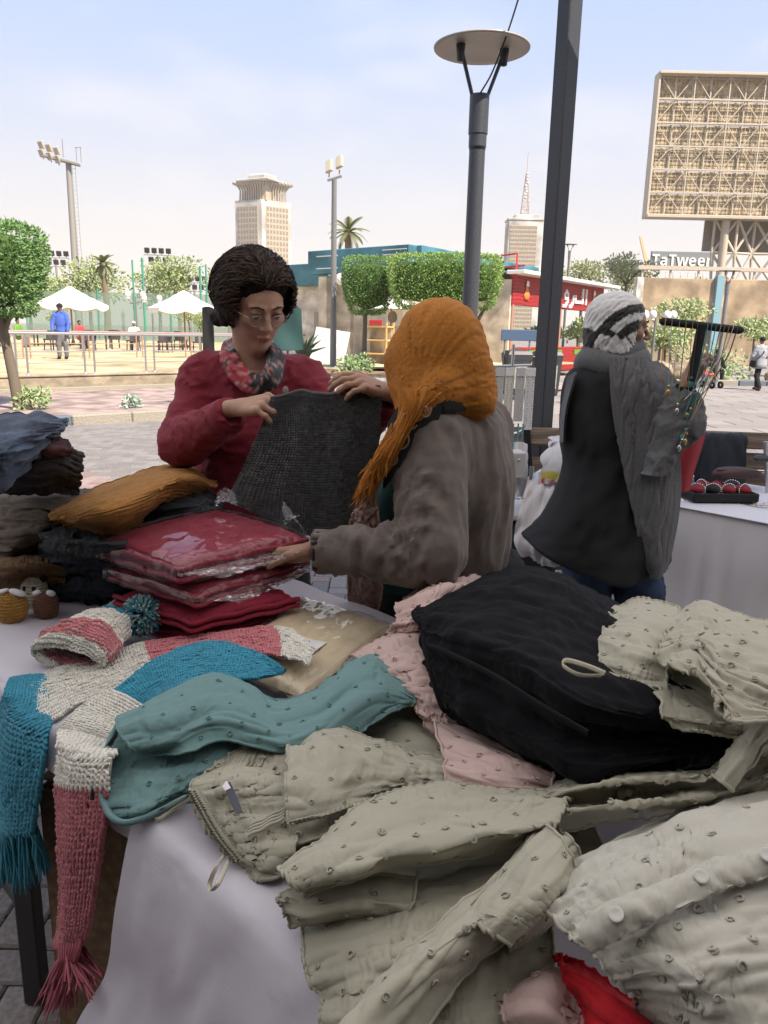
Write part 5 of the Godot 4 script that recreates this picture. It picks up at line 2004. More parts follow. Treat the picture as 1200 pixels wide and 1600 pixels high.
func right_table():
	var o := thing("jewellery_table", "folding table under a long white cloth at the right, set with jewellery", "table", Vector3(1.95,0,-3.75))
	var off := -o.position
	# long axis to the right and towards the viewer
	var a := Vector3(1.371,.76,-3.579)
	var b := Vector3(1.95,.76,-2.95)
	var d := (b - a).normalized()
	var n := Vector3(-d.z,0,d.x)
	if n.z > 0: n = -n
	var top := MB.new()
	top.box(a + d * .9 + n * .45 + off - Vector3(0,.016,0), Vector3(1.78,.024,.88), .005, Basis(d, Vector3.UP, d.cross(Vector3.UP)))
	build(top, "tabletop", M.bench_wood, o)
	var rows := []
	for e in [[.9, .0], [.45, .004], [.02, .004], [.0, .0], [-.03, -.16], [-.05, -.36], [-.09, -.56]]:
		var r := []
		for k in 5: r.append(a + d * (k * .46 - .02) + n * e[0] + off + Vector3(0, e[1] - (.03 * k / 5.0 if e[1] < -.5 else .0), 0))
		rows.append(r)
	var s := sheet(rows, 50, 50)
	var g := gather_uv(.02, .8, 9.0, 41)
	s.push(func(u, v, p): return float(g.call(u, v, p)) * smoothstep(.5, .95, v) * 1.3 + .002 * float(g.call(v * 2.0, u, p)))
	hang(s.mesh(.002), "tablecloth", M.white_cotton, o)
	var le := []
	for e in [[.0, .0], [.3, .0], [.6, .0], [.9, .0]]: le.append(a + n * e[0] - d * .02 + off)
	var lm := []
	for k in 4: lm.append(le[k] - d * .05 - Vector3(0,.25,0))
	var lo := []
	for k in 4: lo.append(le[k] - d * .06 - Vector3(0,.5,0))
	var s2 := sheet([le, lm, lo], 24, 20)
	s2.push(gather_uv(.016, .8, 5.0, 42))
	hang(s2.mesh(.002), "side_fall", M.white_cotton, o)
	for e in [[.12, .3], [.12, .8], [1.6, .1], [1.6, .8]]:
		var q := MB.new()
		var p: Vector3 = a + d * e[0] + n * e[1] + off
		q.tube([p - Vector3(0,.02,0), p + d * .06 - Vector3(0,.5,0), p + d * .0 - Vector3(0,.76,0)], .02, 8)
		q.lathe([[.03, .0], [.03, .03], [.02, .05]], 8, p - Vector3(0,.76,0))
		build(q, "leg", M.cast_iron, o)
	# tray of cushions with bracelets
	mat("black_velvet", lin(.012,.012,.014), .9, {"rim": .4})
	mat("red_velvet", lin(.22,.012,.02), .8, {"rim": .5})
	var tr := thing("cushion_tray", "black velvet tray of small red bracelet cushions on the white cloth", "tray", Vector3(1.647,.77,-3.763), .06)
	var q := MB.new()
	q.box(Vector3(0,.012,0), Vector3(.32,.024,.24), .006)
	build(q, "base", M.black_velvet, tr)
	for e in [[Vector3(0,.026,.118), Vector3(.32,.04,.012)], [Vector3(0,.026,-.118), Vector3(.32,.04,.012)], [Vector3(.158,.026,0), Vector3(.012,.04,.24)], [Vector3(-.158,.026,0), Vector3(.012,.04,.24)]]:
		var rm := MB.new()
		rm.box(e[0], e[1], .003)
		build(rm, "rim", M.black_velvet, tr)
	var words_at := ["teal beaded cushion at the tray's back left", "red cushion at the tray's back, beside the teal beads", "red cushion with black beads at the tray's back right", "dark cushion at the tray's right corner", "red cushion at the tray's front left corner", "dark cushion with pearl string, front row", "large red cushion with pearl bracelet in the front row", "red cushion at the tray's front right"]
	for k in 8:
		var x := -.115 + (k % 4) * .077
		var z := -.055 + (k / 4) * .1
		var c := thing("bracelet_cushion", words_at[k], "cushion", tr.position + Vector3(x,.03,z).rotated(Vector3.UP, .06), .3 * k, "bracelet cushions in the tray")
		var cb := MB.new()
		cb.ball(Vector3(0,.022,0), Vector3(.043,.026,.036), 14, 8)
		build(cb, "pad", M.black_velvet if k in [3, 5] else M.red_velvet, c)
		var br := MB.new()
		for ring in (3 if k == 0 else 1):
			for j in 20:
				var an := TAU * j / 20.0
				br.ball(Vector3(-.008 + ring * .011, .022 + sin(an) * .03, cos(an) * .038), Vector3.ONE * .0048, 5, 4)
		build(br, "bracelet", M.turquoise if k == 0 else (M.black_velvet if k == 2 else M.silver), c)
	for k in 5:
		var bn := thing("bangle", ["thin copper bangle nearest the tray", "silver bangle leaning on the copper one", "dark bangle furthest from the tray's edge", "gold bangle at the picture's right edge", "small silver bangle before the others"][k], "bangle", Vector3(1.782,.768,-3.612) + Vector3([.0,.03,-.03,.07,.02][k],.003 * k,[.0,.02,-.03,.01,.06][k]), 0, "bangles on the white cloth")
		var q2 := MB.new()
		var pts := []
		for j in 25: pts.append(Vector3(cos(TAU * j / 24.0), .04 * sin(TAU * j / 24.0 + k), sin(TAU * j / 24.0)) * [.033, .034, .032, .034, .022][k])
		q2.tube(pts, .0022, 6, false)
		build(q2, "ring", [M.gold, M.silver, M.cast_iron, M.gold, M.silver][k], bn)
	var pk := thing("pink_trinket", "small pink and white trinket box behind the tray's left corner", "trinket", Vector3(1.671,.77,-4.2), .4)
	var pq := MB.new()
	pq.lathe([[.0, .0], [.035, .0], [.04, .012], [.036, .03], [.0, .036]], 16)
	build(pq, "box", mat("pink_enamel", lin(.5,.25,.27), .4), pk)
	var pl := MB.new()
	pl.lathe([[.038, .028], [.041, .032], [.03, .044], [.0, .048]], 16)
	build(pl, "lid", M.card_white, pk)
	# something red lying on the bricks at the right edge
	var rd := thing("red_cloth_bundle", "bright red cloth wedge lying at the picture's right edge below the white table", "cloth", Vector3(2.193,.02,-4.165))
	var o3 := -rd.position
	var rs := sheet([vs([2.123,.1,-4.285, 2.11,.16,-4.069, 2.249,.16,-3.924]), vs([2.107,.1,-4.184, 2.042,.17,-3.884, 2.146,.17,-3.73]), vs([2.173,.04,-4.246, 2.134,.05,-4.013, 2.207,.04,-3.811])], 14, 14)
	for k in rs.p.size(): rs.p[k] += o3
	hang(rs.mesh(.03), "body", mat("bright_red", lin(.5,.02,.03), .8, {"tex": tex.grain, "scale": 4.0}), rd)

func necklace_stand():
	var p := Vector3(1.075,1.586,-2.72)
	var o := thing("necklace_stand", "black velvet T shaped necklace stand held up by the caped woman", "display stand", Vector3(1.069,1.408,-2.72))
	var off := -o.position
	var q := MB.new()
	q.tube([Vector3(.93,1.6,-2.72) + off, Vector3(.941,1.6,-2.72) + off, Vector3(1.074,1.588,-2.72) + off, Vector3(1.208,1.576,-2.72) + off, Vector3(1.219,1.576,-2.72) + off], [.008, .0135, .0135, .0135, .008], 12)
	build(q, "crossbar", M.black_velvet, o)
	var q2 := MB.new()
	q2.tube([Vector3(1.076,1.59,-2.72) + off, Vector3(1.07,1.51,-2.72) + off, Vector3(1.061,1.399,-2.72) + off], [.0165, .0165, .015], 12)
	build(q2, "stem", M.black_velvet, o)
	mat("green_beads", lin(.14,.24,.05), .35)
	mat("dark_cord", lin(.08,.06,.05), .6)
	var mats := [M.gold, M.silver, M.silver, M.green_beads, M.gold, M.dark_cord, M.turquoise, M.silver, M.turquoise, M.silver, M.green_beads, M.gold, M.silver, M.dark_cord]
	var names := ["short gold chain hanging at the stand's left end", "fine silver chain second from the stand's left end", "silver chain third from the left end", "pale green bead string left of the stem", "gold chain just left of the stem", "dark cord necklace close to the stem", "turquoise cord right of the stem", "silver chain crossing to the hand", "teal bead string in the middle of the right arm", "silver chain with pendant right of the teal beads", "yellow green bead string on the right arm", "gold chain on the right arm", "silver chain near the right end", "brown cord at the stand's right end"]
	for k in 14:
		var x: float = [1040, 1050, 1062, 1072, 1082, 1090, 1106, 1112, 1119, 1126, 1132, 1139, 1146, 1153][k]
		var t := (x - 1031.0) / 130.0
		var a := (Vector3(.93,1.6,-2.72)).lerp(Vector3(1.219,1.576,-2.72), t)
		var n := thing("necklace", names[k], "necklace", a, 0, "necklaces on the held stand")
		var b := MB.new()
		var drop: float = [.22, .24, .26, .3, .27, .2, .33, .4, .36, .42, .31, .38, .26, .3][k]
		var pull: float = .0 if k < 6 else -(x - 1085.0) / 440.0
		var pts := []
		for j in 25:
			var s := j / 24.0
			var w := sin(PI * s)
			pts.append(Vector3((s - .5) * .012 + w * (pull + .01 * sin(k * 2.0)), .014 - drop * pow(w, .6), .016 - .032 * s + .01 * w))
		b.tube(pts, .0012 if k % 3 else .0017, 5, false)
		build(b, "strand", mats[k], n)
		if k % 2 == 1:
			var pd := MB.new()
			pd.ball(pts[12] - Vector3(0,.012,0), Vector3(.008,.013,.004), 8, 6)
			pd.ball(pts[9], Vector3(.005,.005,.005), 6, 4)
			pd.ball(pts[15], Vector3(.005,.005,.005), 6, 4)
			build(pd, "pendant", [M.silver, M.gold, M.turquoise][k % 3], n)


# ---------- people ----------
func look_basis(fwd: Vector3, tilt := .0) -> Basis:
	var z := fwd.normalized()
	var x := Vector3.UP.cross(z).normalized()
	var b := Basis(x, z.cross(x), z)
	return b * Basis(Vector3(0,0,1), tilt)

# head in its own axes: y up, z out of the face, x to the viewer's right when it faces the viewer
func head_field(c: Vector3, b: Basis, cell: float, s: float, neck: Vector3) -> Field:
	var e := Vector3(.135,.16,.15) * s
	var lo := (c - e).min(neck - Vector3.ONE * .075)
	var hi := (c + e).max(neck + Vector3.ONE * .075)
	var f := Field.new(lo, hi, cell)
	var w = func(x, y, z): return c + b * (Vector3(x,y,z) * s)
	f.egg(w.call(0, .032, -.012), Vector3(.074,.086,.094) * s, b, .01)
	f.egg(w.call(0, -.035, .03), Vector3(.060,.074,.060) * s, b, .02 * s)
	f.egg(w.call(0, .035, .05), Vector3(.058,.045,.040) * s, b, .02 * s)
	f.bone(w.call(-.046, -.055, .0), w.call(0, -.094, .066), .02 * s, .019 * s, .025 * s)
	f.bone(w.call(.046, -.055, .0), w.call(0, -.094, .066), .02 * s, .019 * s, .025 * s)
	for sg in [-1.0, 1.0]:
		f.egg(w.call(sg * .043, -.012, .060), Vector3(.024,.02,.02) * s, b, .02 * s)
		f.egg(w.call(sg * .031, .012, .098), Vector3(.019,.0115,.015) * s, b, .012 * s, true)
		f.egg(w.call(sg * .031, .0115, .0775), Vector3(.0135,.0115,.0125) * s, b, .003 * s)
		f.egg(w.call(sg * .031, .0182, .0787), Vector3(.0155,.0085,.0142) * s, b, .003 * s)
		f.bone(w.call(sg * .012, .031, .089), w.call(sg * .046, .033, .078), .007 * s, .006 * s, .012 * s)
		f.egg(w.call(sg * .0115, -.0255, .098), Vector3(.0078,.0068,.010) * s, b, .006 * s)
		f.egg(w.call(sg * .076, .0, -.006), Vector3(.010,.031,.019) * s, b, .006 * s)
		f.egg(w.call(sg * .084, .0, -.001), Vector3(.006,.019,.010) * s, b, .004 * s, true)
	f.bone(w.call(0, .018, .090), w.call(0, -.020, .112), .007 * s, .0098 * s, .010 * s)
	f.bone(w.call(-.018, -.0555, .0895), w.call(0, -.0515, .0985), .0035 * s, .0055 * s, .004 * s)
	f.bone(w.call(.018, -.0555, .0895), w.call(0, -.0515, .0985), .0035 * s, .0055 * s, .004 * s)
	f.bone(w.call(-.011, -.0630, .0905), w.call(.011, -.0630, .0905), .0058 * s, .0058 * s, .005 * s)
	f.bone(w.call(-.02, -.0575, .099), w.call(.02, -.0575, .099), .0018 * s, .0018 * s, .003 * s, true)
	f.bone(w.call(0, -.05, -.025), neck, .052 * s, .058 * s, .03 * s)
	return f

func face_tint(c: Vector3, b: Basis, s: float, p: Vector3, skin: Color, lip: Color) -> Color:
	var q := b.transposed() * (p - c) / s
	var mottle := sin(q.x * 310.0 + sin(q.y * 240.0)) * sin(q.y * 290.0 + sin(q.z * 260.0)) * .035
	var k := Color(skin.r * (1.0 + mottle), skin.g * (1.0 + mottle * 1.5), skin.b * (1.0 + mottle * 1.5))
	k = k.lerp(Color(skin.r * 1.06,skin.g * .86,skin.b * .84), .6 * maxf(.0, 1.0 - Vector2(absf(q.x) - .042, q.y + .018).length() / .026))
	if q.z > .07 and absf(q.x) < .025 and q.y < -.0465 and q.y > -.0715:
		k = k.lerp(lip, .6 * (1.0 - smoothstep(.006, .0105, absf(q.y + .059))) * (1.0 - smoothstep(.017, .024, absf(q.x))))
	return k

func face_parts(o: Node3D, c: Vector3, b: Basis, s: float, down := .0):
	mat("eye_white", lin(.55,.52,.48), .2)
	mat("eye_dark", lin(.03,.018,.012), .12)
	mat("brow", lin(.03,.022,.018), .9)
	for sg in [-1.0, 1.0]:
		var e := MB.new()
		var ec := c + b * (Vector3(sg * .031,.0105,.0795) * s)
		e.ball(ec, Vector3.ONE * .0119 * s, 14, 10)
		var eo := build(e, "eye", M.eye_white, o)
		var i := MB.new()
		i.ball(ec + b * (Vector3(.002,-.0035 - down,.0085) * s), Vector3(.0066,.0066,.0042) * s, 12, 8, b)
		build(i, "iris", M.eye_dark, eo)
		var l := MB.new()
		l.tube([c + b * (Vector3(sg * .0175,.0125,.0925) * s), c + b * (Vector3(sg * .031,.0185,.0945) * s), c + b * (Vector3(sg * .046,.0125,.0835) * s)], [.0013 * s, .0019 * s, .0012 * s], 5)
		build(l, "eyelashes", M.brow, o)
		var w := MB.new()
		w.tube([c + b * (Vector3(sg * .013,.0325,.0985) * s), c + b * (Vector3(sg * .03,.0385,.0945) * s), c + b * (Vector3(sg * .049,.0325,.082) * s)], [.0024 * s, .003 * s, .0012 * s], 6, true, 1.0)
		build(w, "eyebrow", M.brow, o)

# a hand: y towards the fingers, x to the thumb's side, z out of the palm; flex per finger, in radians for the whole finger
func hand(fl: Flesh, w: Vector3, b: Basis, flex: Array, s := 1.0, thumb := Vector3(.62,.62,.48), spread := .06):
	var pts := []
	var chains := []
	for i in 4:
		var p: Vector3 = Vector3(.029 - .0195 * i,.088 - [.003,.0,.003,.011][i],0)
		var ang := .0
		var dirx: float = spread * (1.3 - i)
		var ch := [p]
		var fl3: float = flex[i]
		var ln: float = [.074, .081, .075, .059][i]
		for j in 3:
			ang += fl3 * [.36, .38, .26][j]
			p += Vector3(dirx * cos(ang), cos(ang), sin(ang)).normalized() * ln * [.47, .30, .23][j]
			ch.append(p)
		chains.append(ch)
	var th := [Vector3(.024,.022,.006), Vector3(.024,.022,.006) + thumb.normalized() * .038]
	var td := (thumb.normalized() + Vector3(-.35,.45,.1)).normalized()
	th.append(th[1] + td * .031)
	th.append(th[2] + (td + Vector3(-.25,.1,.12)).normalized() * .025)
	for c in chains: pts.append_array(c)
	pts.append_array(th)
	pts.append(Vector3(0,-.035,0))
	var lo := Vector3.ONE * 99
	var hi := -lo
	for p in pts:
		var q: Vector3 = w + b * (p * s)
		lo = lo.min(q)
		hi = hi.max(q)
	var f := Field.new(lo - Vector3.ONE * .032, hi + Vector3.ONE * .032, .0032)
	var g = func(p): return w + b * (p * s)
	f.bone(g.call(Vector3(0,-.035,0)), g.call(Vector3(0,.01,0)), .024 * s, .022 * s, .01)
	for i in 4:
		var c: Array = chains[i]
		f.bone(g.call(Vector3(.012 - .008 * i,.005,.001)), g.call(c[0]), .0155 * s, .0118 * s, .010)
	f.egg(g.call(Vector3(.0,.045,.004)), Vector3(.034,.042,.014) * s, b, .01)
	f.egg(g.call(Vector3(.022,.03,.009)), Vector3(.016,.028,.014) * s, b, .01)
	for i in 4:
		var c: Array = chains[i]
		var r: float = [.0088, .0092, .0086, .0075][i] * s
		for j in 3: f.bone(g.call(c[j]), g.call(c[j + 1]), r * (1.06 - .08 * j), r * (.98 - .08 * j), .0035)
		f.egg(g.call(c[0] - Vector3(0,0,.004)), Vector3(.0095,.0095,.009) * s, b, .006)
	for j in 3: f.bone(g.call(th[j]), g.call(th[j + 1]), [.0135, .0105, .0098][j] * s, [.0108, .0098, .0078][j] * s, .006)
	fl.add(f)

func gather(amount: float, freq: Vector3, sd: int) -> Callable:
	# cloth folds: ridged noise stretched along one axis
	var n := FastNoiseLite.new()
	n.seed = sd
	n.frequency = 1.0
	n.fractal_octaves = 3
	return func(p, nrm):
		var q: Vector3 = p * freq
		var r: float = 1.0 - absf(n.get_noise_3dv(q)) * 2.2
		return amount * (r * r * signf(r) - .35)

func bounds(pts: Array, m: float) -> Array:
	var lo: Vector3 = pts[0]
	var hi: Vector3 = pts[0]
	for p in pts:
		lo = lo.min(p)
		hi = hi.max(p)
	return [lo - Vector3.ONE * m, hi + Vector3.ONE * m]

func people():
	mat("skin", lin(1,1,1), .5, {"vc": true, "spec": .4})
	M.skin.vertex_color_is_srgb = false
	red_woman()
	orange_woman()
	caped_woman()
	far_people()

func hair_locks(o: Node3D, c: Vector3, b: Basis, s: float, n: int):
	mat("hair_dark", lin(.014,.009,.007), .6, {"spec": .3})
	mat("hair_brown", lin(.062,.038,.025), .55, {"spec": .3})
	var f := Field.new(c - Vector3.ONE * .2, c + Vector3.ONE * .2, .0055)
	var w = func(x, y, z): return c + b * (Vector3(x,y,z) * s)
	var eggs := [[Vector3(0,.066,-.022), Vector3(.098,.078,.108)], [Vector3(0,.105,.012), Vector3(.078,.04,.068)], [Vector3(.055,.082,.02), Vector3(.04,.046,.045)], [Vector3(0,.0,-.07), Vector3(.098,.108,.066)],
		[Vector3(-.085,.015,-.02), Vector3(.034,.088,.062)], [Vector3(.088,.02,-.016), Vector3(.032,.082,.058)], [Vector3(-.088,-.06,-.05), Vector3(.034,.032,.04)], [Vector3(.075,-.055,-.05), Vector3(.04,.045,.046)], [Vector3(-.078,.058,.02), Vector3(.028,.05,.036)]]
	for e in eggs: f.egg(w.call(e[0].x, e[0].y, e[0].z), (e[1] - Vector3.ONE * .007) * s, b, .018)
	f.egg(w.call(0, -.002, .105), Vector3(.07,.086,.078) * s, b, .012, true)
	var fl := Flesh.new()
	var nz := FastNoiseLite.new()
	nz.seed = 11
	nz.frequency = 1.0
	fl.add(f, func(p, nrm):
		var q: Vector3 = b.transposed() * (p - c)
		return .006 * nz.get_noise_3d(q.x * 45, q.y * 20, q.z * 20) + .003 * nz.get_noise_3d(q.x * 150, q.y * 40, q.z * 40))
	var base := hang(fl.mesh(), "hair", M.hair_dark, o)
	# locks combed back and down from the forehead
	var o0 := Vector3(0,.035,-.025)
	var rad := Vector3(.116,.116,.128)
	for shade in 2:
		var lk := MB.new()
		for i in n:
			var st := Vector3(rng.randfn(), rng.randfn() * .8 + .5, rng.randfn()).normalized()
			var p: Vector3 = o0 + st * rad * rng.randf_range(.95, 1.10)
			var pts := []
			var rs := []
			var d := Vector3(st.x * .9 + (.3 if st.x > -.15 else -.35), .15 - .75 * (1.0 - maxf(st.y, .0)), -.75 if st.z > -.3 else -.1)
			var curl := rng.randf_range(-3, 3)
			var width := rng.randf_range(.8, 1.25)
			for k in 9:
				if p.z > .035 and absf(p.x) < .074 and p.y < .086 + .012 * rng.randf(): break
				if p.y < (-.085 if p.x < 0 else -.055): break
				var t := k / 8.0
				pts.append(c + b * (p * s))
				rs.append(.0017 * s * sin(PI * (.14 + .84 * t)) * width)
				var e := (p - o0) / rad
				var nn := (e / rad).normalized()
				d = (d - nn * d.dot(nn)).normalized()
				p += d * .0135 + Vector3(sin(t * 9.0 + curl * 3.0), .4 * cos(t * 8.0 + curl), cos(t * 8.0 + curl * 3.0)) * .0034
				p += nn * clampf((1.03 - ((p - o0) / rad).length()) * .1, -.004, .006)
				d += Vector3(0,-.2,0) + Vector3(rng.randfn(), rng.randfn(), rng.randfn()) * .16
				if p.y < -.03: d += Vector3(signf(p.x) * .55, .35, -.2)
			if pts.size() > 3: lk.tube(pts, rs.slice(0, pts.size()), 4, false, .6)
		build(lk, "hair_locks", [M.hair_dark, M.hair_brown][shade], base)

func red_woman():
	var c := Vector3(-.382,1.61,-2.28)
	var b := look_basis(Vector3(.5,-.46,.82), .05)
	var s := .99
	var neck := Vector3(-.407,1.407,-2.33)
	var sh_r := Vector3(-.556,1.398,-2.36)
	var sh_l := Vector3(-.25,1.387,-2.4)
	var el_r := Vector3(-.594,1.215,-2.24)
	var wr_r := Vector3(-.394,1.335,-2)
	var el_l := Vector3(-.125,1.209,-2.25)
	var wr_l := Vector3(.003,1.384,-1.99)
	var hip := Vector3(-.447,.871,-2.42)
	var o := thing("person", "woman in a burgundy sweater and rimless glasses holding up a knitted vest", "person", Vector3(hip.x,0,hip.z))
	var off := -o.position
	c += off; neck += off; sh_r += off; sh_l += off; el_r += off; wr_r += off; el_l += off; wr_l += off; hip += off
	var skin := Color(.45,.27,.195)
	var lip := Color(.40,.17,.14)
	var fl := Flesh.new()
	var cc := c
	fl.add(head_field(c, b, .0033, s, neck), null, func(p): return face_tint(cc, b, s, p, skin, lip))
	var bd := Field.new(Vector3(-.36,-.02,-.25), Vector3(.42,1.45,.4), .018)
	bd.egg((neck + hip) * .5 + Vector3(0,.12,0), Vector3(.11,.2,.07))
	bd.bone(neck, hip, .055, .08, .04)
	bd.chain([neck, sh_r, el_r], [.05, .045, .035], .03)
	bd.chain([neck, sh_l, el_l], [.05, .045, .035], .03)
	var ft := [Vector3(-.1,.06,.0), Vector3(.12,.06,.0)]
	bd.chain([hip + Vector3(-.08,-.04,0), Vector3(-.1,.46,.02), ft[0]], [.08, .055, .04], .01)
	bd.chain([hip + Vector3(.1,-.04,0), Vector3(.13,.46,.02), ft[1]], [.08, .055, .04], .01)
	fl.add(bd, null, func(_p): return skin)
	var n0 := fl.v.size()
	hand(fl, wr_r + Vector3(.012,.012,.0), look_hand(Vector3(.78,.16,.45), Vector3(-.1,-.72,-.55), 1.0), [1.5, 1.6, 1.7, 1.75], .98, Vector3(.35,.75,.75))
	hand(fl, wr_l + Vector3(-.004,.012,.0), look_hand(Vector3(-.72,.3,.42), Vector3(.1,-.75,-.5), -1.0), [1.3, 1.4, 1.5, 1.6], .98, Vector3(.35,.75,.75))
	while fl.col.size() > n0: fl.col.remove_at(fl.col.size() - 1)
	while fl.col.size() < fl.v.size(): fl.col.append(Color(.38,.22,.155))
	hang(fl.mesh(), "body", M.skin, o)
	face_parts(o, c, b, s, .002)
	hair_locks(o, c, b, s, 3000)
	# sweater
	mat("burgundy_knit", lin(.25,.014,.034), .85, {"tex": tex.grain, "scale": 5.0, "bump": tex.knit, "depth": .08, "rim": .3})
	var bb := bounds([sh_r, sh_l, el_r, wr_r, el_l, wr_l, hip, neck], .2)
	var f := Field.new(bb[0], bb[1], .0085)
	var chest: Vector3 = (sh_r + sh_l) * .5 + Vector3(0,-.1,.0)
	f.egg(chest, Vector3(.165,.17,.115), Basis(Vector3.UP, .25), .05)
	f.egg(chest + Vector3(.03,-.06,.06), Vector3(.13,.1,.09), Basis(Vector3.UP, .25), .05)
	f.egg(chest.lerp(hip, .6), Vector3(.18,.24,.14), Basis.IDENTITY, .06)
	f.bone(chest, hip, .13, .14, .05)
	f.egg(hip + Vector3(0,.02,0), Vector3(.175,.12,.135), Basis.IDENTITY, .05)
	f.bone(sh_r + Vector3(.03,0,0), sh_l - Vector3(.03,0,0), .062, .062, .06)
	f.bone(neck + Vector3(0,.005,-.02), sh_r, .06, .055, .06)
	f.bone(neck + Vector3(0,.005,-.02), sh_l, .06, .055, .06)
	f.bone(neck + Vector3(0,-.03,-.01), chest, .075, .1, .05)
	f.bone(sh_r, el_r, .064, .068, .05)
	f.bone(el_r, wr_r.lerp(el_r, .12), .072, .046, .02)
	f.bone(sh_l, el_l, .064, .068, .05)
	f.bone(el_l, wr_l.lerp(el_l, .12), .072, .046, .02)
	f.egg(neck + Vector3(.028,.03,.06), Vector3(.068,.085,.08), Basis(Vector3(1,0,0), .3), .01, true)
	f.bone(wr_r, wr_r + (wr_r - el_r) * .4, .031, .04, .006, true)
	f.bone(wr_l, wr_l + (wr_l - el_l) * .4, .031, .04, .006, true)
	f.cut(Vector3(0,-1,0), -(hip.y - .06))
	var sw := Flesh.new()
	var g1 := gather(.008, Vector3(6,13,6), 3)
	sw.add(f, g1)
	hang(sw.mesh(), "sweater", M.burgundy_knit, o)
	var cf := MB.new()
	for e in [[el_r, wr_r], [el_l, wr_l]]:
		var q: Vector3 = e[1].lerp(e[0], .1)
		var d: Vector3 = (e[1] - e[0]).normalized()
		cf.tube([q - d * .03, q - d * .02, q + d * .012, q + d * .016], [.046, .05, .046, .036], 24, false)
	build(cf, "cuffs", M.burgundy_knit, o)
	# small pale emblem on the chest
	var em := MB.new()
	em.ball(Vector3(-.287,1.378,-2.2) + off, Vector3(.009,.012,.003), 8, 6)
	build(em, "emblem", mat("grey_thread", lin(.3,.22,.24), .8), o)
	# trousers
	mat("black_cloth", lin(.012,.012,.014), .9, {"tex": tex.grain, "scale": 5.0})
	var tr := Field.new(Vector3(-.32,-.02,-.25), Vector3(.34,hip.y + .15,.25), .016)
	tr.egg(hip, Vector3(.17,.17,.13))
	tr.chain([hip + Vector3(-.08,-.04,0), Vector3(-.1,.46,.02), Vector3(-.1,.08,0)], [.105, .085, .08], .03)
	tr.chain([hip + Vector3(.1,-.04,0), Vector3(.13,.46,.02), Vector3(.13,.08,0)], [.105, .085, .08], .03)
	var tf := Flesh.new()
	tf.add(tr, gather(.008, Vector3(12,8,12), 5))
	hang(tf.mesh(), "trousers", M.black_cloth, o)
	var shoe := MB.new()
	for x in [-.1, .13]: shoe.ball(Vector3(x,.04,.06), Vector3(.05,.045,.13), 12, 8)
	build(shoe, "shoes", M.black_cloth, o)
	# neck scarf with a flower print
	var sc := []
	for p in [Vector3(-.436,1.502,-2.415), Vector3(-.475,1.495,-2.355), Vector3(-.462,1.46,-2.285), Vector3(-.428,1.419,-2.24), Vector3(-.38,1.389,-2.215), Vector3(-.34,1.397,-2.215), Vector3(-.32,1.433,-2.23), Vector3(-.327,1.478,-2.285), Vector3(-.376,1.496,-2.385), Vector3(-.436,1.502,-2.415)]: sc.append(p + off)
	var path := curve(sc, 70)
	var sh := Sheet.new()
	sh.nu = 71
	sh.nv = 19
	sh.p.resize(71 * 19)
	sh.col.resize(71 * 19)
	var cn := FastNoiseLite.new()
	cn.noise_type = FastNoiseLite.TYPE_CELLULAR
	cn.cellular_return_type = FastNoiseLite.RETURN_CELL_VALUE
	cn.frequency = 34.0
	cn.seed = 4
	var cn2 := FastNoiseLite.new()
	cn2.frequency = 45.0
	for i in 71:
		var t: Vector3 = (path[mini(i + 1, 70)] - path[maxi(i - 1, 0)]).normalized()
		var outw: Vector3 = (path[i] - (neck + Vector3(0,.0,0)))
		outw = (outw - t * outw.dot(t)).normalized()
		var upw := t.cross(outw)
		for j in 19:
			var a := TAU * j / 18.0
			var r := 1.0 + .16 * sin(a * 5.0 + i * .12) + .1 * cn2.get_noise_2d(i * .02, j * .01)
			var q: Vector3 = path[i] + (outw * cos(a) * .017 + upw * sin(a) * .029) * r
			sh.p[j * 71 + i] = q
			var v := cn.get_noise_3dv(q)
			var red := 1.0 if q.x + off.x * 0 < c.x - .005 else .0
			var k := Color(.012,.012,.016)
			if v > .45: k = Color(.36,.37,.36)
			elif v > .12: k = Color(.40,.028,.05) if red > 0 else Color(.05,.06,.065)
			elif v > -.05: k = Color(.42,.18,.16)
			elif v > -.35 and red > 0: k = Color(.34,.02,.04)
			sh.col[j * 71 + i] = k
	mat("print_cloth", lin(1,1,1), .6, {"vc": true, "bump": tex.weave, "scale": 12.0, "depth": .03})
	hang(sh.mesh(), "neck_scarf", M.print_cloth, o)
	# glasses
	mat("gold_wire", lin(.42,.38,.32), .25, {"metal": 1.0})
	mat("lens_glass", Color(.85,.85,.85), .03, {"alpha": .12})
	var gl := MB.new()
	for sg in [-1.0, 1.0]:
		var ring := []
		for k in 25:
			var a := TAU * k / 24.0
			var e := pow(pow(absf(cos(a)), 2.8) + pow(absf(sin(a)), 2.8), -1.0 / 2.8)
			ring.append(c + b * (Vector3(sg * .0325 + cos(a) * e * .0235, .004 + sin(a) * e * .0165, .113 - absf(sg * .0325 + cos(a) * .0235) * .16) * s))
		gl.tube(ring, .0006, 5, false)
		gl.tube([c + b * (Vector3(sg * .056,.012,.104) * s), c + b * (Vector3(sg * .077,.014,.07) * s), c + b * (Vector3(sg * .083,.012,-.01) * s)], .0013, 5)
		var ln := MB.new()
		for k in 24: ln.tri(ring[k], ring[k + 1], c + b * (Vector3(sg * .0325,.004,.1085) * s))
		build(ln, "lens", M.lens_glass, o)
	gl.tube([c + b * (Vector3(-.009,.008,.111) * s), c + b * (Vector3(0,.012,.1145) * s), c + b * (Vector3(.009,.008,.111) * s)], .0012, 5)
	build(gl, "glasses_frame", M.gold_wire, o)

func look_hand(y: Vector3, z: Vector3, side: float) -> Basis:
	# y along the fingers, z out of the palm; the thumb lies on +x
	var yy := y.normalized()
	var zz := (z - yy * z.dot(yy)).normalized()
	return Basis(yy.cross(zz) * side, yy, zz)

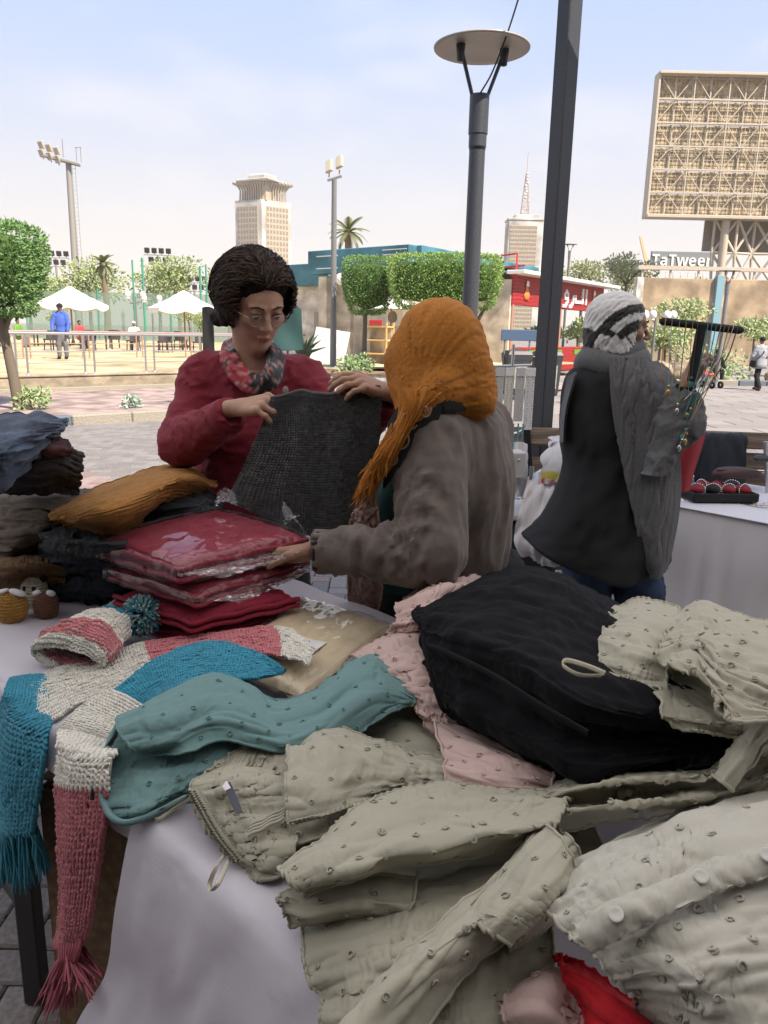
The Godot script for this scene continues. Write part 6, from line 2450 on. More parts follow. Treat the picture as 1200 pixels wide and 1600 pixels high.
func orange_woman():
	var c := Vector3(.122,1.496,-1.86)
	var b := look_basis(Vector3(-.72,-.3,-.55), .0)
	var s := 1.0
	var neck := Vector3(.156,1.378,-1.88)
	var sh_l := Vector3(.103,1.301,-1.77)
	var sh_r := Vector3(.245,1.309,-2)
	var el_l := Vector3(.113,1.074,-1.64)
	var wr_l := Vector3(-.143,1.057,-1.68)
	var hip := Vector3(.182,.954,-1.95)
	var o := thing("person_orange_scarf", "woman in an orange headscarf and grey brown velvet jacket, seen from behind", "person", Vector3(hip.x,0,hip.z))
	var off := -o.position
	c += off; neck += off; sh_l += off; sh_r += off; el_l += off; wr_l += off; hip += off
	var skin := Color(.34,.2,.14)
	var fl := Flesh.new()
	var cc := c
	fl.add(head_field(c, b, .006, s, neck), null, func(p): return face_tint(cc, b, s, p, skin, Color(.25,.09,.08)))
	var bd := Field.new(Vector3(-.25,-.02,-.25), Vector3(.25,1.35,.25), .02)
	bd.bone(neck, hip, .06, .11, .06)
	for k in 2:
		var x: float = [-.1, .1][k]
		bd.chain([hip + Vector3(x,-.04,0), Vector3(x,.44,.0), Vector3(x,.06,0)], [.075, .06, .045], .01)
	fl.add(bd, null, func(_p): return skin)
	var n0 := fl.v.size()
	hand(fl, wr_l + Vector3(-.01,.004,.0), look_hand(Vector3(-.86,-.2,-.08), Vector3(-.2,-.75,.45), 1.0), [.7, .75, .8, .9], .95, Vector3(.5,.8,.3))
	while fl.col.size() > n0: fl.col.remove_at(fl.col.size() - 1)
	while fl.col.size() < fl.v.size(): fl.col.append(Color(.3,.17,.12))
	hang(fl.mesh(), "body", M.skin, o)
	face_parts(o, c, b, s)
	# headscarf: hood, twisted tail over the left shoulder with fringe, short tail at the back
	mat("orange_cloth", lin(.52,.185,.014), .85, {"tex": tex.grain, "scale": 6.0, "bump": tex.weave, "depth": .04, "rim": .35, "back": Color(.25,.12,.02)})
	var f := Field.new(Vector3(-.015,1.163,-1.7).min(c + off * 0 - Vector3.ONE * .25) + off * 0 - Vector3(.1,.1,.1), c + Vector3(.25,.2,.25), .006) if false else Field.new(c - Vector3(.3,.46,.26), c + Vector3(.2,.18,.24), .0062)
	f.egg(c + Vector3(.0,.022,.0), Vector3(.098,.106,.112), Basis(Vector3.UP, .6), .03)
	f.egg(c + Vector3(.004,-.045,.0), Vector3(.104,.11,.112), Basis(Vector3.UP, .6), .04)
	f.bone(c + Vector3(-.075,-.02,-.03), c + Vector3(-.045,-.115,-.01), .05, .05, .04)
	f.bone(c + Vector3(.05,-.06,.02), neck + Vector3(.02,-.0,-.01), .07, .075, .05)
	var tail := []
	for p in [Vector3(.125,1.413,-1.76), Vector3(.066,1.379,-1.72), Vector3(.027,1.34,-1.71), Vector3(-.006,1.286,-1.71), Vector3(-.031,1.24,-1.72), Vector3(-.048,1.193,-1.73)]: tail.append(p + off)
	f.chain(tail.slice(0, 3), [.035, .024, .012], .03)
	f.chain([c + Vector3(.075,-.06,.03), Vector3(.227,1.407,-1.86) + off, Vector3(.244,1.375,-1.86) + off], [.045, .024, .012], .03)
	f.bone(c + Vector3(.05,-.09,.03), Vector3(.214,1.392,-1.8) + off, .07, .032, .05)
	f.bone(c + Vector3(-.02,-.09,.05), Vector3(.124,1.426,-1.76) + off, .07, .03, .05)
	f.egg(c + Vector3(-.125,-.02,-.09), Vector3(.05,.085,.055), b, .02, true)
	var fs := Flesh.new()
	var fn := FastNoiseLite.new()
	fn.seed = 21
	fn.frequency = 1.0
	fn.fractal_octaves = 2
	var nk := Vector3(.041,1.379,-1.72) + off
	fs.add(f, func(p, nrm):
		# folds run from the crown down to where the tail begins
		var d: Vector3 = p - nk
		var a := atan2(d.x * .8 + d.z * .6, d.y)
		var r := 1.0 - absf(fn.get_noise_3d(a * 9.0, d.length() * 3.0, d.z * 5.0)) * 2.4
		var small := 1.0 - absf(fn.get_noise_3d(a * 24.0, d.length() * 6.0, 4.0)) * 2.2
		return (.0036 * r + .0018 * small) * (.35 + .65 * smoothstep(.02, .16, d.length())))
	var hs := hang(fs.mesh(), "headscarf", M.orange_cloth, o)
	var end := sheet([vs([.002,1.432,-1.79, .05,1.428,-1.7, .12,1.422,-1.69]), vs([.021,1.386,-1.755, .051,1.386,-1.68, .084,1.384,-1.68]), vs([.005,1.323,-1.75, .027,1.327,-1.68, .055,1.336,-1.68]), vs([-.029,1.269,-1.75, 0,1.273,-1.69, .028,1.287,-1.695]), vs([-.055,1.219,-1.755, -.025,1.223,-1.71, .007,1.238,-1.71]), vs([-.071,1.169,-1.745, -.053,1.178,-1.72, -.036,1.188,-1.72])], 26, 46)
	for k in end.p.size(): end.p[k] += off
	end.refine()
	end.push(gather_uv(.009, .9, 5.0, 19))
	end.crumple(.003, .045, 33, Vector3(1,.5,1))
	hang(end.mesh(), "scarf_end", M.orange_cloth, hs)
	# fringe and loose loops of thread
	var fr := MB.new()
	for i in 130:
		var t := rng.randf_range(.25, 1.0)
		var p: Vector3 = along(tail, t) + Vector3(rng.randf_range(-.02, .02), rng.randf_range(-.024, .0), rng.randf_range(-.005, .022)) * (1.15 - t * .6)
		var l := rng.randf_range(.025, .05)
		var d := Vector3(-.35 + rng.randf_range(-.35, .45), -.8, rng.randf_range(-.1, .3)).normalized()
		fr.tube([p, p + d * l * .5 + Vector3(rng.randf_range(-.006, .006), 0, .004), p + d * l + Vector3(rng.randf_range(-.012, .012), 0, 0)], [.0016, .0014, .0007], 4, false)
	for i in 60:
		var t := i / 59.0
		var p: Vector3 = along([Vector3(.136,1.439,-1.735) + off, Vector3(.079,1.407,-1.7) + off, Vector3(.051,1.381,-1.695) + off], t) + Vector3(rng.randf_range(-.01, .01), rng.randf_range(-.012, .012), rng.randf_range(.0, .01))
		var pts := []
		var r := rng.randf_range(.006, .014)
		for k in 7:
			var a := k * .9 + rng.randf()
			pts.append(p + Vector3(cos(a) * r, sin(a) * r - k * .002, rng.randf_range(-.003, .003)))
		fr.tube(pts, .0011, 4, false)
	for i in 46:
		var t := rng.randf()
		var p: Vector3 = (Vector3(.232,1.416,-1.84) + off).lerp(Vector3(.244,1.374,-1.84) + off, t)
		var pts := []
		for k in 7:
			var a := k * 1.0 + rng.randf()
			pts.append(p + Vector3(cos(a) * .011, sin(a) * .011, rng.randf_range(-.01, .012)))
		fr.tube(pts, .0013, 4, false)
	build(fr, "fringe", M.orange_cloth, hs).set_meta("kind", "stuff")
	# jacket of crushed velvet
	made_tex("velvet", 256, 256, func(x, y):
		return Color(1,1,1))
	tex.erase("velvet")
	var vt := noise_tex("velvet_pile", .03, .76, 1.08, 5, 256, 0, 31)
	mat("velvet", lin(.135,.108,.096), .75, {"tex": vt, "scale": 2.2, "rim": .8, "bump": tex.fine, "depth": .02})
	var bb := bounds([sh_r, sh_l, el_l, wr_l, hip, neck], .22)
	var j := Field.new(bb[0], bb[1], .009)
	var mid: Vector3 = (sh_l + sh_r) * .5
	j.egg(mid + Vector3(.005,-.09,0), Vector3(.15,.16,.115), Basis(Vector3.UP, .9), .05)
	j.egg(mid.lerp(hip, .5) + Vector3(.012,0,.0), Vector3(.145,.2,.125), Basis(Vector3.UP, .9), .06)
	j.egg(hip + Vector3(.01,.03,0), Vector3(.15,.17,.14), Basis(Vector3.UP, .9), .06)
	j.bone(sh_l, sh_r, .07, .07, .05)
	j.bone(neck + Vector3(0,-.02,0), mid, .07, .09, .05)
	j.bone(sh_l, el_l, .082, .07, .03)
	j.bone(el_l, wr_l, .07, .044, .02)
	j.bone(sh_r, sh_r + Vector3(-.06,-.26,-.1), .075, .06, .03)
	j.bone(wr_l + Vector3(-.005,0,0), wr_l + Vector3(-.1,0,0), .036, .045, .006, true)
	j.cut(Vector3(0,-1,0), -(hip.y - .05))
	var js := Flesh.new()
	var jn := FastNoiseLite.new()
	jn.seed = 8
	jn.frequency = 1.0
	jn.fractal_octaves = 3
	var dir := (wr_l - el_l).normalized()
	js.add(j, func(p, nrm):
		var q: Vector3 = p - el_l
		var arm := clampf(1.0 - absf(q.length() - .06) * 5.0, 0, 1)
		var body := (1.0 - absf(jn.get_noise_3d(p.x * 11, p.y * 3.0, p.z * 11)) * 2.2) * .007
		var al := q.dot(dir)
		var creases := (1.0 - absf(jn.get_noise_3d(al * 17.0, p.y * 8.0, p.z * 6.0)) * 2.4) * .017
		return lerpf(body, creases, smoothstep(-.08, .05, al) * (.5 + .5 * arm)) if p.y < sh_l.y - .05 and p.x < sh_l.x + .09 else body)
	hang(js.mesh(), "jacket", M.velvet, o)
	var hem := MB.new()
	var cuff := MB.new()
	cuff.tube([wr_l + Vector3(-.014,0,0), wr_l + Vector3(-.006,0,0), wr_l + Vector3(.012,0,0)], [.043, .0475, .047], 24, false)
	build(cuff, "cuff", M.black_cloth, o)
	# standing collar: velvet over a black band
	var ring := []
	for p in [Vector3(.066,1.371,-1.8), Vector3(.092,1.415,-1.745), Vector3(.137,1.432,-1.735), Vector3(.189,1.427,-1.8), Vector3(.227,1.416,-1.92), Vector3(.218,1.399,-2.02)]: ring.append(p + off)
	for e in [["collar", M.velvet, .0, .022], ["collar_band", M.black_cloth, -.034, .024]]:
		var cb := MB.new()
		var pr := []
		for p in curve(ring, 24): pr.append(p + Vector3(.0,e[2],.003 if e[2] < 0 else .0))
		var rows := []
		for q in [[-1.0, .012], [-.6, .018], [.6, .014], [1.0, .006], [1.0, -.004]]:
			var r := []
			for k in pr.size():
				var w: Vector3 = pr[k] - Vector3(neck.x,pr[k].y,neck.z)
				r.append(pr[k] + Vector3(0,e[3] * q[0],0) + w.normalized() * q[1])
			rows.append(r)
		cb.grid(rows)
		build(cb, e[0], e[1], o)
	# black yoke with couched spirals, the embroidered front edge and the teal dress
	mat("spiral_cord", lin(.36,.22,.15), .8)
	mat("teal_dress", lin(.018,.075,.075), .7, {"tex": tex.grain, "scale": 4.0})
	var yoke := sheet([vs([.096,1.419,-1.725, .065,1.41,-1.725, .026,1.383,-1.73, .004,1.342,-1.76]), vs([.122,1.382,-1.708, .08,1.365,-1.7, .038,1.341,-1.705, .002,1.303,-1.74]), vs([.101,1.331,-1.7, .062,1.317,-1.695, .028,1.292,-1.7, -.002,1.245,-1.735]), vs([.082,1.311,-1.7, .04,1.268,-1.695, .016,1.228,-1.71, -.004,1.192,-1.74])], 22, 22)
	for k in yoke.p.size(): yoke.p[k] += off
	hang(yoke.mesh(.004), "yoke", M.black_cloth, o)
	var sp := MB.new()
	for e in [[Vector3(.052,1.361,-1.688), .024, .0], [Vector3(.033,1.314,-1.69), .026, 2.0], [Vector3(.085,1.38,-1.688), .016, 1.0], [Vector3(.015,1.269,-1.7), .02, 3.5]]:
		var pts := []
		for k in 34:
			var t := k / 33.0
			var a: float = e[2] + t * 12.0
			pts.append(e[0] + off + Vector3(cos(a) * e[1] * t * .8, sin(a) * e[1] * t, .004 * sin(a)))
		sp.tube(pts, .0022, 5)
	build(sp, "spiral_cords", M.spiral_cord, o)
	var dress := sheet([vs([.015,1.253,-1.76, -.008,1.226,-1.8, -.024,1.198,-1.84]), vs([.041,1.181,-1.76, -.004,1.168,-1.78, -.041,1.133,-1.83]), vs([.061,1.112,-1.76, .007,1.098,-1.78, -.043,1.068,-1.83]), vs([.068,.915,-1.8, .014,.907,-1.82, -.034,.883,-1.86])], 14, 24)
	for k in dress.p.size(): dress.p[k] += off
	hang(dress.mesh(.003), "dress", M.teal_dress, o)
	var edge := sheet([vs([-.002,1.233,-1.735, -.019,1.221,-1.74, -.037,1.207,-1.76]), vs([-.022,1.176,-1.74, -.048,1.159,-1.745, -.067,1.136,-1.78]), vs([-.011,1.115,-1.74, -.05,1.104,-1.75, -.082,1.078,-1.79]), vs([-.002,.945,-1.78, -.049,.932,-1.79, -.085,.909,-1.83]), vs([-.011,.876,-1.8, -.049,.867,-1.81, -.083,.851,-1.85])], 26, 60)
	edge.col.resize(edge.p.size())
	var en := FastNoiseLite.new()
	en.frequency = 26.0
	en.seed = 6
	for k in edge.p.size():
		edge.p[k] += off
		var q := edge.p[k]
		var v := sin(en.get_noise_3dv(q * .6) * 16.0)
		edge.col[k] = Color(.30,.22,.18) if v > .2 else (Color(.13,.10,.095) if v > -.5 else Color(.30,.15,.13))
	edge.push(func(u, v, p): return .003 * sin(en.get_noise_3dv(p * .6) * 16.0))
	hang(edge.mesh(.005), "embroidered_edge", M.print_cloth, o)
	var cord := MB.new()
	for e in [.0, 1.0]:
		var pts := []
		for k in 60: pts.append(edge.at(e, k / 59.0) + Vector3(.002 * (k % 2), 0, .004))
		cord.tube(pts, .003, 5)
	build(cord, "edge_cord", M.spiral_cord, o)
	# trousers
	var tr := Field.new(Vector3(-.3,-.02,-.25), Vector3(.3,hip.y + .12,.25), .018)
	tr.egg(hip, Vector3(.15,.17,.12))
	for x in [-.11, .1]: tr.chain([hip + Vector3(x,-.04,0), Vector3(x,.44,.0), Vector3(x,.07,0)], [.1, .085, .08], .03)
	var tf := Flesh.new()
	tf.add(tr, gather(.008, Vector3(12,8,12), 15))
	hang(tf.mesh(), "trousers", M.black_cloth, o)
	var shoe := MB.new()
	for x in [-.11, .1]: shoe.ball(Vector3(x - .03,.04,-.05), Vector3(.06,.045,.12), 12, 8)
	build(shoe, "shoes", M.black_cloth, o)

func caped_woman():
	var c := Vector3(.877,1.571,-3)
	var b := look_basis(Vector3(.985,-.05,.06), .0)
	var s := 1.0
	var neck := Vector3(.854,1.458,-3.02)
	var sh_l := Vector3(.739,1.381,-3.05)
	var sh_r := Vector3(1.006,1.396,-2.97)
	var el_r := Vector3(1.065,1.258,-2.8)
	var wr_r := Vector3(1.067,1.368,-2.78)
	var hip := Vector3(.891,.922,-3.02)
	var o := thing("person_grey_cape", "woman in a charcoal coat with grey cape and black striped white headscarf", "person", Vector3(hip.x,0,hip.z))
	var off := -o.position
	c += off; neck += off; sh_l += off; sh_r += off; el_r += off; wr_r += off; hip += off
	var skin := Color(.27,.155,.11)
	var fl := Flesh.new()
	var cc := c
	fl.add(head_field(c, b, .0042, s, neck), null, func(p): return face_tint(cc, b, s, p, skin, Color(.2,.075,.065)))
	var bd := Field.new(Vector3(-.25,-.02,-.25), Vector3(.25,1.4,.25), .02)
	bd.bone(neck, hip, .06, .11, .06)
	for e in [[-.07, Vector3(.837,.522,-3) + off, -.02], [.09, Vector3(1.05,.534,-2.98) + off, .0]]: bd.chain([hip + Vector3(e[0],-.05,0), e[1], Vector3(e[1].x + e[2],.1,-.04)], [.08, .06, .04], .01)
	fl.add(bd, null, func(_p): return skin)
	var n0 := fl.v.size()
	hand(fl, wr_r + Vector3(.004,.02,.0), look_hand(Vector3(.3,.8,.1), Vector3(.75,-.25,-.4), 1.0), [2.0, 2.1, 2.2, 2.3], .98, Vector3(.3,.75,.75))
	while fl.col.size() > n0: fl.col.remove_at(fl.col.size() - 1)
	while fl.col.size() < fl.v.size(): fl.col.append(Color(.32,.19,.14))
	hang(fl.mesh(), "body", M.skin, o)
	face_parts(o, c, b, s)
	# headscarf
	mat("stripe_cloth", lin(1,1,1), .75, {"vc": true, "bump": tex.weave, "scale": 10.0, "depth": .03, "rim": .3})
	var f := Field.new(c - Vector3(.18,.2,.18), c + Vector3(.18,.18,.18), .0055)
	var w = func(x, y, z): return c + b * Vector3(x,y,z)
	f.egg(w.call(0, .042, -.022), Vector3(.092,.094,.108), b, .02)
	f.egg(w.call(0, -.03, -.03), Vector3(.094,.1,.098), b, .03)
	f.egg(w.call(0, -.085, -.005), Vector3(.085,.05,.085), b, .03)
	f.egg(w.call(0, -.012, .115), Vector3(.08,.088,.092), b, .01, true)
	var fs := Flesh.new()
	var hn := FastNoiseLite.new()
	hn.frequency = 1.0
	hn.seed = 9
	fs.add(f, func(p, nrm):
		var q: Vector3 = b.transposed() * (p - cc)
		var r := Vector2(q.z - .06,q.y + .03).length()
		return .006 * (1.0 - absf(hn.get_noise_3d(r * 40.0, q.x * 12.0, atan2(q.y, q.z) * 1.5)) * 2.2), func(p):
		var q: Vector3 = b.transposed() * (p - cc)
		var r: float = Vector2(q.z - .07,q.y + .085).length() + .006 * hn.get_noise_3dv(q * 18.0)
		var a := atan2(q.y + .085, q.z - .07)
		var k := Color(.56,.56,.56)
		var ink := Color(.012,.012,.014)
		if (r > .15 and r < .184 and a < 2.75) or (r > .088 and r < .122 and a < 2.6): k = ink
		if a > 2.55 and a < 2.72 and r > .122 and r < .158: k = ink
		if a > 2.75 and r > .17 and q.y < .02: k = ink
		if a > 2.3 and a < 2.42 and r < .095: k = ink
		return k)
	hang(fs.mesh(), "headscarf", M.stripe_cloth, o)
	# coat
	mat("charcoal_wool", lin(.015,.016,.019), .95, {"tex": tex.grain, "scale": 5.0, "bump": tex.fine, "depth": .12, "rim": .25})
	mat("grey_wool", lin(.15,.153,.162), .95, {"tex": tex.grain, "scale": 5.0, "bump": tex.fine, "depth": .12, "rim": .3})
	var rows := []
	var rn := FastNoiseLite.new()
	rn.seed = 12
	rn.frequency = 1.0
	# [left, right, height in the picture, half depth] down the back
	var prof := [vs([.746,1.446,-3.02, .973,1.451,-3.02]), vs([.694,1.386,-3.03, 1.025,1.4,-3]), vs([.683,1.262,-3.03, 1.057,1.283,-3]), vs([.693,1.136,-3.03, 1.081,1.149,-3]), vs([.71,1.033,-3.03, 1.108,1.035,-3]), vs([.672,.904,-3.02, 1.137,.906,-3]), vs([.616,.81,-3.02, 1.15,.787,-3]), vs([.558,.753,-3.02, 1.155,.686,-3])]
	var dep := [.08, .13, .16, .165, .17, .19, .21, .22]
	var nr := 40
	for i in nr + 1:
		var t := float(i) / nr
		var le := []
		var ri := []
		for q in prof:
			le.append(q[0])
			ri.append(q[1])
		var lp: Vector3 = along(le, t) + off
		var rp: Vector3 = along(ri, t) + off
		var x := t * 7.0
		var k := mini(int(x), 6)
		var dd := lerpf(dep[k], dep[k + 1], x - k)
		var mid := (lp + rp) * .5
		var ring := []
		for e in 48:
			var a := TAU * e / 48.0
			var sag := (1.0 - cos(a) * cos(a)) * (.085 if sin(a) > 0 else .05) * smoothstep(.55, 1.0, t)
			var fold := 1.0 + .15 * smoothstep(.5, 1.0, t) * sin(a * 5.0 + 1.0) + .03 * rn.get_noise_3d(cos(a) * 3.0, t * 3.0, sin(a) * 3.0)
			var rk := 1.0 + .13 * (1.0 - absf(rn.get_noise_3d(cos(a) * 4.0 + t, t * 2.6 + cos(a) * 1.5, sin(a) * 4.0)) * 2.2)
			ring.append(mid + (rp - mid) * cos(a) * (.97 + .3 * (rk - 1.0)) + Vector3(0, -sag, sin(a) * dd * fold * rk))
		rows.append(ring)
	var cm := MB.new()
	cm.grid(rows, true)
	var inner := []
	for p in rows[nr]: inner.append(p + Vector3(0,.05,0) + (hip - p) * Vector3(.3,0,.3))
	cm.grid([rows[nr], inner], true)
	var coat := build(cm, "coat", M.charcoal_wool, o)
	# the grey cape over the right shoulder and arm
	var sl := Field.new(el_r - Vector3(.28,.2,.2), el_r + Vector3(.16,.32,.32), .01)
	sl.bone(sh_r + Vector3(-.02,-.02,.02), el_r, .085, .085, .03)
	sl.bone(el_r, wr_r + Vector3(0,-.045,0), .082, .056, .03)
	sl.bone(el_r + Vector3(-.03,-.03,.0), el_r + Vector3(-.09,-.2,.05), .07, .04, .06)
	var ss := Flesh.new()
	ss.add(sl, gather(.012, Vector3(9,9,9), 17))
	hang(ss.mesh(), "cape_sleeve", M.grey_wool, o)
	var cp := sheet([vs([.803,1.467,-2.86, .856,1.469,-2.84, .917,1.465,-2.85, .986,1.436,-2.88]), vs([.812,1.377,-2.83, .875,1.381,-2.8, .958,1.36,-2.8, 1.038,1.325,-2.82]), vs([.836,1.239,-2.82, .908,1.244,-2.79, .988,1.224,-2.78, 1.063,1.2,-2.8]), vs([.881,1.076,-2.81, .944,1.083,-2.78, 1.023,1.059,-2.79, 1.106,1.027,-2.84]), vs([.932,.909,-2.8, .981,.917,-2.77, 1.048,.902,-2.79, 1.111,.891,-2.84]), vs([.976,.764,-2.79, 1.008,.766,-2.77, 1.058,.758,-2.8, 1.109,.752,-2.86]), vs([1.021,.651,-2.79, 1.041,.663,-2.78, 1.073,.676,-2.82, 1.104,.692,-2.87])], 24, 50)
	for k in cp.p.size(): cp.p[k] += off
	var cpn := gather(.016, Vector3(14,2.2,8), 23)
	cp.refine()
	cp.push(func(u, v, p): return -absf(1.1 * float(cpn.call(p, Vector3.UP))) * sin(PI * clampf(u * .9 + .1, 0, 1)))
	hang(cp.mesh(.008), "cape_front", M.grey_wool, o)
	var le2 := sheet([vs([.705,1.416,-2.92, .685,1.394,-2.97]), vs([.678,1.273,-2.92, .677,1.252,-3]), vs([.677,1.151,-2.92, .681,1.135,-3])], 8, 20)
	for k in le2.p.size(): le2.p[k] += off
	hang(le2.mesh(.008), "cape_back_edge", M.grey_wool, o)
	# cowl in two soft rolls
	for e in [[.0, .042, .0], [-.045, .05, .018]]:
		var cw := MB.new()
		var ring := []
		for k in 29:
			var a := TAU * k / 28.0
			ring.append(neck + Vector3(.012 + cos(a) * (.088 + e[2]), .035 + e[0] + .016 * sin(a * 3.0), sin(a) * (.08 + e[2])))
		cw.tube(ring, e[1], 12, false, .8)
		build(cw, "cowl_roll", M.grey_wool, o)
	# dark cuff of the jumper beneath
	var cf := MB.new()
	cf.tube([wr_r.lerp(el_r, .7), wr_r.lerp(el_r, .3), wr_r + Vector3(0,.012,0)], [.045, .043, .034], 16, false)
	build(cf, "jumper_cuff", M.charcoal_wool, o)
	# jeans and boots
	mat("denim", lin(.035,.07,.15), .85, {"tex": tex.cloudy, "scale": 3.0, "bump": tex.weave, "depth": .05})
	var tr := Field.new(Vector3(-.34,-.02,-.28), Vector3(.36,hip.y + .05,.28), .015)
	tr.egg(hip, Vector3(.15,.2,.12))
	var k1 := Vector3(.837,.522,-3) + off
	var k2 := Vector3(1.05,.534,-2.98) + off
	tr.chain([hip + Vector3(-.07,-.05,0), k1, Vector3(k1.x - .02,.1,-.03)], [.11, .092, .075], .03)
	tr.chain([hip + Vector3(.09,-.05,0), k2, Vector3(k2.x + .0,.1,-.05)], [.11, .092, .075], .03)
	var tf := Flesh.new()
	tf.add(tr, gather(.007, Vector3(10,18,10), 25))
	hang(tf.mesh(), "jeans", M.denim, o)
	var shoe := MB.new()
	for x in [k1.x - .02, k2.x]: shoe.ball(Vector3(x,.05,-.1), Vector3(.05,.05,.13), 12, 8)
	build(shoe, "boots", M.black_cloth, o)

# a small standing, walking or sitting figure, far off
func small_figure(called: String, label: String, at: Vector3, turn: float, h: float, pose: String, coat: Material, legs: Material, hair: Material, skin_c := Color(.2,.11,.08)):
	var o := thing(called, label, "person", at, turn)
	var k := h / 1.7
	var sit := pose == "sit"
	var base := .5 if sit else .88
	var hp := Vector3(0,base,0) * k
	var nk := Vector3(0,base + .55,.02) * k
	var hd := Vector3(0,base + .72,.03) * k
	var st := .2 if pose == "walk" else .03
	var fl := Flesh.new()
	var f := Field.new(Vector3(-.5,-.02,-.5) * k, Vector3(.5,1.85,.7) * k, .024)
	f.egg(hd, Vector3(.075,.11,.09) * k, Basis.IDENTITY, .02)
	f.bone(nk, hd, .05 * k, .05 * k)
	f.egg(hp.lerp(nk, .5), Vector3(.14,.26,.09) * k)
	var kn := [Vector3(-.1,base * .53,st), Vector3(.1,base * .53,-st * .3)]
	var ft := [Vector3(-.1,.07,st * .9), Vector3(.1,.07,-st * 1.4)]
	if sit:
		kn = [Vector3(-.12,.5,.42), Vector3(.12,.5,.42)]
		ft = [Vector3(-.12,.07,.42), Vector3(.12,.07,.45)]
	for i in 2:
		f.chain([hp, kn[i] * k, ft[i] * k, ft[i] * k + Vector3(0,-.02,.12) * k], [.085 * k, .06 * k, .045 * k, .035 * k], .03)
	var ar := []
	for sg in [-1.0, 1.0]:
		var sh := nk + Vector3(sg * .17,-.05,0) * k
		var el := sh + Vector3(sg * .08,-.27,.03 if not sit else .1) * k
		var wr := el + Vector3(-sg * .02,-.22 if not sit else -.05,.1 if not sit else .22) * k
		ar.append([sh, el, wr])
		f.chain([sh, el, wr, wr + (wr - el).normalized() * .1 * k], [.05 * k, .04 * k, .035 * k, .03 * k], .02)
	fl.add(f, null, func(_p): return skin_c)
	hang(fl.mesh(), "body", M.skin, o)
	var cf := Field.new(Vector3(-.45,.2,-.35) * k, Vector3(.45,1.6,.5) * k, .024)
	cf.egg(hp.lerp(nk, .55), Vector3(.185,.32,.125) * k, Basis.IDENTITY, .04)
	cf.egg(hp, Vector3(.175,.16,.13) * k, Basis.IDENTITY, .04)
	for a in ar: cf.chain(a, [.07 * k, .06 * k, .05 * k], .04)
	var cs := Flesh.new()
	cs.add(cf, gather(.012, Vector3(7,7,7), 3))
	hang(cs.mesh(), "jacket", coat, o)
	var tf := Field.new(Vector3(-.45,.03,-.5) * k, Vector3(.45,1.1,.65) * k, .024)
	for i in 2: tf.chain([hp, kn[i] * k, ft[i] * k + Vector3(0,.05,0)], [.11 * k, .08 * k, .065 * k], .03)
	var ts := Flesh.new()
	ts.add(tf)
	hang(ts.mesh(), "trousers", legs, o)
	var sm := MB.new()
	for i in 2: sm.ball(ft[i] * k + Vector3(0,-.02,.06) * k, Vector3(.055,.05,.13) * k, 8, 6)
	build(sm, "shoes", M.black_cloth, o)
	var hm := MB.new()
	hm.ball(hd + Vector3(0,.045,-.022) * k, Vector3(.09,.09,.098) * k, 12, 8)
	build(hm, "hair", hair, o)
	return o

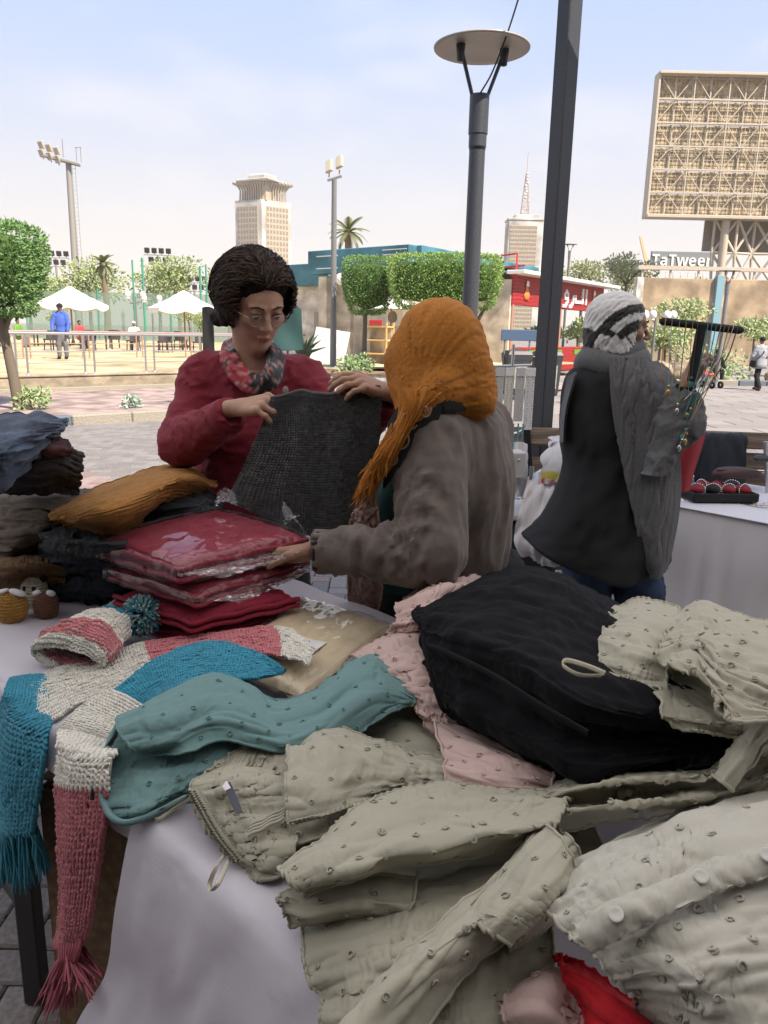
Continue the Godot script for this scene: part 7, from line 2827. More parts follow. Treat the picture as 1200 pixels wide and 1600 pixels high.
func far_people():
	mat("blue_jacket", lin(.05,.11,.45), .7)
	mat("grey_trousers", lin(.14,.14,.15), .9)
	mat("grey_coat", lin(.30,.31,.34), .9)
	mat("white_shirt", lin(.65,.62,.58), .8)
	mat("red_shirt", lin(.45,.05,.06), .8)
	var m = small_figure("person_blue_jacket", "man in a bright blue jacket and dark cap standing on the terrace", Vector3(-10.35,.43,-25), .1, 1.7, "stand", M.blue_jacket, M.grey_trousers, M.black_cloth)
	var cap := MB.new()
	cap.lathe([[.1, 1.6], [.098, 1.66], [.06, 1.71], [0, 1.72]], 14, Vector3(0,0,.02))
	cap.ball(Vector3(0,1.61,.12), Vector3(.07,.012,.07), 10, 4)
	build(cap, "cap", M.black_cloth, m)
	var hood := MB.new()
	hood.tube([Vector3(-.1,1.45,0), Vector3(0,1.44,-.09), Vector3(.1,1.45,0), Vector3(.04,1.42,.09)], .05, 8)
	build(hood, "hood", M.blue_jacket, m)
	var wmn = small_figure("person_grey_coat", "woman in a short grey coat and dark leggings walking away on the plaza", Vector3(11.3,0,-23.8), 3.3, 1.58, "walk", M.grey_coat, M.black_cloth, M.black_cloth)
	var sk := MB.new()
	sk.lathe([[.19, .95], [.21, .8], [.24, .66], [.22, .66]], 18, Vector3.ZERO, Vector3(1,1,.8))
	build(sk, "coat_skirt", M.grey_coat, wmn)
	var bg := MB.new()
	bg.tube([Vector3(-.14,1.36,.05), Vector3(.02,1.12,-.15), Vector3(.2,.86,-.06)], .014, 5)
	bg.box(Vector3(.23,.8,-.02), Vector3(.08,.2,.26), .02)
	build(bg, "shoulder_bag", M.black_cloth, wmn)
	small_figure("person_white_shirt", "person in a pale shirt sitting at the red tables between the parasols", Vector3(-11.2,.43,-34.8), .3, 1.6, "sit", M.white_shirt, M.grey_trousers, M.white_shirt)
	small_figure("person_red_shirt", "person in red sitting under the left parasol behind the blue jacketed man", Vector3(-14.7,.43,-37.6), .8, 1.6, "sit", M.red_shirt, M.grey_trousers, M.black_cloth)
	small_figure("person_green_shirt", "person in green sitting left of the blue jacketed man", Vector3(-16.9,.43,-36.0), 1.2, 1.6, "sit", M.leaf_green, M.grey_trousers, M.black_cloth)
	small_figure("person_dark_coat", "dark clothed person sitting low beside the red pushchair", Vector3(10.85,0,-25.9), 2.4, 1.5, "sit", M.black_cloth, M.black_cloth, M.black_cloth)
	# pushchair
	var o := thing("pushchair", "red hooded pushchair parked at the kerb behind the necklaces", "pushchair", Vector3(10.0,0,-24.4), .6)
	var q := MB.new()
	var rows := []
	for j in 6:
		var a := lerpf(-.2, 1.7, j / 5.0)
		var r := []
		for k in 9:
			var e := lerpf(-1.3, 1.3, k / 8.0)
			r.append(Vector3(sin(e) * .25, .72 + sin(a) * .3 * cos(e * .7), -.1 - cos(a) * .28))
		rows.append(r)
	q.grid(rows)
	build(q, "hood", M.red_shirt, o)
	var st := MB.new()
	st.box(Vector3(0,.42,0), Vector3(.36,.08,.36), .03)
	st.box(Vector3(0,.64,-.2), Vector3(.36,.46,.06), .02, Basis(Vector3(1,0,0), -.3))
	build(st, "seat", M.red_shirt, o)
	for sx in [-.22, .22]:
		var fr := MB.new()
		fr.tube([Vector3(sx,.1,.34), Vector3(sx,.45,.05), Vector3(sx,1.02,-.48)], .015, 6)
		fr.tube([Vector3(sx,.1,-.3), Vector3(sx,.5,.0)], .015, 6)
		build(fr, "side_frame", M.grey_paint, o)
		for z in [.34, -.3]:
			var wh := MB.new()
			wh.lathe([[.04, -.02], [.1, -.022], [.115, .0], [.1, .022], [.04, .02]], 18, Vector3(sx,.115,z), Vector3.ONE, true, Basis(Vector3(0,0,1), PI / 2))
			build(wh, "wheel", M.black_cloth, o)
	var hb := MB.new()
	hb.tube([Vector3(-.22,1.02,-.48), Vector3(.22,1.02,-.48)], .018, 6)
	build(hb, "handlebar", M.grey_paint, o)


# ---------- the stall itself ----------
const TN := Vector3(.70711,0,-.70711)   # across the table, away from the viewer
const TD := Vector3(.70711,0,.70711)    # along the table, to the near right
const TOP := .88

func tp(s: float, v: float, y := TOP) -> Vector3:
	return TD * s + TN * v + Vector3(0,y,0)

func stall():
	table()
	scarf_and_hat()
	toys()
	packets()
	sweater_pile()
	held_vest()
	garments()

func table():
	mat("plank", lin(.16,.11,.075), .8, {"tex": tex.wood, "scale": 1.2})
	mat("lilac_cotton", lin(.55,.53,.60), .85, {"bump": tex.weave, "depth": .02, "scale": 10.0, "back": Color(.15,.15,.16)})
	var o := thing("stall_table", "long trestle table of the clothes stall under a pale lilac cloth", "table", tp(-1.1, .8, .0))
	var off := -o.position
	var bs := Basis(TD, Vector3.UP, TD.cross(Vector3.UP))
	for k in 5:
		var q := MB.new()
		q.box(tp(-1.15, .46 + .075 + k * .152, TOP - .022) + off, Vector3(3.4,.026,.148), .004, bs)
		build(q, "plank", M.plank, o)
	for e in [[-1.62, .5], [-1.62, 1.15], [-2.7, .5], [-2.7, 1.15], [.4, .5], [.4, 1.15], [-.3, 1.15]]:
		var q := MB.new()
		q.bar(tp(e[0], e[1], .0) + off, tp(e[0], e[1], TOP - .036) + off, .045, .045, .004)
		build(q, "leg", M.cast_iron, o)
	var br := MB.new()
	br.bar(tp(-2.7, .5, .25) + off, tp(-1.62, .5, .25) + off, .03)
	build(br, "brace", M.cast_iron, o)
	# the cloth: its flat lies on the planks, rolls over the near edge and hangs to the bricks right of the carton
	var prof := [[1.24, .0], [1.0, .0], [.75, .0], [.52, .0], [.46, .0], [.437, -.008], [.425, -.032], [.415, -.08], [.405, -.17], [.41, -.33], [.39, -.5], [.37, -.68], [.35, -.84]]
	for e in 2:
		var rows := []
		for q in (13 if e == 1 else 7):
			var r := []
			for k in 10:
				var t := k / 9.0
				var dy: float = prof[q][1] * (1.0 if e == 1 or q < 6 else 1.6)
				var s := lerpf(-2.9, -.915, t) if e == 0 else lerpf(-.915 - .33 * smoothstep(-.03, -.84, dy), .6, t)
				r.append(tp(s, prof[q][0] - .035 * sin(t * 11.0) * smoothstep(-.05, -.8, dy), TOP + .004 + dy) + off)
			rows.append(r)
		var cl := sheet(rows, 90, 100 if e == 1 else 60)
		var g := gather_uv(.012, 1.2, 7.0, 51 + e)
		cl.push(func(u, v, p): return float(g.call(u, v, p)) * (.25 + 1.2 * smoothstep(.5, .9, v)))
		cl.crumple(.008, .2, 9 + e, Vector3(1,.5,1))
		hang(cl.mesh(), ["cloth_left", "cloth_right"][e], M.lilac_cotton, o)
	# carton beneath
	mat("cardboard", lin(.25,.165,.095), .9, {"tex": tex.grain, "scale": 1.5})
	var c := thing("carton", "brown cardboard carton standing under the table's corner behind the hanging scarf", "carton", tp(-1.27, .74, .0), PI * .25 + .5)
	for e in [["front_side", Vector3(0,.36,.19), Vector3(.46,.72,.006)], ["right_side", Vector3(.23,.36,0), Vector3(.006,.72,.374)], ["left_side", Vector3(-.23,.36,0), Vector3(.006,.72,.374)], ["rear_side", Vector3(0,.36,-.19), Vector3(.46,.72,.006)], ["flap", Vector3(0,.735,.11), Vector3(.45,.005,.17)], ["flap", Vector3(0,.735,-.11), Vector3(.45,.005,.17)]]:
		var w := MB.new()
		w.box(e[1], e[2], .002)
		build(w, e[0], M.cardboard, c)
	mat("parcel_tape", lin(.36,.27,.18), .35)
	var tz := MB.new()
	tz.box(Vector3(-.06,.38,.195), Vector3(.012,.5,.002), 0, Basis(Vector3(0,0,1), .16))
	build(tz, "tape", M.parcel_tape, c)

# ----- crochet -----
func stitch_mesh(l: float, w: float, h: float) -> ArrayMesh:
	# two plump strands meeting in a V, lying in the x/z plane
	var b := MB.new()
	for sg in [-1.0, 1.0]:
		var x := Vector3(sg * .42,0,1).normalized()
		var y := Vector3.UP
		b.ball(Vector3(sg * w * .24,0,0), Vector3(w * .27,h,l * .56), 6, 5, Basis(x.cross(y) * -1.0, y, x))
	return b.done()

func stitches(s: Sheet, parent: Node, called: String, nu: int, nv: int, color: Callable, m: Material, fat := 1.0, hole := .0, heart = null) -> void:
	s.normals()
	var where := []
	var tint := []
	var du := s.at(0, .5).distance_to(s.at(.5, .5)) + s.at(.5, .5).distance_to(s.at(1, .5))
	for j in nv:
		for i in nu:
			var u := (i + .5) / nu
			var v := (j + .5) / nv
			if hole > .0 and (i + (j % 2)) % 2 == 0 and j % 2 == 1 and rng.randf() < hole: continue
			var p := s.at(u, v)
			var n := s.nor(u, v)
			var away: Vector3 = (p - heart) if heart != null else Vector3.UP * .6 - TN
			var lift := .0016
			if n.dot(away) < 0:
				n = -n
				lift = .0046
			var e := (s.at(minf(u + .5 / nu, 1), v) - s.at(maxf(u - .5 / nu, 0), v))
			var f := (s.at(u, minf(v + .5 / nv, 1)) - s.at(u, maxf(v - .5 / nv, 0)))
			var le := e.length()
			var lf := f.length()
			if le < 1e-5 or lf < 1e-5: continue
			var z := f / lf
			var x := n.cross(z).normalized()
			var b := Basis(x * le * 1.12 * fat, x.cross(z).normalized() * -1.0 * minf(le, lf) * fat * rng.randf_range(.85, 1.15), z * lf * 1.12)
			b = b.rotated(n, rng.randfn() * .10)
			where.append(Transform3D(b, p + n * lift + Vector3(rng.randfn(), rng.randfn(), rng.randfn()) * le * .04))
			var c: Color = color.call(u, v)
			tint.append(c * rng.randf_range(.84, 1.08))
	many(called, stitch_mesh(1.0, 1.0, .42), m, where, tint, parent)

func tassel(b: MB, p: Vector3, q: Vector3, n: int, spread: float, r := .0022):
	for k in n:
		var a := p + Vector3(rng.randfn(), 0, rng.randfn()) * .006
		var e := q + Vector3(rng.randfn(), rng.randfn() * .5, rng.randfn()) * spread
		var m := a.lerp(e, .5) + Vector3(rng.randfn(), rng.randfn() * .3, rng.randfn()) * spread * .4
		b.tube([a, a.lerp(m, .5), m, m.lerp(e, .5), e], [r, r, r, r * .9, r * .5], 5, false)

func scarf_and_hat():
	mat("yarn", lin(1,1,1), .9, {"vc": true, "rim": .35})
	mat("yarn_back_white", lin(.68,.66,.60), .95)
	mat("yarn_back_blue", lin(.03,.27,.40), .95)
	mat("yarn_teal", lin(.025,.19,.27), .9, {"rim": .4})
	mat("yarn_rose", lin(.36,.095,.125), .9, {"rim": .4})
	var white := Color(.68,.66,.60)
	var blue := Color(.03,.27,.40)
	var pink := Color(.55,.19,.215)
	var rose := Color(.40,.12,.145)
	var o := thing("striped_scarf", "long crocheted scarf striped blue, white and pink, hanging over the table's near edge", "scarf", tp(-1.1, .45, .3))
	var off := -o.position
	# white and pink length lying from the left corner to the packet
	var a := sheet([vs([-.664,.889,-1.336, -.627,.893,-1.385, -.567,.9,-1.421, -.494,.908,-1.483, -.396,.914,-1.505, -.28,.93,-1.518, -.204,.95,-1.476, -.138,.952,-1.393]), vs([-.634,.889,-1.275, -.594,.894,-1.323, -.535,.901,-1.361, -.466,.91,-1.416, -.375,.916,-1.445, -.259,.934,-1.448, -.183,.954,-1.411, -.127,.954,-1.347]), vs([-.561,.887,-1.175, -.534,.89,-1.239, -.481,.898,-1.277, -.417,.906,-1.323, -.334,.914,-1.378, -.236,.932,-1.385, -.172,.952,-1.326, -.131,.95,-1.299])], 60, 20)
	for k in a.p.size(): a.p[k] += off
	a.push(gather_uv(.003, 4.0, 10.0, 61))
	for j in a.nv:
		for i in a.nu: a.col.append(white if i < .44 * a.nu or i > .83 * a.nu else pink)
	var p1 := hang(a.mesh(.003), "long_end", M.yarn, o)
	stitches(a, p1, "stitches", 92, 20, func(u, v): return white if u < .44 or u > .83 else pink, M.yarn, 1.0, .1)
	# folded back: blue on the table, white over the edge, rose below
	var b := sheet([vs([-.168,.962,-1.26, -.226,.96,-1.328, -.31,.956,-1.387, -.376,.95,-1.378, -.43,.938,-1.32, -.473,.918,-1.249]), vs([-.17,.96,-1.254, -.227,.958,-1.287, -.299,.956,-1.31, -.361,.95,-1.298, -.4,.94,-1.258, -.44,.92,-1.218]), vs([-.174,.955,-1.254, -.227,.955,-1.231, -.293,.952,-1.229, -.337,.945,-1.206, -.363,.936,-1.19, -.395,.92,-1.188])], 50, 20)
	for k in b.p.size(): b.p[k] += off
	b.push(gather_uv(.003, 3.0, 8.0, 62))
	var p2 := hang(b.mesh(.003), "blue_fold", M.yarn_back_blue, o)
	stitches(b, p2, "stitches", 56, 20, func(u, v): return blue, M.yarn, 1.08)
	var tl := vs([-.5,.895,-1.091, -.515,.81,-1.102, -.519,.725,-1.106, -.531,.611,-1.125, -.551,.516,-1.145, -.573,.461,-1.167])
	var tr := vs([-.371,.957,-.962, -.375,.906,-.954, -.394,.825,-.973, -.425,.71,-1.007, -.453,.618,-1.039, -.493,.537,-1.087])
	var lrow := vs([-.473,.918,-1.249, -.516,.9,-1.223, -.53,.893,-1.179, -.533,.886,-1.153])
	var rrow := vs([-.395,.92,-1.188, -.406,.9,-1.15, -.409,.893,-1.122, -.416,.886,-1.11])
	var rows := []
	for k in 4: rows.append([lrow[k], lrow[k].lerp(rrow[k], .5) + Vector3(0,.004,0), rrow[k]])
	for k in 6: rows.append([tl[k], tl[k].lerp(tr[k], .5) - TN * .01, tr[k]])
	var c := sheet(rows, 20, 80)
	for k in c.p.size(): c.p[k] += off
	for j in c.nv:
		for i in c.nu: c.col.append(white if j < .53 * c.nv else rose)
	var p3 := hang(c.mesh(.003), "hanging_end", M.yarn, o)
	stitches(c, p3, "stitches", 15, 72, func(u, v): return white if v < .53 else rose, M.yarn, 1.05, .08)
	var tb := MB.new()
	var q0 := Vector3(-.527,.506,-1.118) + off
	tassel(tb, q0, Vector3(-.563,.361,-1.136) + off, 60, .017)
	tassel(tb, q0 + Vector3(0,.01,0), Vector3(-.457,.518,-1.023) + off, 40, .016)
	tassel(tb, q0, Vector3(-.6,.336,-1.18) + off, 30, .012)
	for k in 8: tb.tube([Vector3(-.555,.505,-1.138).lerp(Vector3(-.478,.578,-1.06), k / 7.0) + off, Vector3(-.537,.512,-1.105).lerp(Vector3(-.476,.57,-1.045), k / 7.0) + off, Vector3(-.534,.492,-1.099).lerp(Vector3(-.489,.536,-1.054), k / 7.0) + off], .004, 5, false)
	var tk := build(tb, "tassel", M.yarn_rose, p3)
	tk.set_meta("kind", "stuff")
	# blue end at the left
	var dl := vs([-.703,.889,-1.345, -.693,.888,-1.31, -.682,.884,-1.277])
	var dr := vs([-.636,.891,-1.36, -.604,.889,-1.291, -.573,.886,-1.212])
	var el := vs([-.691,.857,-1.285, -.695,.772,-1.275, -.712,.667,-1.292, -.715,.595,-1.295])
	var er := vs([-.534,.898,-1.127, -.545,.841,-1.125, -.572,.764,-1.151, -.6,.681,-1.18])
	rows = []
	for k in 3: rows.append([dl[k], dl[k].lerp(dr[k], .5) + Vector3(0,.003,0), dr[k]])
	for k in 4: rows.append([el[k], el[k].lerp(er[k], .5) - TN * .012, er[k]])
	var d := sheet(rows, 16, 50)
	for k in d.p.size(): d.p[k] += off
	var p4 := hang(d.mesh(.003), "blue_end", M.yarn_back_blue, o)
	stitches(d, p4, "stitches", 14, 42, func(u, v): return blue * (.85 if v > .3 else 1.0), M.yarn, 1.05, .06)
	var fb := MB.new()
	for k in 6:
		var x := 6.0 + k * 9.0
		tassel(fb, d.at(k / 5.0, .99), d.at(k / 5.0, .99) + Vector3(-.004 + .002 * k, -.115 + .012 * (k % 3), .004), 14, .008)
	var fk := build(fb, "fringe", M.yarn_teal, p4)
	fk.set_meta("kind", "stuff")

	# the hat lies on its side, opening to the lower left
	var h := thing("pompom_hat", "crocheted pink, white and blue hat with a teal pompom lying beside the burgundy packets", "hat", Vector3(-.598,.9,-1.419))
	off = -h.position
	var rr := []
	for e in [[Vector3(-.612,.915,-1.385), 66.0, .022, 26.0], [Vector3(-.603,.93,-1.388), 66.0, .034, 20.0], [Vector3(-.589,.94,-1.412), 60.0, .037, 14.0], [Vector3(-.578,.943,-1.458), 50.0, .034, 10.0], [Vector3(-.569,.94,-1.512), 38.0, .03, 6.0], [Vector3(-.559,.935,-1.555), 20.0, .018, 2.0]]:
		var ring := []
		var ax := (Vector3(-.507,.9,-1.388) - Vector3(-.729,.9,-1.456)).normalized()
		for k in 9:
			var an := TAU * k / 8.0 + PI
			ring.append(e[0] + ax * cos(an) * e[1] * .00122 + Vector3(0, sin(an) * e[2], 0) + off)
		rr.append(ring)
	var hs := sheet(rr, 48, 30)
	hs.push(gather_uv(.006, 3.0, 6.0, 63))
	var hb := hang(hs.mesh(.003), "body", M.yarn_back_white, h)
	stitches(hs, hb, "stitches", 56, 24, func(u, v): return white if v < .2 or (v > .5 and v < .8) else (pink if v < .5 else blue), M.yarn, 1.05, .0, Vector3(-.605,.915,-1.491) + off)
	var ir := []
	for k in 3:
		var ring := []
		for i in 9: ring.append(rr[0][i].lerp(Vector3(-.615,.912,-1.391) + off, .06 + .06 * k) + (Vector3(-.586,.935,-1.477) - Vector3(-.612,.915,-1.385)) * (.02 + .24 * k))
		ir.append(ring)
	var is_ := sheet(ir, 40, 8)
	hang(is_.mesh(.002), "blue_lining", M.yarn_teal, h)
	var pc := Vector3(-.512,.945,-1.547) + off
	var pm := []
	var pt := []
	var strand := MB.new()
	strand.tube([Vector3(0,0,0), Vector3(.0015,.02,0), Vector3(0,.037,.001)], [.0016, .0021, .0017], 5)
	for k in 900:
		var dd := Vector3(rng.randfn(), rng.randfn(), rng.randfn()).normalized()
		pm.append(Transform3D(rnd_basis(dd, .28, rng.randf_range(.85, 1.12)), pc + dd * .006))
		pt.append([Color(.03,.23,.32), Color(.07,.30,.37), Color(.45,.50,.47)][rng.randi() % 3])
	var pmn := many("pompom", strand.done(), M.yarn, pm, pt, h)

func plush(called: String, label: String, at: Vector3, r: Vector3, c: Color) -> Node3D:
	var o := thing(called, label, "toy", at, .0)
	var s := Sheet.new()
	s.nu = 33
	s.nv = 17
	s.p.resize(33 * 17)
	for j in 17:
		for i in 33:
			var e := PI * (j / 16.0) - PI / 2
			var a := -TAU * i / 32.0
			var rad := pow(maxf(cos(e), .0), .7)
			s.p[j * 33 + i] = Vector3(cos(a) * rad * r.x, r.y + sin(e) * r.y, sin(a) * rad * r.z)
	s.normals()
	for k in s.n.size():
		if s.n[k].dot(s.p[k] - Vector3(0,r.y,0)) < 0: s.n[k] = -s.n[k]
	var m := mat("plush_" + called, c.linear_to_srgb(), .95)
	var b := MB.new()
	b.ball(Vector3(0,r.y,0), r * .97, 18, 12)
	var body := build(b, "body", m, o)
	var where := []
	var tint := []
	for j in 15:
		var e := PI * ((j + .5) / 15.0) - PI / 2
		var n := maxi(int(34 * cos(e)), 5)
		for i in n:
			var a := TAU * (i + .5 * (j % 2)) / n
			var rad := pow(maxf(cos(e), .0), .7)
			var p := Vector3(cos(a) * rad * r.x, r.y + sin(e) * r.y, sin(a) * rad * r.z)
			var nn := ((p - Vector3(0,r.y,0)) / (r * r)).normalized()
			var z := (Vector3.UP - nn * nn.y).normalized() if absf(nn.y) < .99 else Vector3(1,0,0)
			var sz := r.x * .2
			where.append(Transform3D(Basis(nn.cross(z) * sz, nn * sz * .9, z * sz * 1.1), p))
			tint.append(c * rng.randf_range(.8, 1.12))
	many("stitches", stitch_mesh(1.0, 1.0, .42), M.yarn, where, tint, body)
	return o

func toys():
	var p := Vector3(-.846,.88,-1.655)
	var a := plush("yellow_toy", "mustard crocheted toy with white wings at the left edge", p, Vector3(.034,.036,.034), Color(.46,.24,.05))
	mat("felt_white", lin(.66,.64,.66), .9)
	mat("felt_black", lin(.015,.013,.013), .8)
	for sg in [-1.0, 1.0]:
		var q := MB.new()
		q.ball(Vector3(sg * .019,.073,.004), Vector3(.02,.006,.013), 12, 8, Basis(Vector3(0,0,1), -sg * .35))
		build(q, "wing", M.felt_white, a)
	var b := plush("panda_toy", "small crocheted panda with black ears between the other two toys", Vector3(-.834,.88,-1.748), Vector3(.03,.04,.03), Color(.72,.68,.57))
	for sg in [-1.0, 1.0]:
		var q := MB.new()
		q.ball(Vector3(sg * .023,.077,.002), Vector3(.01,.011,.007), 10, 8)
		build(q, "ear", M.felt_black, b)
		var e := MB.new()
		e.ball(Vector3(sg * .011,.058,.0265), Vector3(.0052,.0062,.004), 10, 8)
		build(e, "eye", M.felt_black, b)
	var n := MB.new()
	n.ball(Vector3(0,.047,.031), Vector3(.0032,.002,.002), 8, 6)
	build(n, "nose", M.felt_black, b)
	var c := plush("brown_toy", "dark brown crocheted toy with white ears, right of the panda", Vector3(-.779,.88,-1.683), Vector3(.027,.032,.027), Color(.2,.09,.055))
	for sg in [-1.0, 1.0]:
		var q := MB.new()
		q.ball(Vector3(sg * .016,.064,.006), Vector3(.011,.007,.009), 10, 8, Basis(Vector3(0,0,1), -sg * .3))
		build(q, "ear", M.felt_white, c)

# a soft block between four corners given at mid height, in order round
func pillow(c: Array, h: float, nu: int, puff := .25) -> Sheet:
	var s := Sheet.new()
	s.nu = nu
	s.nv = nu * 2 - 1
	s.p.resize(s.nu * s.nv)
	for j in s.nv:
		for i in nu:
			var top := j < nu
			var u := i / float(nu - 1)
			var v: float = j / float(nu - 1) if top else (s.nv - 1 - j) / float(nu - 1)
			var su := .5 - .5 * cos(PI * u)
			var sv := .5 - .5 * cos(PI * v)
			su = lerpf(u, su, .6)
			sv = lerpf(v, sv, .6)
			var a: Vector3 = c[0].lerp(c[1], su)
			var b: Vector3 = c[3].lerp(c[2], su)
			var e := pow(4.0 * u * (1.0 - u), .32) * pow(4.0 * v * (1.0 - v), .32)
			var bulge := (u - .5) * .0
			s.p[j * nu + i] = a.lerp(b, sv) + Vector3(0, (1.0 if top else -1.0) * h * e, 0)
	return s

func packets():
	mat("burgundy_fold", lin(.30,.006,.035), .8, {"tex": tex.grain, "scale": 4.0, "bump": tex.knit, "depth": .05, "rim": .3})
	mat("cellophane", Color(.9,.9,.93), .04, {"alpha": .015, "spec": .6})
	var lv := [[Vector3(-.617,.905,-1.645), Vector3(-.399,.905,-1.516), Vector3(-.182,.905,-1.688), Vector3(-.399,.905,-1.856)], [Vector3(-.599,.95,-1.632), Vector3(-.389,.95,-1.483), Vector3(-.189,.95,-1.641), Vector3(-.397,.95,-1.838)], [Vector3(-.618,1,-1.662), Vector3(-.381,1,-1.499), Vector3(-.183,1,-1.752), Vector3(-.422,1,-1.925)], [Vector3(-.643,1.06,-1.661), Vector3(-.413,1.06,-1.49), Vector3(-.178,1.06,-1.731), Vector3(-.445,1.06,-1.986)]]
	var lab := ["burgundy folded garment at the bottom of the packet stack", "burgundy folded garment, second from the bottom of the stack", "burgundy garment in a clear bag, second from the top of the stack", "burgundy garment in a glossy clear bag on top of the stack"]
	var hh := [.022, .026, .03, .04]
	for k in 4:
		var c: Array = lv[k]
		var mid: Vector3 = (c[0] + c[1] + c[2] + c[3]) / 4.0
		var o := thing("folded_garment", lab[k], "garment packet", mid - Vector3(0,hh[k],0), .0, "burgundy garment packets stacked on the table")
		var cc := []
		for p in c: cc.append(p - o.position)
		var s := pillow(cc, hh[k] * .92, 26)
		var g := gather_uv(.006, 4.0, 4.0, 70 + k)
		s.push(func(u, v, p): return float(g.call(u, v, p)))
		hang(s.mesh(), "cloth", M.burgundy_fold, o)
		# the fold lines of the layers inside, seen at the near sides
		var fm := MB.new()
		for y in [-.35, .25]:
			var pts := []
			for t in 21:
				var q: Vector3 = cc[0].lerp(cc[1], t / 10.0) if t <= 10 else cc[1].lerp(cc[2], (t - 10) / 10.0)
				pts.append(q + Vector3(0, y * hh[k] + .002 * sin(t * 1.7), 0) + (q - Vector3(0,q.y,0)).normalized() * .002)
			fm.tube(curve(pts, 60), .0055, 6, false)
		build(fm, "fold_edge", M.burgundy_fold, o)
		if k >= 2:
			var e := []
			for p in cc: e.append(p + (p - Vector3(0,p.y,0)) * .07)
			var f := pillow(e, hh[k] * 1.12, 80)
			var r1 := FastNoiseLite.new()
			r1.seed = 80 + k
			r1.frequency = 1.0
			r1.fractal_octaves = 2
			f.push(func(u, v, p):
				var edge := 1.0 - minf(minf(u, 1.0 - u), .18) / .18
				var w := (1.0 - absf(r1.get_noise_2d(u * 9.0 + v * 5.0, v * 34.0)) * 2.4)
				var w2 := 1.0 - absf(r1.get_noise_2d(u * 26.0, v * 9.0 + 7.0)) * 2.4
				return .003 * edge * (w + .6 * w2) + .002 * r1.get_noise_2d(u * 5.0, v * 6.0))
			f.crumple(.006, .1, 80 + k, Vector3(1,1,.5))
			hang(f.mesh(), "clear_bag", M.cellophane, o)
			# the sealed ends of the bag stand away from the garment
			var ends := [[0, 3, -.07], [2, 1, -.05]] if k == 3 else [[2, 1, -.06]]
			for w in ends:
				var p0: Vector3 = e[w[0]]
				var p1: Vector3 = e[w[1]]
				var outw: Vector3 = (((p0 + p1) * .5) * Vector3(1,0,1)).normalized()
				var t := sheet([[p0, p0.lerp(p1, .5), p1], [p0 + outw * .025 + Vector3(0,.006,0), p0.lerp(p1, .5) + outw * .03 - Vector3(0,.004,0), p1.lerp(p0, .1) + outw * .03], [p0.lerp(p1, .1) + outw * .05 + Vector3(0,.012,0), p0.lerp(p1, .5) + outw * .055, p1.lerp(p0, .2) + outw * .05 - Vector3(0,.01,0)]], 50, 14)
				t.push(func(u, v, p): return .005 * (1.0 - absf(r1.get_noise_2d(u * 22.0, v * 6.0)) * 2.4))
				hang(t.mesh(), "bag_end", M.cellophane, o)
			if k == 3:
				var fl := sheet([[Vector3(-.248,1.075,-1.74), Vector3(-.219,1.113,-1.73), Vector3(-.193,1.127,-1.74)], [Vector3(-.244,1.105,-1.76), Vector3(-.231,1.127,-1.755), Vector3(-.207,1.113,-1.75)], [Vector3(-.237,1.146,-1.78), Vector3(-.232,1.144,-1.775), Vector3(-.165,1.069,-1.72)]], 22, 22)
				for i in fl.p.size(): fl.p[i] -= o.position
				fl.push(func(u, v, p): return .002 * (1.0 - absf(r1.get_noise_2d(u * 10.0, v * 12.0)) * 2.4))
				hang(fl.mesh(), "bag_flap", M.cellophane, o)
				var f2 := sheet([[Vector3(-.417,1.114,-1.84), Vector3(-.393,1.13,-1.84), Vector3(-.355,1.125,-1.82)], [Vector3(-.416,1.134,-1.86), Vector3(-.396,1.145,-1.87), Vector3(-.361,1.139,-1.84)], [Vector3(-.41,1.149,-1.88), Vector3(-.394,1.159,-1.88), Vector3(-.371,1.151,-1.86)]], 22, 22)
				for i in f2.p.size(): f2.p[i] -= o.position
				f2.push(func(u, v, p): return .006 * (1.0 - absf(r1.get_noise_2d(u * 14.0, v * 12.0)) * 2.4))
				hang(f2.mesh(), "bag_flap", M.cellophane, o)
	# the flat cream packet
	mat("cream_cloth", lin(.70,.58,.39), .8, {"tex": tex.cloudy, "scale": 1.0})
	var q := [Vector3(-.312,.905,-1.393), Vector3(-.141,.905,-1.262), Vector3(.023,.905,-1.605), Vector3(-.201,.905,-1.774)]
	var mid: Vector3 = (q[0] + q[1] + q[2] + q[3]) / 4.0
	var cp := thing("cream_packet", "cream garment in a glossy cellophane packet under the scarf's end", "garment packet", mid - Vector3(0,.02,0))
	var qq := []
	for p in q: qq.append(p - cp.position)
	var s2 := pillow(qq, .021, 26)
	s2.push(gather_uv(.004, 4.0, 5.0, 90))
	hang(s2.mesh(), "cloth", M.cream_cloth, cp)
	var f2 := pillow(qq, .027, 90)
	var r2 := FastNoiseLite.new()
	r2.seed = 95
	r2.frequency = 1.0
	r2.fractal_octaves = 3
	f2.push(func(u, v, p): return .003 * (1.0 - absf(r2.get_noise_2d(u * 4.0 + v * 2.0, v * 5.0)) * 2.3) + .002)
	f2.crumple(.006, .13, 97, Vector3(1,1,.5))
	hang(f2.mesh(), "clear_bag", M.cellophane, cp)
	var pc := MB.new()
	for e in [[.62, .4], [.3, .24], [.52, .3]]:
		var c0 := s2.at(e[0], e[1] * .5) + Vector3(0,.004,0)
		pc.box(c0, Vector3(.07,.002,.045), .0005, Basis(Vector3.UP, .5 + e[0]))
	build(pc, "paper_tags", M.felt_white, cp)

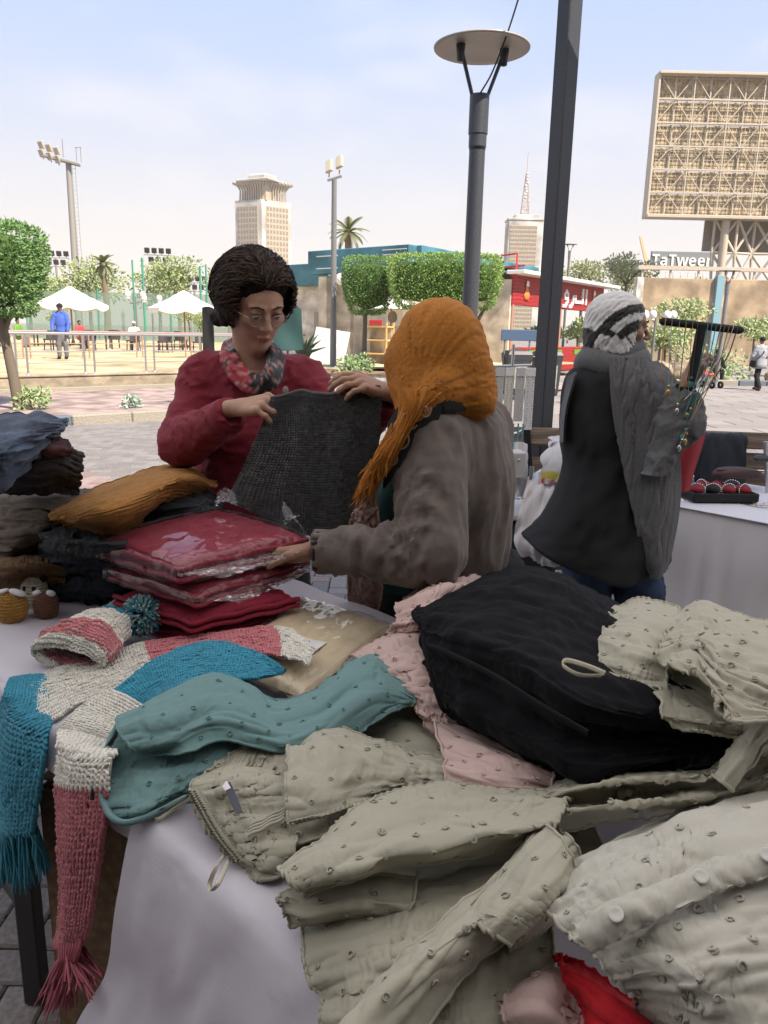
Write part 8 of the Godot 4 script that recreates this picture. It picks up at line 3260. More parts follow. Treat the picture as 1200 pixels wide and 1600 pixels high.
# ----- soft garments -----
func tuft_mesh() -> ArrayMesh:
	# a little open knot of thread, as woven into dotted cotton
	var b := MB.new()
	var pts := []
	for k in 8:
		var a := k * .72 + .3
		pts.append(Vector3(cos(a) * .95, .2 + .1 * sin(k * 2.0), sin(a) * .85))
	b.tube(pts, [.2, .3, .34, .28, .33, .32, .26, .16], 6)
	b.ball(Vector3(.15,.02,-.1), Vector3(.7,.16,.6), 6, 4)
	return b.done()

func dots(s: Sheet, m: Material, parent: Node, gap: float, r: float):
	s.normals()
	var where := []
	var lu := .0
	var lv := .0
	for k in 12:
		lu += s.at(k / 12.0, .5).distance_to(s.at((k + 1) / 12.0, .5))
		lv += s.at(.5, k / 12.0).distance_to(s.at(.5, (k + 1) / 12.0))
	var nu := maxi(int(lu / gap), 1)
	var nv := maxi(int(lv / (gap * .72)), 1)
	for j in nv:
		for i in nu:
			var u := (i + .25 + .5 * (j % 2) + rng.randfn() * .09) / nu
			var v := (j + .5 + rng.randfn() * .09) / nv
			if u < .02 or u > .98 or v < .02 or v > .98: continue
			var n := s.nor(u, v)
			var x := n.cross(Vector3(.3,.2,.9)).normalized().rotated(n, rng.randf() * TAU)
			for sg in [1.0, -1.0]:
				where.append(Transform3D(Basis(x * r, n * r * sg, x.cross(n) * r) .scaled_local(Vector3.ONE * rng.randf_range(.7, 1.2)), s.at(u, v) + n * sg * .0003))
	many("fabric_dots", tuft_mesh(), m, where, [], parent)

# garment(name, label, group, material, patches): a patch is [part name, control rows, nu, nv, options]
func garment(called: String, label: String, cat: String, group: String, m: Material, patches: Array, crease := .0048) -> Node3D:
	var base := Vector3.ZERO
	var low := 99.0
	var n := 0
	for pt in patches:
		for r in pt[1]:
			for p in r:
				base += p
				low = minf(low, p.y)
				n += 1
	base /= n
	base.y = low
	var o := thing(called, label, cat, base, .0, group)
	var k := 0
	for pt in patches:
		var op: Dictionary = pt[4] if pt.size() > 4 else {}
		var s := sheet(pt[1], pt[2], pt[3])
		for i in s.p.size(): s.p[i] -= base
		s.relax(op.get("su", .06), op.get("sv", .06), op.get("steps", 30), op.get("hold", .024), op.get("bend", .22), op.get("under", .004), op.get("seed", 3 + k), op.get("freq", 14.0))
		if op.get("crumple", crease) > .0:
			s.refine()
			var lu := s.at(0, .5).distance_to(s.at(.5, .5)) + s.at(.5, .5).distance_to(s.at(1, .5))
			var lv := s.at(.5, 0).distance_to(s.at(.5, .5)) + s.at(.5, .5).distance_to(s.at(.5, 1))
			var fo: Array = op.get("fold", [.009, 6.0, 2.0])
			s.push(gather_uv(fo[0], fo[1] * lv, fo[2] * lu, 200 + 3 * k + int(base.z * 1000.0)))
			if fo[0] > .006: s.push(gather_uv(.0032, 18.0 * lv, 5.0 * lu, 300 + k))
			s.crumple(op.get("crumple", crease), op.get("size", .055), 100 + 7 * k + int(base.x * 1000.0), op.get("pull", Vector3(1.0,1.0,.55)))
		if op.has("push"): s.push(op.push)
		var part := hang(s.mesh(), pt[0], op.get("mat", m), o)
		if op.get("hem", true):
			var b := MB.new()
			var rim := s.rim(.0)
			b.tube(rim, op.get("hem_r", .0022), 5, false)
			if op.get("stitch", false):
				for w in [.05, .085]:
					var line := []
					for t in 60: line.append(s.at(t / 59.0, w) + s.nor(t / 59.0, w) * .0004)
					b.tube(line, .0011, 4, false)
			build(b, "hem", op.get("mat", m), part)
		if op.has("dots"): dots(s, op.get("mat", m), part, op.dots, op.get("dot_r", .0037))
		k += 1
	return o

func ribbon(o: Node3D, pts: Array, w: float, m: Material, called := "hanging_loop"):
	var b := MB.new()
	var p := []
	for q in pts: p.append(q - o.position)
	b.tube(curve(p, 26), w, 6, true, .18)
	build(b, called, m, o)

func garments():
	mat("sage_cotton", lin(.36,.345,.275), .88, {"bump": tex.weave, "depth": .02, "scale": 14.0, "rim": .15, "back": Color(.1,.1,.08)})
	mat("sage_pale", lin(.44,.425,.37), .88, {"bump": tex.weave, "depth": .02, "scale": 14.0, "rim": .15, "back": Color(.1,.1,.08)})
	mat("teal_cotton", lin(.13,.235,.24), .88, {"bump": tex.weave, "depth": .02, "scale": 14.0, "rim": .15, "back": Color(.08,.1,.1)})
	mat("pink_cotton", lin(.5,.365,.34), .88, {"bump": tex.weave, "depth": .02, "scale": 14.0, "rim": .15, "back": Color(.1,.08,.08)})
	mat("quilt_black", lin(.007,.0075,.0095), .9, {"bump": tex.fine, "depth": .1, "scale": 4.0, "rim": .3, "spec": .2})
	mat("red_knit", lin(.55,.008,.02), .85, {"bump": tex.knit, "depth": .1, "scale": 4.0, "rim": .3})
	mat("cream_ribbon", lin(.58,.54,.42), .5)
	mat("silk_label", lin(.02,.022,.04), .35)
	mat("pearl_button", lin(.55,.54,.5), .3)
	var sg: Material = M.sage_cotton
	# --- sage blouse under everything
	garment("underlying_blouse", "sage green dotted blouse spread flat under the other clothes", "blouse", "dotted cotton blouses heaped on the table", sg, [
		["body", [vs([-.116,.89,-1.237, .007,.9,-1.296, .122,.91,-1.269, .227,.92,-1.207]), vs([-.114,.89,-1.1, .008,.91,-1.11, .117,.915,-1.077, .228,.92,-1.029]), vs([-.109,.888,-.968, .009,.9,-.97, .151,.91,-.943, .267,.92,-.914]), vs([-.067,.888,-.792, .041,.9,-.802, .164,.91,-.805, .292,.92,-.819])], 50, 44, {"dots": .048}]])
	# --- left sage blouse: collar flap, lace, label
	var bl := garment("lace_blouse", "sage green dotted blouse with lace hem and black label at the heap's left end", "blouse", "dotted cotton blouses heaped on the table", sg, [
		["front_panel", [vs([-.232,.935,-1.017, -.184,.94,-1.039, -.129,.945,-1.022]), vs([-.259,.928,-.961, -.196,.942,-.96, -.12,.948,-.95]), vs([-.246,.915,-.921, -.179,.935,-.905, -.111,.942,-.895]), vs([-.216,.9,-.884, -.152,.925,-.858, -.101,.935,-.839]), vs([-.182,.888,-.854, -.138,.91,-.816, -.1,.92,-.818]), vs([-.151,.884,-.827, -.124,.9,-.808, -.099,.908,-.819])], 46, 54, {"dots": .048, "su": .100, "sv": .100, "seed": 5, "stitch": true}],
		["flap", [vs([-.133,.955,-1.033, -.091,.962,-1.053, -.043,.955,-1.052, .017,.948,-1.037, .102,.94,-1.022, .197,.925,-1.019]), vs([-.127,.975,-.966, -.075,.99,-.971, -.027,.98,-.97, .027,.97,-.962, .105,.96,-.953, .185,.945,-.951]), vs([-.119,.972,-.893, -.065,.985,-.885, -.016,.97,-.911, .044,.96,-.919, .105,.95,-.928, .188,.935,-.933]), vs([-.113,.955,-.859, -.063,.965,-.854, -.021,.955,-.887, .043,.945,-.919, .113,.935,-.928, .192,.92,-.93]), vs([-.107,.93,-.828, -.055,.94,-.841, -.012,.935,-.886, .043,.925,-.925, .115,.915,-.94, .198,.905,-.933])], 80, 44, {"dots": .048, "su": .088, "sv": .100, "seed": 6, "stitch": true}]])
	var lb := MB.new()
	var l0 := sheet([vs([-.208,.951,-.921, -.2,.951,-.927]), vs([-.194,.949,-.892, -.185,.949,-.896]), vs([-.181,.945,-.866, -.172,.945,-.869])], 5, 14)
	for i in l0.p.size(): l0.p[i] -= bl.position
	hang(l0.mesh(.001), "label", M.silk_label, bl)
	var l1 := sheet([vs([-.208,.952,-.914, -.205,.952,-.928]), vs([-.202,.951,-.906, -.196,.951,-.912])], 4, 4)
	for i in l1.p.size(): l1.p[i] -= bl.position
	hang(l1.mesh(.001), "label_fold", M.felt_white, bl)
	# lace bands: rows of small loops
	for e in [[vs([-.253,.934,-.93, -.23,.926,-.897, -.203,.912,-.864, -.173,.898,-.837]), 52], [vs([-.105,.962,-.824, -.07,.966,-.834, -.032,.962,-.863, 0,.957,-.885]), 40]]:
		var lace := MB.new()
		for w in 2:
			var pts := []
			for t in e[1] * 3 + 1: pts.append(along(e[0], t / float(e[1] * 3)) - bl.position + Vector3(.004 * (t % 3 - 1) + .006 * w, .002 + .0012 * (t % 2), .004 * (1 - t % 3)))
			lace.tube(pts, .0016, 4, false)
		build(lace, "lace_band", sg, bl)
	# pin tucks
	var tk := MB.new()
	for k in 4:
		var pts := []
		for t in 14: pts.append(Vector3(-.16,.936,-.856).lerp(Vector3(-.117,.95,-.874), t / 13.0) + Vector3(.0, .001 * sin(t * 1.0), .007 * k) - bl.position)
		tk.tube(pts, .0022, 5, false)
	build(tk, "pin_tucks", sg, bl)
	ribbon(bl, vs([-.251,.93,-.923, -.279,.9,-.942, -.3,.89,-.929, -.309,.892,-.938, -.288,.91,-.935, -.259,.93,-.927]), .003, M.cream_ribbon)
	ribbon(bl, [Vector3(-.193,.895,-.852), Vector3(-.188,.93,-.789), Vector3(-.196,.91,-.783), Vector3(-.192,.908,-.772), Vector3(-.182,.923,-.769), Vector3(-.186,.895,-.845)], .003, M.cream_ribbon)
	# --- teal blouse
	var te := garment("teal_blouse", "dusty teal dotted blouse lying along the scarf with its hem opening to the left", "blouse", "dotted cotton blouses heaped on the table", M.teal_cotton, [
		["hem_inside", [vs([-.408,.935,-1.087, -.346,.95,-1.103, -.261,.95,-1.086, -.176,.94,-1.05]), vs([-.403,.92,-1.038, -.334,.93,-1.028, -.256,.935,-1.019, -.183,.93,-1.031]), vs([-.392,.905,-.987, -.328,.918,-.974, -.267,.922,-.986, -.198,.92,-1.012]), vs([-.366,.893,-.937, -.32,.905,-.933, -.277,.905,-.967, -.226,.9,-1.006]), vs([-.351,.885,-.929, -.32,.89,-.937, -.283,.89,-.971, -.244,.888,-1.001])], 50, 40, {"dots": .048, "su": .100, "sv": .100, "seed": 8}],
		["body", [vs([-.42,.93,-1.141, -.356,.955,-1.185, -.294,.955,-1.258, -.219,.95,-1.217, -.167,.945,-1.186, -.113,.945,-1.227, -.052,.945,-1.353, .001,.945,-1.374, .058,.94,-1.276]), vs([-.4,.955,-1.075, -.328,.985,-1.104, -.266,.99,-1.16, -.204,.978,-1.137, -.158,.97,-1.107, -.103,.975,-1.139, -.046,.98,-1.248, .006,.98,-1.256, .06,.965,-1.181]), vs([-.385,.958,-1.037, -.312,.99,-1.034, -.253,.992,-1.081, -.192,.985,-1.068, -.147,.972,-1.055, -.093,.98,-1.074, -.04,.985,-1.154, .01,.98,-1.181, .057,.965,-1.157]), vs([-.361,.952,-1.013, -.302,.975,-1.002, -.247,.98,-1.036, -.184,.972,-1.031, -.135,.965,-1.019, -.088,.97,-1.035, -.037,.972,-1.092, .013,.968,-1.145, .056,.96,-1.149]), vs([-.332,.935,-1.016, -.278,.952,-.997, -.234,.958,-1.027, -.18,.952,-1.018, -.132,.948,-1.009, -.085,.952,-1.022, -.035,.95,-1.061, .011,.952,-1.124, .051,.95,-1.155])], 96, 44, {"dots": .048, "su": .073, "sv": .095, "seed": 9}]])
	var band := MB.new()
	var bp := []
	for p in vs([-.396,.957,-1.064, -.4,.945,-1.032, -.397,.925,-.996, -.387,.908,-.959, -.368,.896,-.93, -.347,.891,-.919, -.326,.892,-.924, -.299,.896,-.941, -.271,.903,-.961]): bp.append(p - te.position)
	band.tube(curve(bp, 60), .0065, 8, true, .7)
	build(band, "hem_band", M.teal_cotton, te)
	ribbon(te, [Vector3(-.389,.958,-1.032), Vector3(-.405,.935,-1.013), Vector3(-.406,.915,-.987), Vector3(-.401,.9,-.955)], .003, M.black_cloth, "tie_string")
	# --- pink blouse
	garment("pink_blouse", "pale pink dotted blouse peeping out around the black quilted bundle", "blouse", "dotted cotton blouses heaped on the table", M.pink_cotton, [
		["sleeve_top", [vs([.063,.96,-1.681, .122,.985,-1.703, .201,.985,-1.742, .28,.96,-1.814]), vs([.034,.985,-1.536, .084,1.015,-1.526, .153,1.02,-1.558, .24,.99,-1.634]), vs([.028,.975,-1.465, .07,1,-1.425, .124,1,-1.478, .202,.98,-1.552]), vs([.011,.94,-1.489, .049,.955,-1.448, .095,.96,-1.445, .151,.95,-1.49])], 40, 30, {"dots": .048, "su": .100, "sv": .100, "seed": 10}],
		["body", [vs([-.064,.925,-1.422, -.007,.945,-1.449, .059,.95,-1.509, .127,.95,-1.524]), vs([-.02,.955,-1.31, .027,.975,-1.307, .076,.98,-1.322, .133,.965,-1.359]), vs([.03,.965,-1.208, .062,.975,-1.184, .101,.97,-1.191, .14,.95,-1.229]), vs([.057,.955,-1.141, .08,.955,-1.117, .107,.95,-1.111, .136,.94,-1.126]), vs([.077,.93,-1.121, .092,.93,-1.098, .114,.93,-1.095, .14,.925,-1.109])], 34, 50, {"dots": .048, "su": .100, "sv": .095, "seed": 11, "stitch": true}],
		["tail", [vs([.085,.93,-1.186, .141,.94,-1.122, .192,.945,-1.057, .248,.95,-.973]), vs([.086,.965,-1.055, .129,.975,-.999, .175,.98,-.953, .231,.975,-.917]), vs([.091,.975,-.966, .127,.99,-.921, .17,.995,-.896, .226,.98,-.895]), vs([.097,.968,-.924, .13,.982,-.889, .173,.985,-.874, .222,.975,-.889]), vs([.098,.955,-.906, .133,.965,-.878, .176,.968,-.867, .208,.965,-.883])], 44, 40, {"dots": .048, "su": .095, "sv": .095, "seed": 12, "stitch": true}]])
	garment("pink_garment", "pink dotted garment showing in the gap at the picture's lower edge beside the red knit", "garment", "", M.pink_cotton, [
		["body", [vs([.133,.94,-.615, .158,.955,-.622, .177,.955,-.619, .193,.945,-.612]), vs([.125,.95,-.584, .149,.975,-.575, .17,.972,-.573, .191,.955,-.577]), vs([.121,.945,-.558, .146,.965,-.547, .17,.965,-.544, .192,.95,-.549]), vs([.122,.93,-.544, .147,.945,-.531, .172,.945,-.532, .197,.93,-.54])], 36, 34, {"dots": .048, "su": .1, "sv": .1, "seed": 13, "fold": [.014, 9.0, 3.0]}]])
	garment("red_knit_garment", "bright red knitted garment showing under the folded pale shirt at the lower edge", "garment", "", M.red_knit, [
		["body", [vs([.178,.955,-.643, .197,.965,-.621, .224,.97,-.589, .25,.965,-.569, .279,.955,-.56]), vs([.178,.97,-.607, .193,.985,-.577, .214,.99,-.549, .244,.98,-.537, .273,.965,-.532]), vs([.183,.96,-.585, .191,.98,-.553, .21,.985,-.528, .239,.975,-.519, .273,.955,-.521]), vs([.186,.94,-.555, .193,.955,-.533, .215,.96,-.517, .245,.95,-.518, .282,.93,-.53])], 40, 34, {"su": .100, "sv": .100, "seed": 14}]])
	# --- black quilted bundle
	var qn := FastNoiseLite.new()
	qn.seed = 40
	qn.frequency = 1.0
	qn.fractal_octaves = 2
	var bq := garment("black_quilted_bundle", "thick black quilted velvet coverlet folded into a bulky bundle on top of the heap", "coverlet", "", M.quilt_black, [
		["fold", [vs([.14,.93,-1.763, .257,.95,-1.869, .357,.96,-1.921, .423,.97,-1.84, .496,.97,-1.682, .546,.97,-1.535, .604,.97,-1.312]), vs([.086,1,-1.506, .196,1.06,-1.492, .273,1.09,-1.467, .324,1.1,-1.399, .368,1.1,-1.277, .415,1.09,-1.146, .499,1.07,-1.027]), vs([.066,1.02,-1.41, .141,1.08,-1.284, .205,1.11,-1.195, .254,1.12,-1.115, .304,1.11,-1.038, .36,1.1,-.957, .458,1.08,-.917]), vs([.063,1.035,-1.302, .106,1.095,-1.127, .155,1.12,-1.02, .202,1.128,-.932, .246,1.12,-.871, .326,1.1,-.86, .451,1.07,-.882]), vs([.077,.99,-1.249, .113,1.035,-1.103, .157,1.055,-1.012, .207,1.06,-.937, .248,1.06,-.882, .339,1.055,-.885, .459,1.05,-.894]), vs([.089,.96,-1.164, .117,1,-1.046, .156,1.02,-.959, .202,1.03,-.882, .243,1.03,-.843, .33,1.04,-.853, .455,1.04,-.891]), vs([.099,.92,-1.197, .13,.94,-1.118, .176,.95,-1.044, .231,.955,-.963, .285,.96,-.891, .368,.98,-.901, .475,1,-.928])], 96, 70, {"su": .030, "sv": .030, "bend": .4, "steps": 14, "crumple": .004, "size": .16, "fold": [.006, 7.0, 2.0], "seed": 15, "hem_r": .004, "push": func(u, v, p): return .0055 * (1.0 - absf(qn.get_noise_3d(p.x * 6.0 + p.z * 3.0, p.y * 6.0, (p.z - p.x) * 15.0)) * 2.2) + .0012 * qn.get_noise_3dv(p * 70.0)}]])
	var seam := MB.new()
	for e in [vs([.073,1.075,-1.137, .099,1.095,-1.062, .149,1.115,-.946, .197,1.12,-.848, .241,1.11,-.807]), vs([.069,1.06,-1.214, .078,1.035,-1.129, .094,1,-1.08, .106,.985,-1.088])]:
		var pts := []
		for p in curve(e, 40): pts.append(p - bq.position + Vector3(0,-.008,0))
		seam.tube(pts, .004, 6, false)
	build(seam, "piping", M.quilt_black, bq)
	# --- twisted sage garment along the bundle's right foot
	garment("twisted_blouse", "sage green dotted blouse twisted into ropes below the black bundle", "blouse", "dotted cotton blouses heaped on the table", sg, [
		["twist", [vs([.189,.96,-.902, .241,.98,-.896, .322,1,-.894, .401,1.02,-.868, .451,1.05,-.88, .506,1.07,-.907, .585,1.08,-.974]), vs([.167,.985,-.847, .228,1.02,-.82, .302,1.04,-.813, .379,1.05,-.805, .427,1.08,-.807, .477,1.1,-.829, .558,1.1,-.897]), vs([.16,.975,-.843, .241,.995,-.837, .322,1.005,-.841, .399,1.02,-.832, .462,1.04,-.847, .514,1.06,-.864, .583,1.07,-.904]), vs([.146,.985,-.805, .229,1.02,-.78, .306,1.03,-.782, .388,1.03,-.795, .451,1.045,-.808, .513,1.05,-.844, .587,1.05,-.892]), vs([.153,.955,-.808, .244,.97,-.815, .328,.98,-.823, .411,.985,-.832, .484,.99,-.853, .537,1,-.868, .613,1,-.915])], 90, 40, {"dots": .048, "su": .095, "sv": .100, "seed": 16, "stitch": true}],
		["rope", [vs([.393,1.05,-.814, .417,1.075,-.826, .454,1.09,-.862, .5,1.1,-.903]), vs([.378,1.075,-.756, .399,1.1,-.765, .435,1.11,-.801, .477,1.12,-.835]), vs([.395,1.06,-.763, .427,1.075,-.786, .457,1.09,-.811, .502,1.1,-.846])], 30, 20, {"su": .100, "sv": .100, "seed": 17}]])
	# --- centre blouse
	garment("crumpled_blouse", "large crumpled sage green dotted blouse spilling over the table's near edge", "blouse", "dotted cotton blouses heaped on the table", sg, [
		["body", [vs([-.089,.905,-.771, -.035,.925,-.764, .038,.94,-.758, .113,.95,-.775, .205,.955,-.794]), vs([-.081,.902,-.725, -.029,.93,-.713, .037,.945,-.722, .108,.955,-.731, .196,.96,-.748]), vs([-.069,.893,-.681, -.022,.928,-.663, .036,.95,-.661, .105,.96,-.674, .185,.96,-.694]), vs([-.055,.885,-.646, -.012,.925,-.615, .037,.945,-.611, .099,.958,-.622, .176,.955,-.643]), vs([-.044,.87,-.616, -.001,.905,-.585, .045,.925,-.568, .094,.94,-.572, .164,.94,-.601]), vs([-.03,.86,-.582, .011,.89,-.558, .057,.9,-.55, .103,.91,-.561, .166,.91,-.588])], 74, 66, {"dots": .048, "su": .100, "sv": .100, "seed": 18}],
		["cuff_fold", [vs([-.109,.935,-.748, -.063,.945,-.743, -.013,.95,-.747, .045,.95,-.746]), vs([-.107,.94,-.723, -.063,.955,-.704, -.017,.96,-.707, .04,.955,-.707]), vs([-.101,.925,-.715, -.068,.94,-.695, -.023,.945,-.702, .031,.94,-.702]), vs([-.094,.905,-.719, -.072,.915,-.709, -.028,.92,-.715, .027,.915,-.715])], 44, 24, {"dots": .048, "su": .100, "sv": .100, "seed": 19, "stitch": true}],
		["sleeve", [vs([-.039,.93,-.546, .016,.96,-.622, .084,.98,-.672, .148,.99,-.73, .211,.985,-.8]), vs([-.03,.965,-.53, .022,.995,-.582, .085,1.01,-.631, .145,1.015,-.688, .208,1.005,-.76]), vs([-.018,.985,-.512, .037,1.01,-.563, .094,1.02,-.61, .152,1.02,-.669, .212,1.01,-.74]), vs([.002,.98,-.509, .06,1,-.565, .111,1.005,-.615, .165,1.005,-.671, .221,1,-.739]), vs([.021,.95,-.524, .078,.965,-.585, .127,.975,-.632, .178,.98,-.683, .229,.98,-.745])], 70, 34, {"dots": .048, "su": .065, "sv": .100, "seed": 20}],
		["yoke", [vs([-.111,.955,-.765, -.057,.97,-.812, -.01,.975,-.869, .06,.972,-.899, .141,.975,-.883, .236,.985,-.857]), vs([-.103,.975,-.723, -.046,1,-.752, .002,1,-.803, .064,.995,-.83, .138,.998,-.818, .222,1.005,-.804]), vs([-.088,.985,-.697, -.032,1.015,-.698, .016,1.015,-.731, .075,1.005,-.769, .116,1.02,-.759, .196,1.025,-.752]), vs([-.072,.978,-.697, -.023,1.005,-.682, .023,1.008,-.705, .078,1.01,-.721, .126,1.022,-.725, .186,1.015,-.748]), vs([-.078,.95,-.723, -.024,.965,-.716, .024,.97,-.736, .087,.975,-.748, .136,.985,-.745, .19,.985,-.767])], 84, 44, {"dots": .048, "su": .095, "sv": .095, "seed": 21, "stitch": true}],
		["cuffed_arm", [vs([.19,1,-.783, .157,1,-.737, .122,1,-.689, .097,.99,-.667, .083,.98,-.654]), vs([.19,1.03,-.723, .159,1.035,-.673, .131,1.03,-.638, .106,1.025,-.613, .09,1.01,-.612]), vs([.194,1.035,-.687, .167,1.045,-.638, .145,1.045,-.607, .128,1.035,-.595, .111,1.02,-.592]), vs([.206,1.005,-.686, .186,1.015,-.647, .167,1.015,-.623, .151,1.005,-.611, .133,.99,-.61]), vs([.212,.97,-.71, .193,.975,-.677, .174,.975,-.652, .154,.965,-.641, .133,.955,-.637])], 44, 34, {"dots": .048, "su": .100, "sv": .100, "seed": 22, "stitch": true}]])
	# --- folded pale shirt
	var fs := garment("folded_shirt", "pale sage dotted shirt, neatly folded with white buttons, at the lower right", "shirt", "", M.sage_pale, [
		["front", [vs([.178,.97,-.712, .226,.985,-.746, .305,.995,-.785, .372,1.01,-.814, .436,1.015,-.833, .525,1.015,-.858]), vs([.16,1.01,-.645, .195,1.04,-.647, .26,1.06,-.664, .315,1.08,-.679, .364,1.085,-.69, .437,1.085,-.708]), vs([.165,1.035,-.589, .202,1.065,-.578, .244,1.08,-.585, .29,1.085,-.602, .327,1.1,-.597, .391,1.1,-.612]), vs([.185,1.035,-.552, .212,1.07,-.534, .243,1.085,-.533, .277,1.09,-.542, .306,1.1,-.54, .362,1.1,-.551]), vs([.208,1.015,-.541, .223,1.06,-.501, .241,1.08,-.486, .264,1.09,-.487, .296,1.09,-.494, .343,1.09,-.501]), vs([.235,.975,-.56, .24,1.015,-.508, .252,1.035,-.478, .27,1.045,-.468, .296,1.055,-.463, .342,1.055,-.471]), vs([.255,.93,-.586, .268,.945,-.549, .284,.955,-.526, .304,.965,-.511, .338,.965,-.512, .387,.965,-.517])], 90, 76, {"dots": .048, "su": .062, "sv": .065, "seed": 23, "fold": [.0062, 9.0, 4.0], "crumple": .006}]])
	var fo := fs.position
	var plk := sheet([vs([.17,1.062,-.551, .203,1.088,-.547, .244,1.098,-.557, .289,1.1,-.578, .335,1.112,-.584, .389,1.112,-.603]), vs([.173,1.066,-.538, .203,1.092,-.532, .244,1.101,-.544, .287,1.105,-.562, .33,1.116,-.568, .383,1.116,-.587]), vs([.179,1.06,-.535, .208,1.086,-.529, .247,1.096,-.54, .29,1.1,-.557, .333,1.11,-.565, .384,1.11,-.583])], 60, 8)
	for i in plk.p.size(): plk.p[i] -= fo
	plk.push(func(u, v, p): return .0 if u < -1 else .007 * (1.0 if plk.n[0].y > 0 else -1.0))
	plk.push(gather_uv(.003, 3.0, 9.0, 66))
	var pk := hang(plk.mesh(.002), "placket", M.sage_pale, fs)
	for u in [.17, .52, .8]:
		var q := MB.new()
		var n := plk.nor(u, .5)
		if n.y < 0: n = -n
		var x := n.cross(Vector3(0,0,1)).normalized()
		q.lathe([[.0, .0], [.006, .0], [.0065, .0012], [.0056, .002], [.0035, .0013], [.0, .0013]], 16, plk.at(u, .5) + n * .0045, Vector3.ONE, true, Basis(x, n, x.cross(n)))
		build(q, "button", M.pearl_button, pk)
	# --- top right blouse with an open sleeve
	var tr := garment("open_sleeve_blouse", "sage green dotted blouse with its sleeve mouth open, at the heap's right end", "blouse", "dotted cotton blouses heaped on the table", sg, [
		["flap", [vs([.44,1.06,-1.371, .49,1.07,-1.375, .533,1.07,-1.307]), vs([.366,1.1,-1.179, .406,1.12,-1.135, .453,1.11,-1.112]), vs([.328,1.105,-1.068, .355,1.125,-.999, .4,1.115,-.992]), vs([.306,1.1,-.986, .329,1.115,-.936, .37,1.11,-.922]), vs([.322,1.085,-.983, .335,1.095,-.91, .36,1.09,-.864])], 36, 46, {"dots": .048, "su": .095, "sv": .095, "seed": 24}],
		["sleeve_inside", [vs([.391,1.1,-1.003, .441,1.1,-1.05, .456,1.1,-.986, .449,1.1,-.91]), vs([.364,1.1,-.938, .409,1.09,-.973, .427,1.09,-.925, .439,1.095,-.881]), vs([.344,1.105,-.858, .374,1.1,-.859, .4,1.1,-.844, .424,1.1,-.833]), vs([.358,1.09,-.854, .38,1.09,-.846, .407,1.09,-.844, .437,1.09,-.843])], 34, 28, {"su": .100, "sv": .100, "seed": 25, "dots": .048}],
		["sleeve", [vs([.515,1.07,-1.283, .573,1.08,-1.318, .601,1.085,-1.255, .641,1.09,-1.204, .712,1.09,-1.177]), vs([.441,1.115,-1.107, .485,1.135,-1.096, .51,1.14,-1.039, .544,1.14,-.997, .599,1.14,-.967]), vs([.382,1.14,-.973, .424,1.15,-.978, .44,1.16,-.894, .477,1.16,-.859, .53,1.16,-.835]), vs([.36,1.145,-.923, .405,1.155,-.939, .402,1.165,-.841, .44,1.16,-.798, .5,1.155,-.781]), vs([.389,1.16,-.84, .382,1.155,-.801, .384,1.15,-.763, .439,1.14,-.773, .49,1.14,-.758])], 64, 46, {"dots": .048, "su": .095, "sv": .095, "seed": 26}]])
	ribbon(tr, vs([.38,1.15,-.894, .382,1.16,-.861, .376,1.165,-.796, .378,1.16,-.752]), .0035, M.cream_ribbon)
	ribbon(tr, vs([.286,1.13,-.909, .261,1.14,-.909, .237,1.145,-.912, .229,1.145,-.897, .246,1.14,-.882, .28,1.13,-.902]), .0035, M.cream_ribbon)

func rib_push(u0: float, amount: float, count: float, n: FastNoiseLite) -> Callable:
	return func(u, v, p): return amount * absf(sin((v + .02 * n.get_noise_2d(u * 3.0, v)) * count * PI)) + .003 * n.get_noise_3dv(p * 14.0)

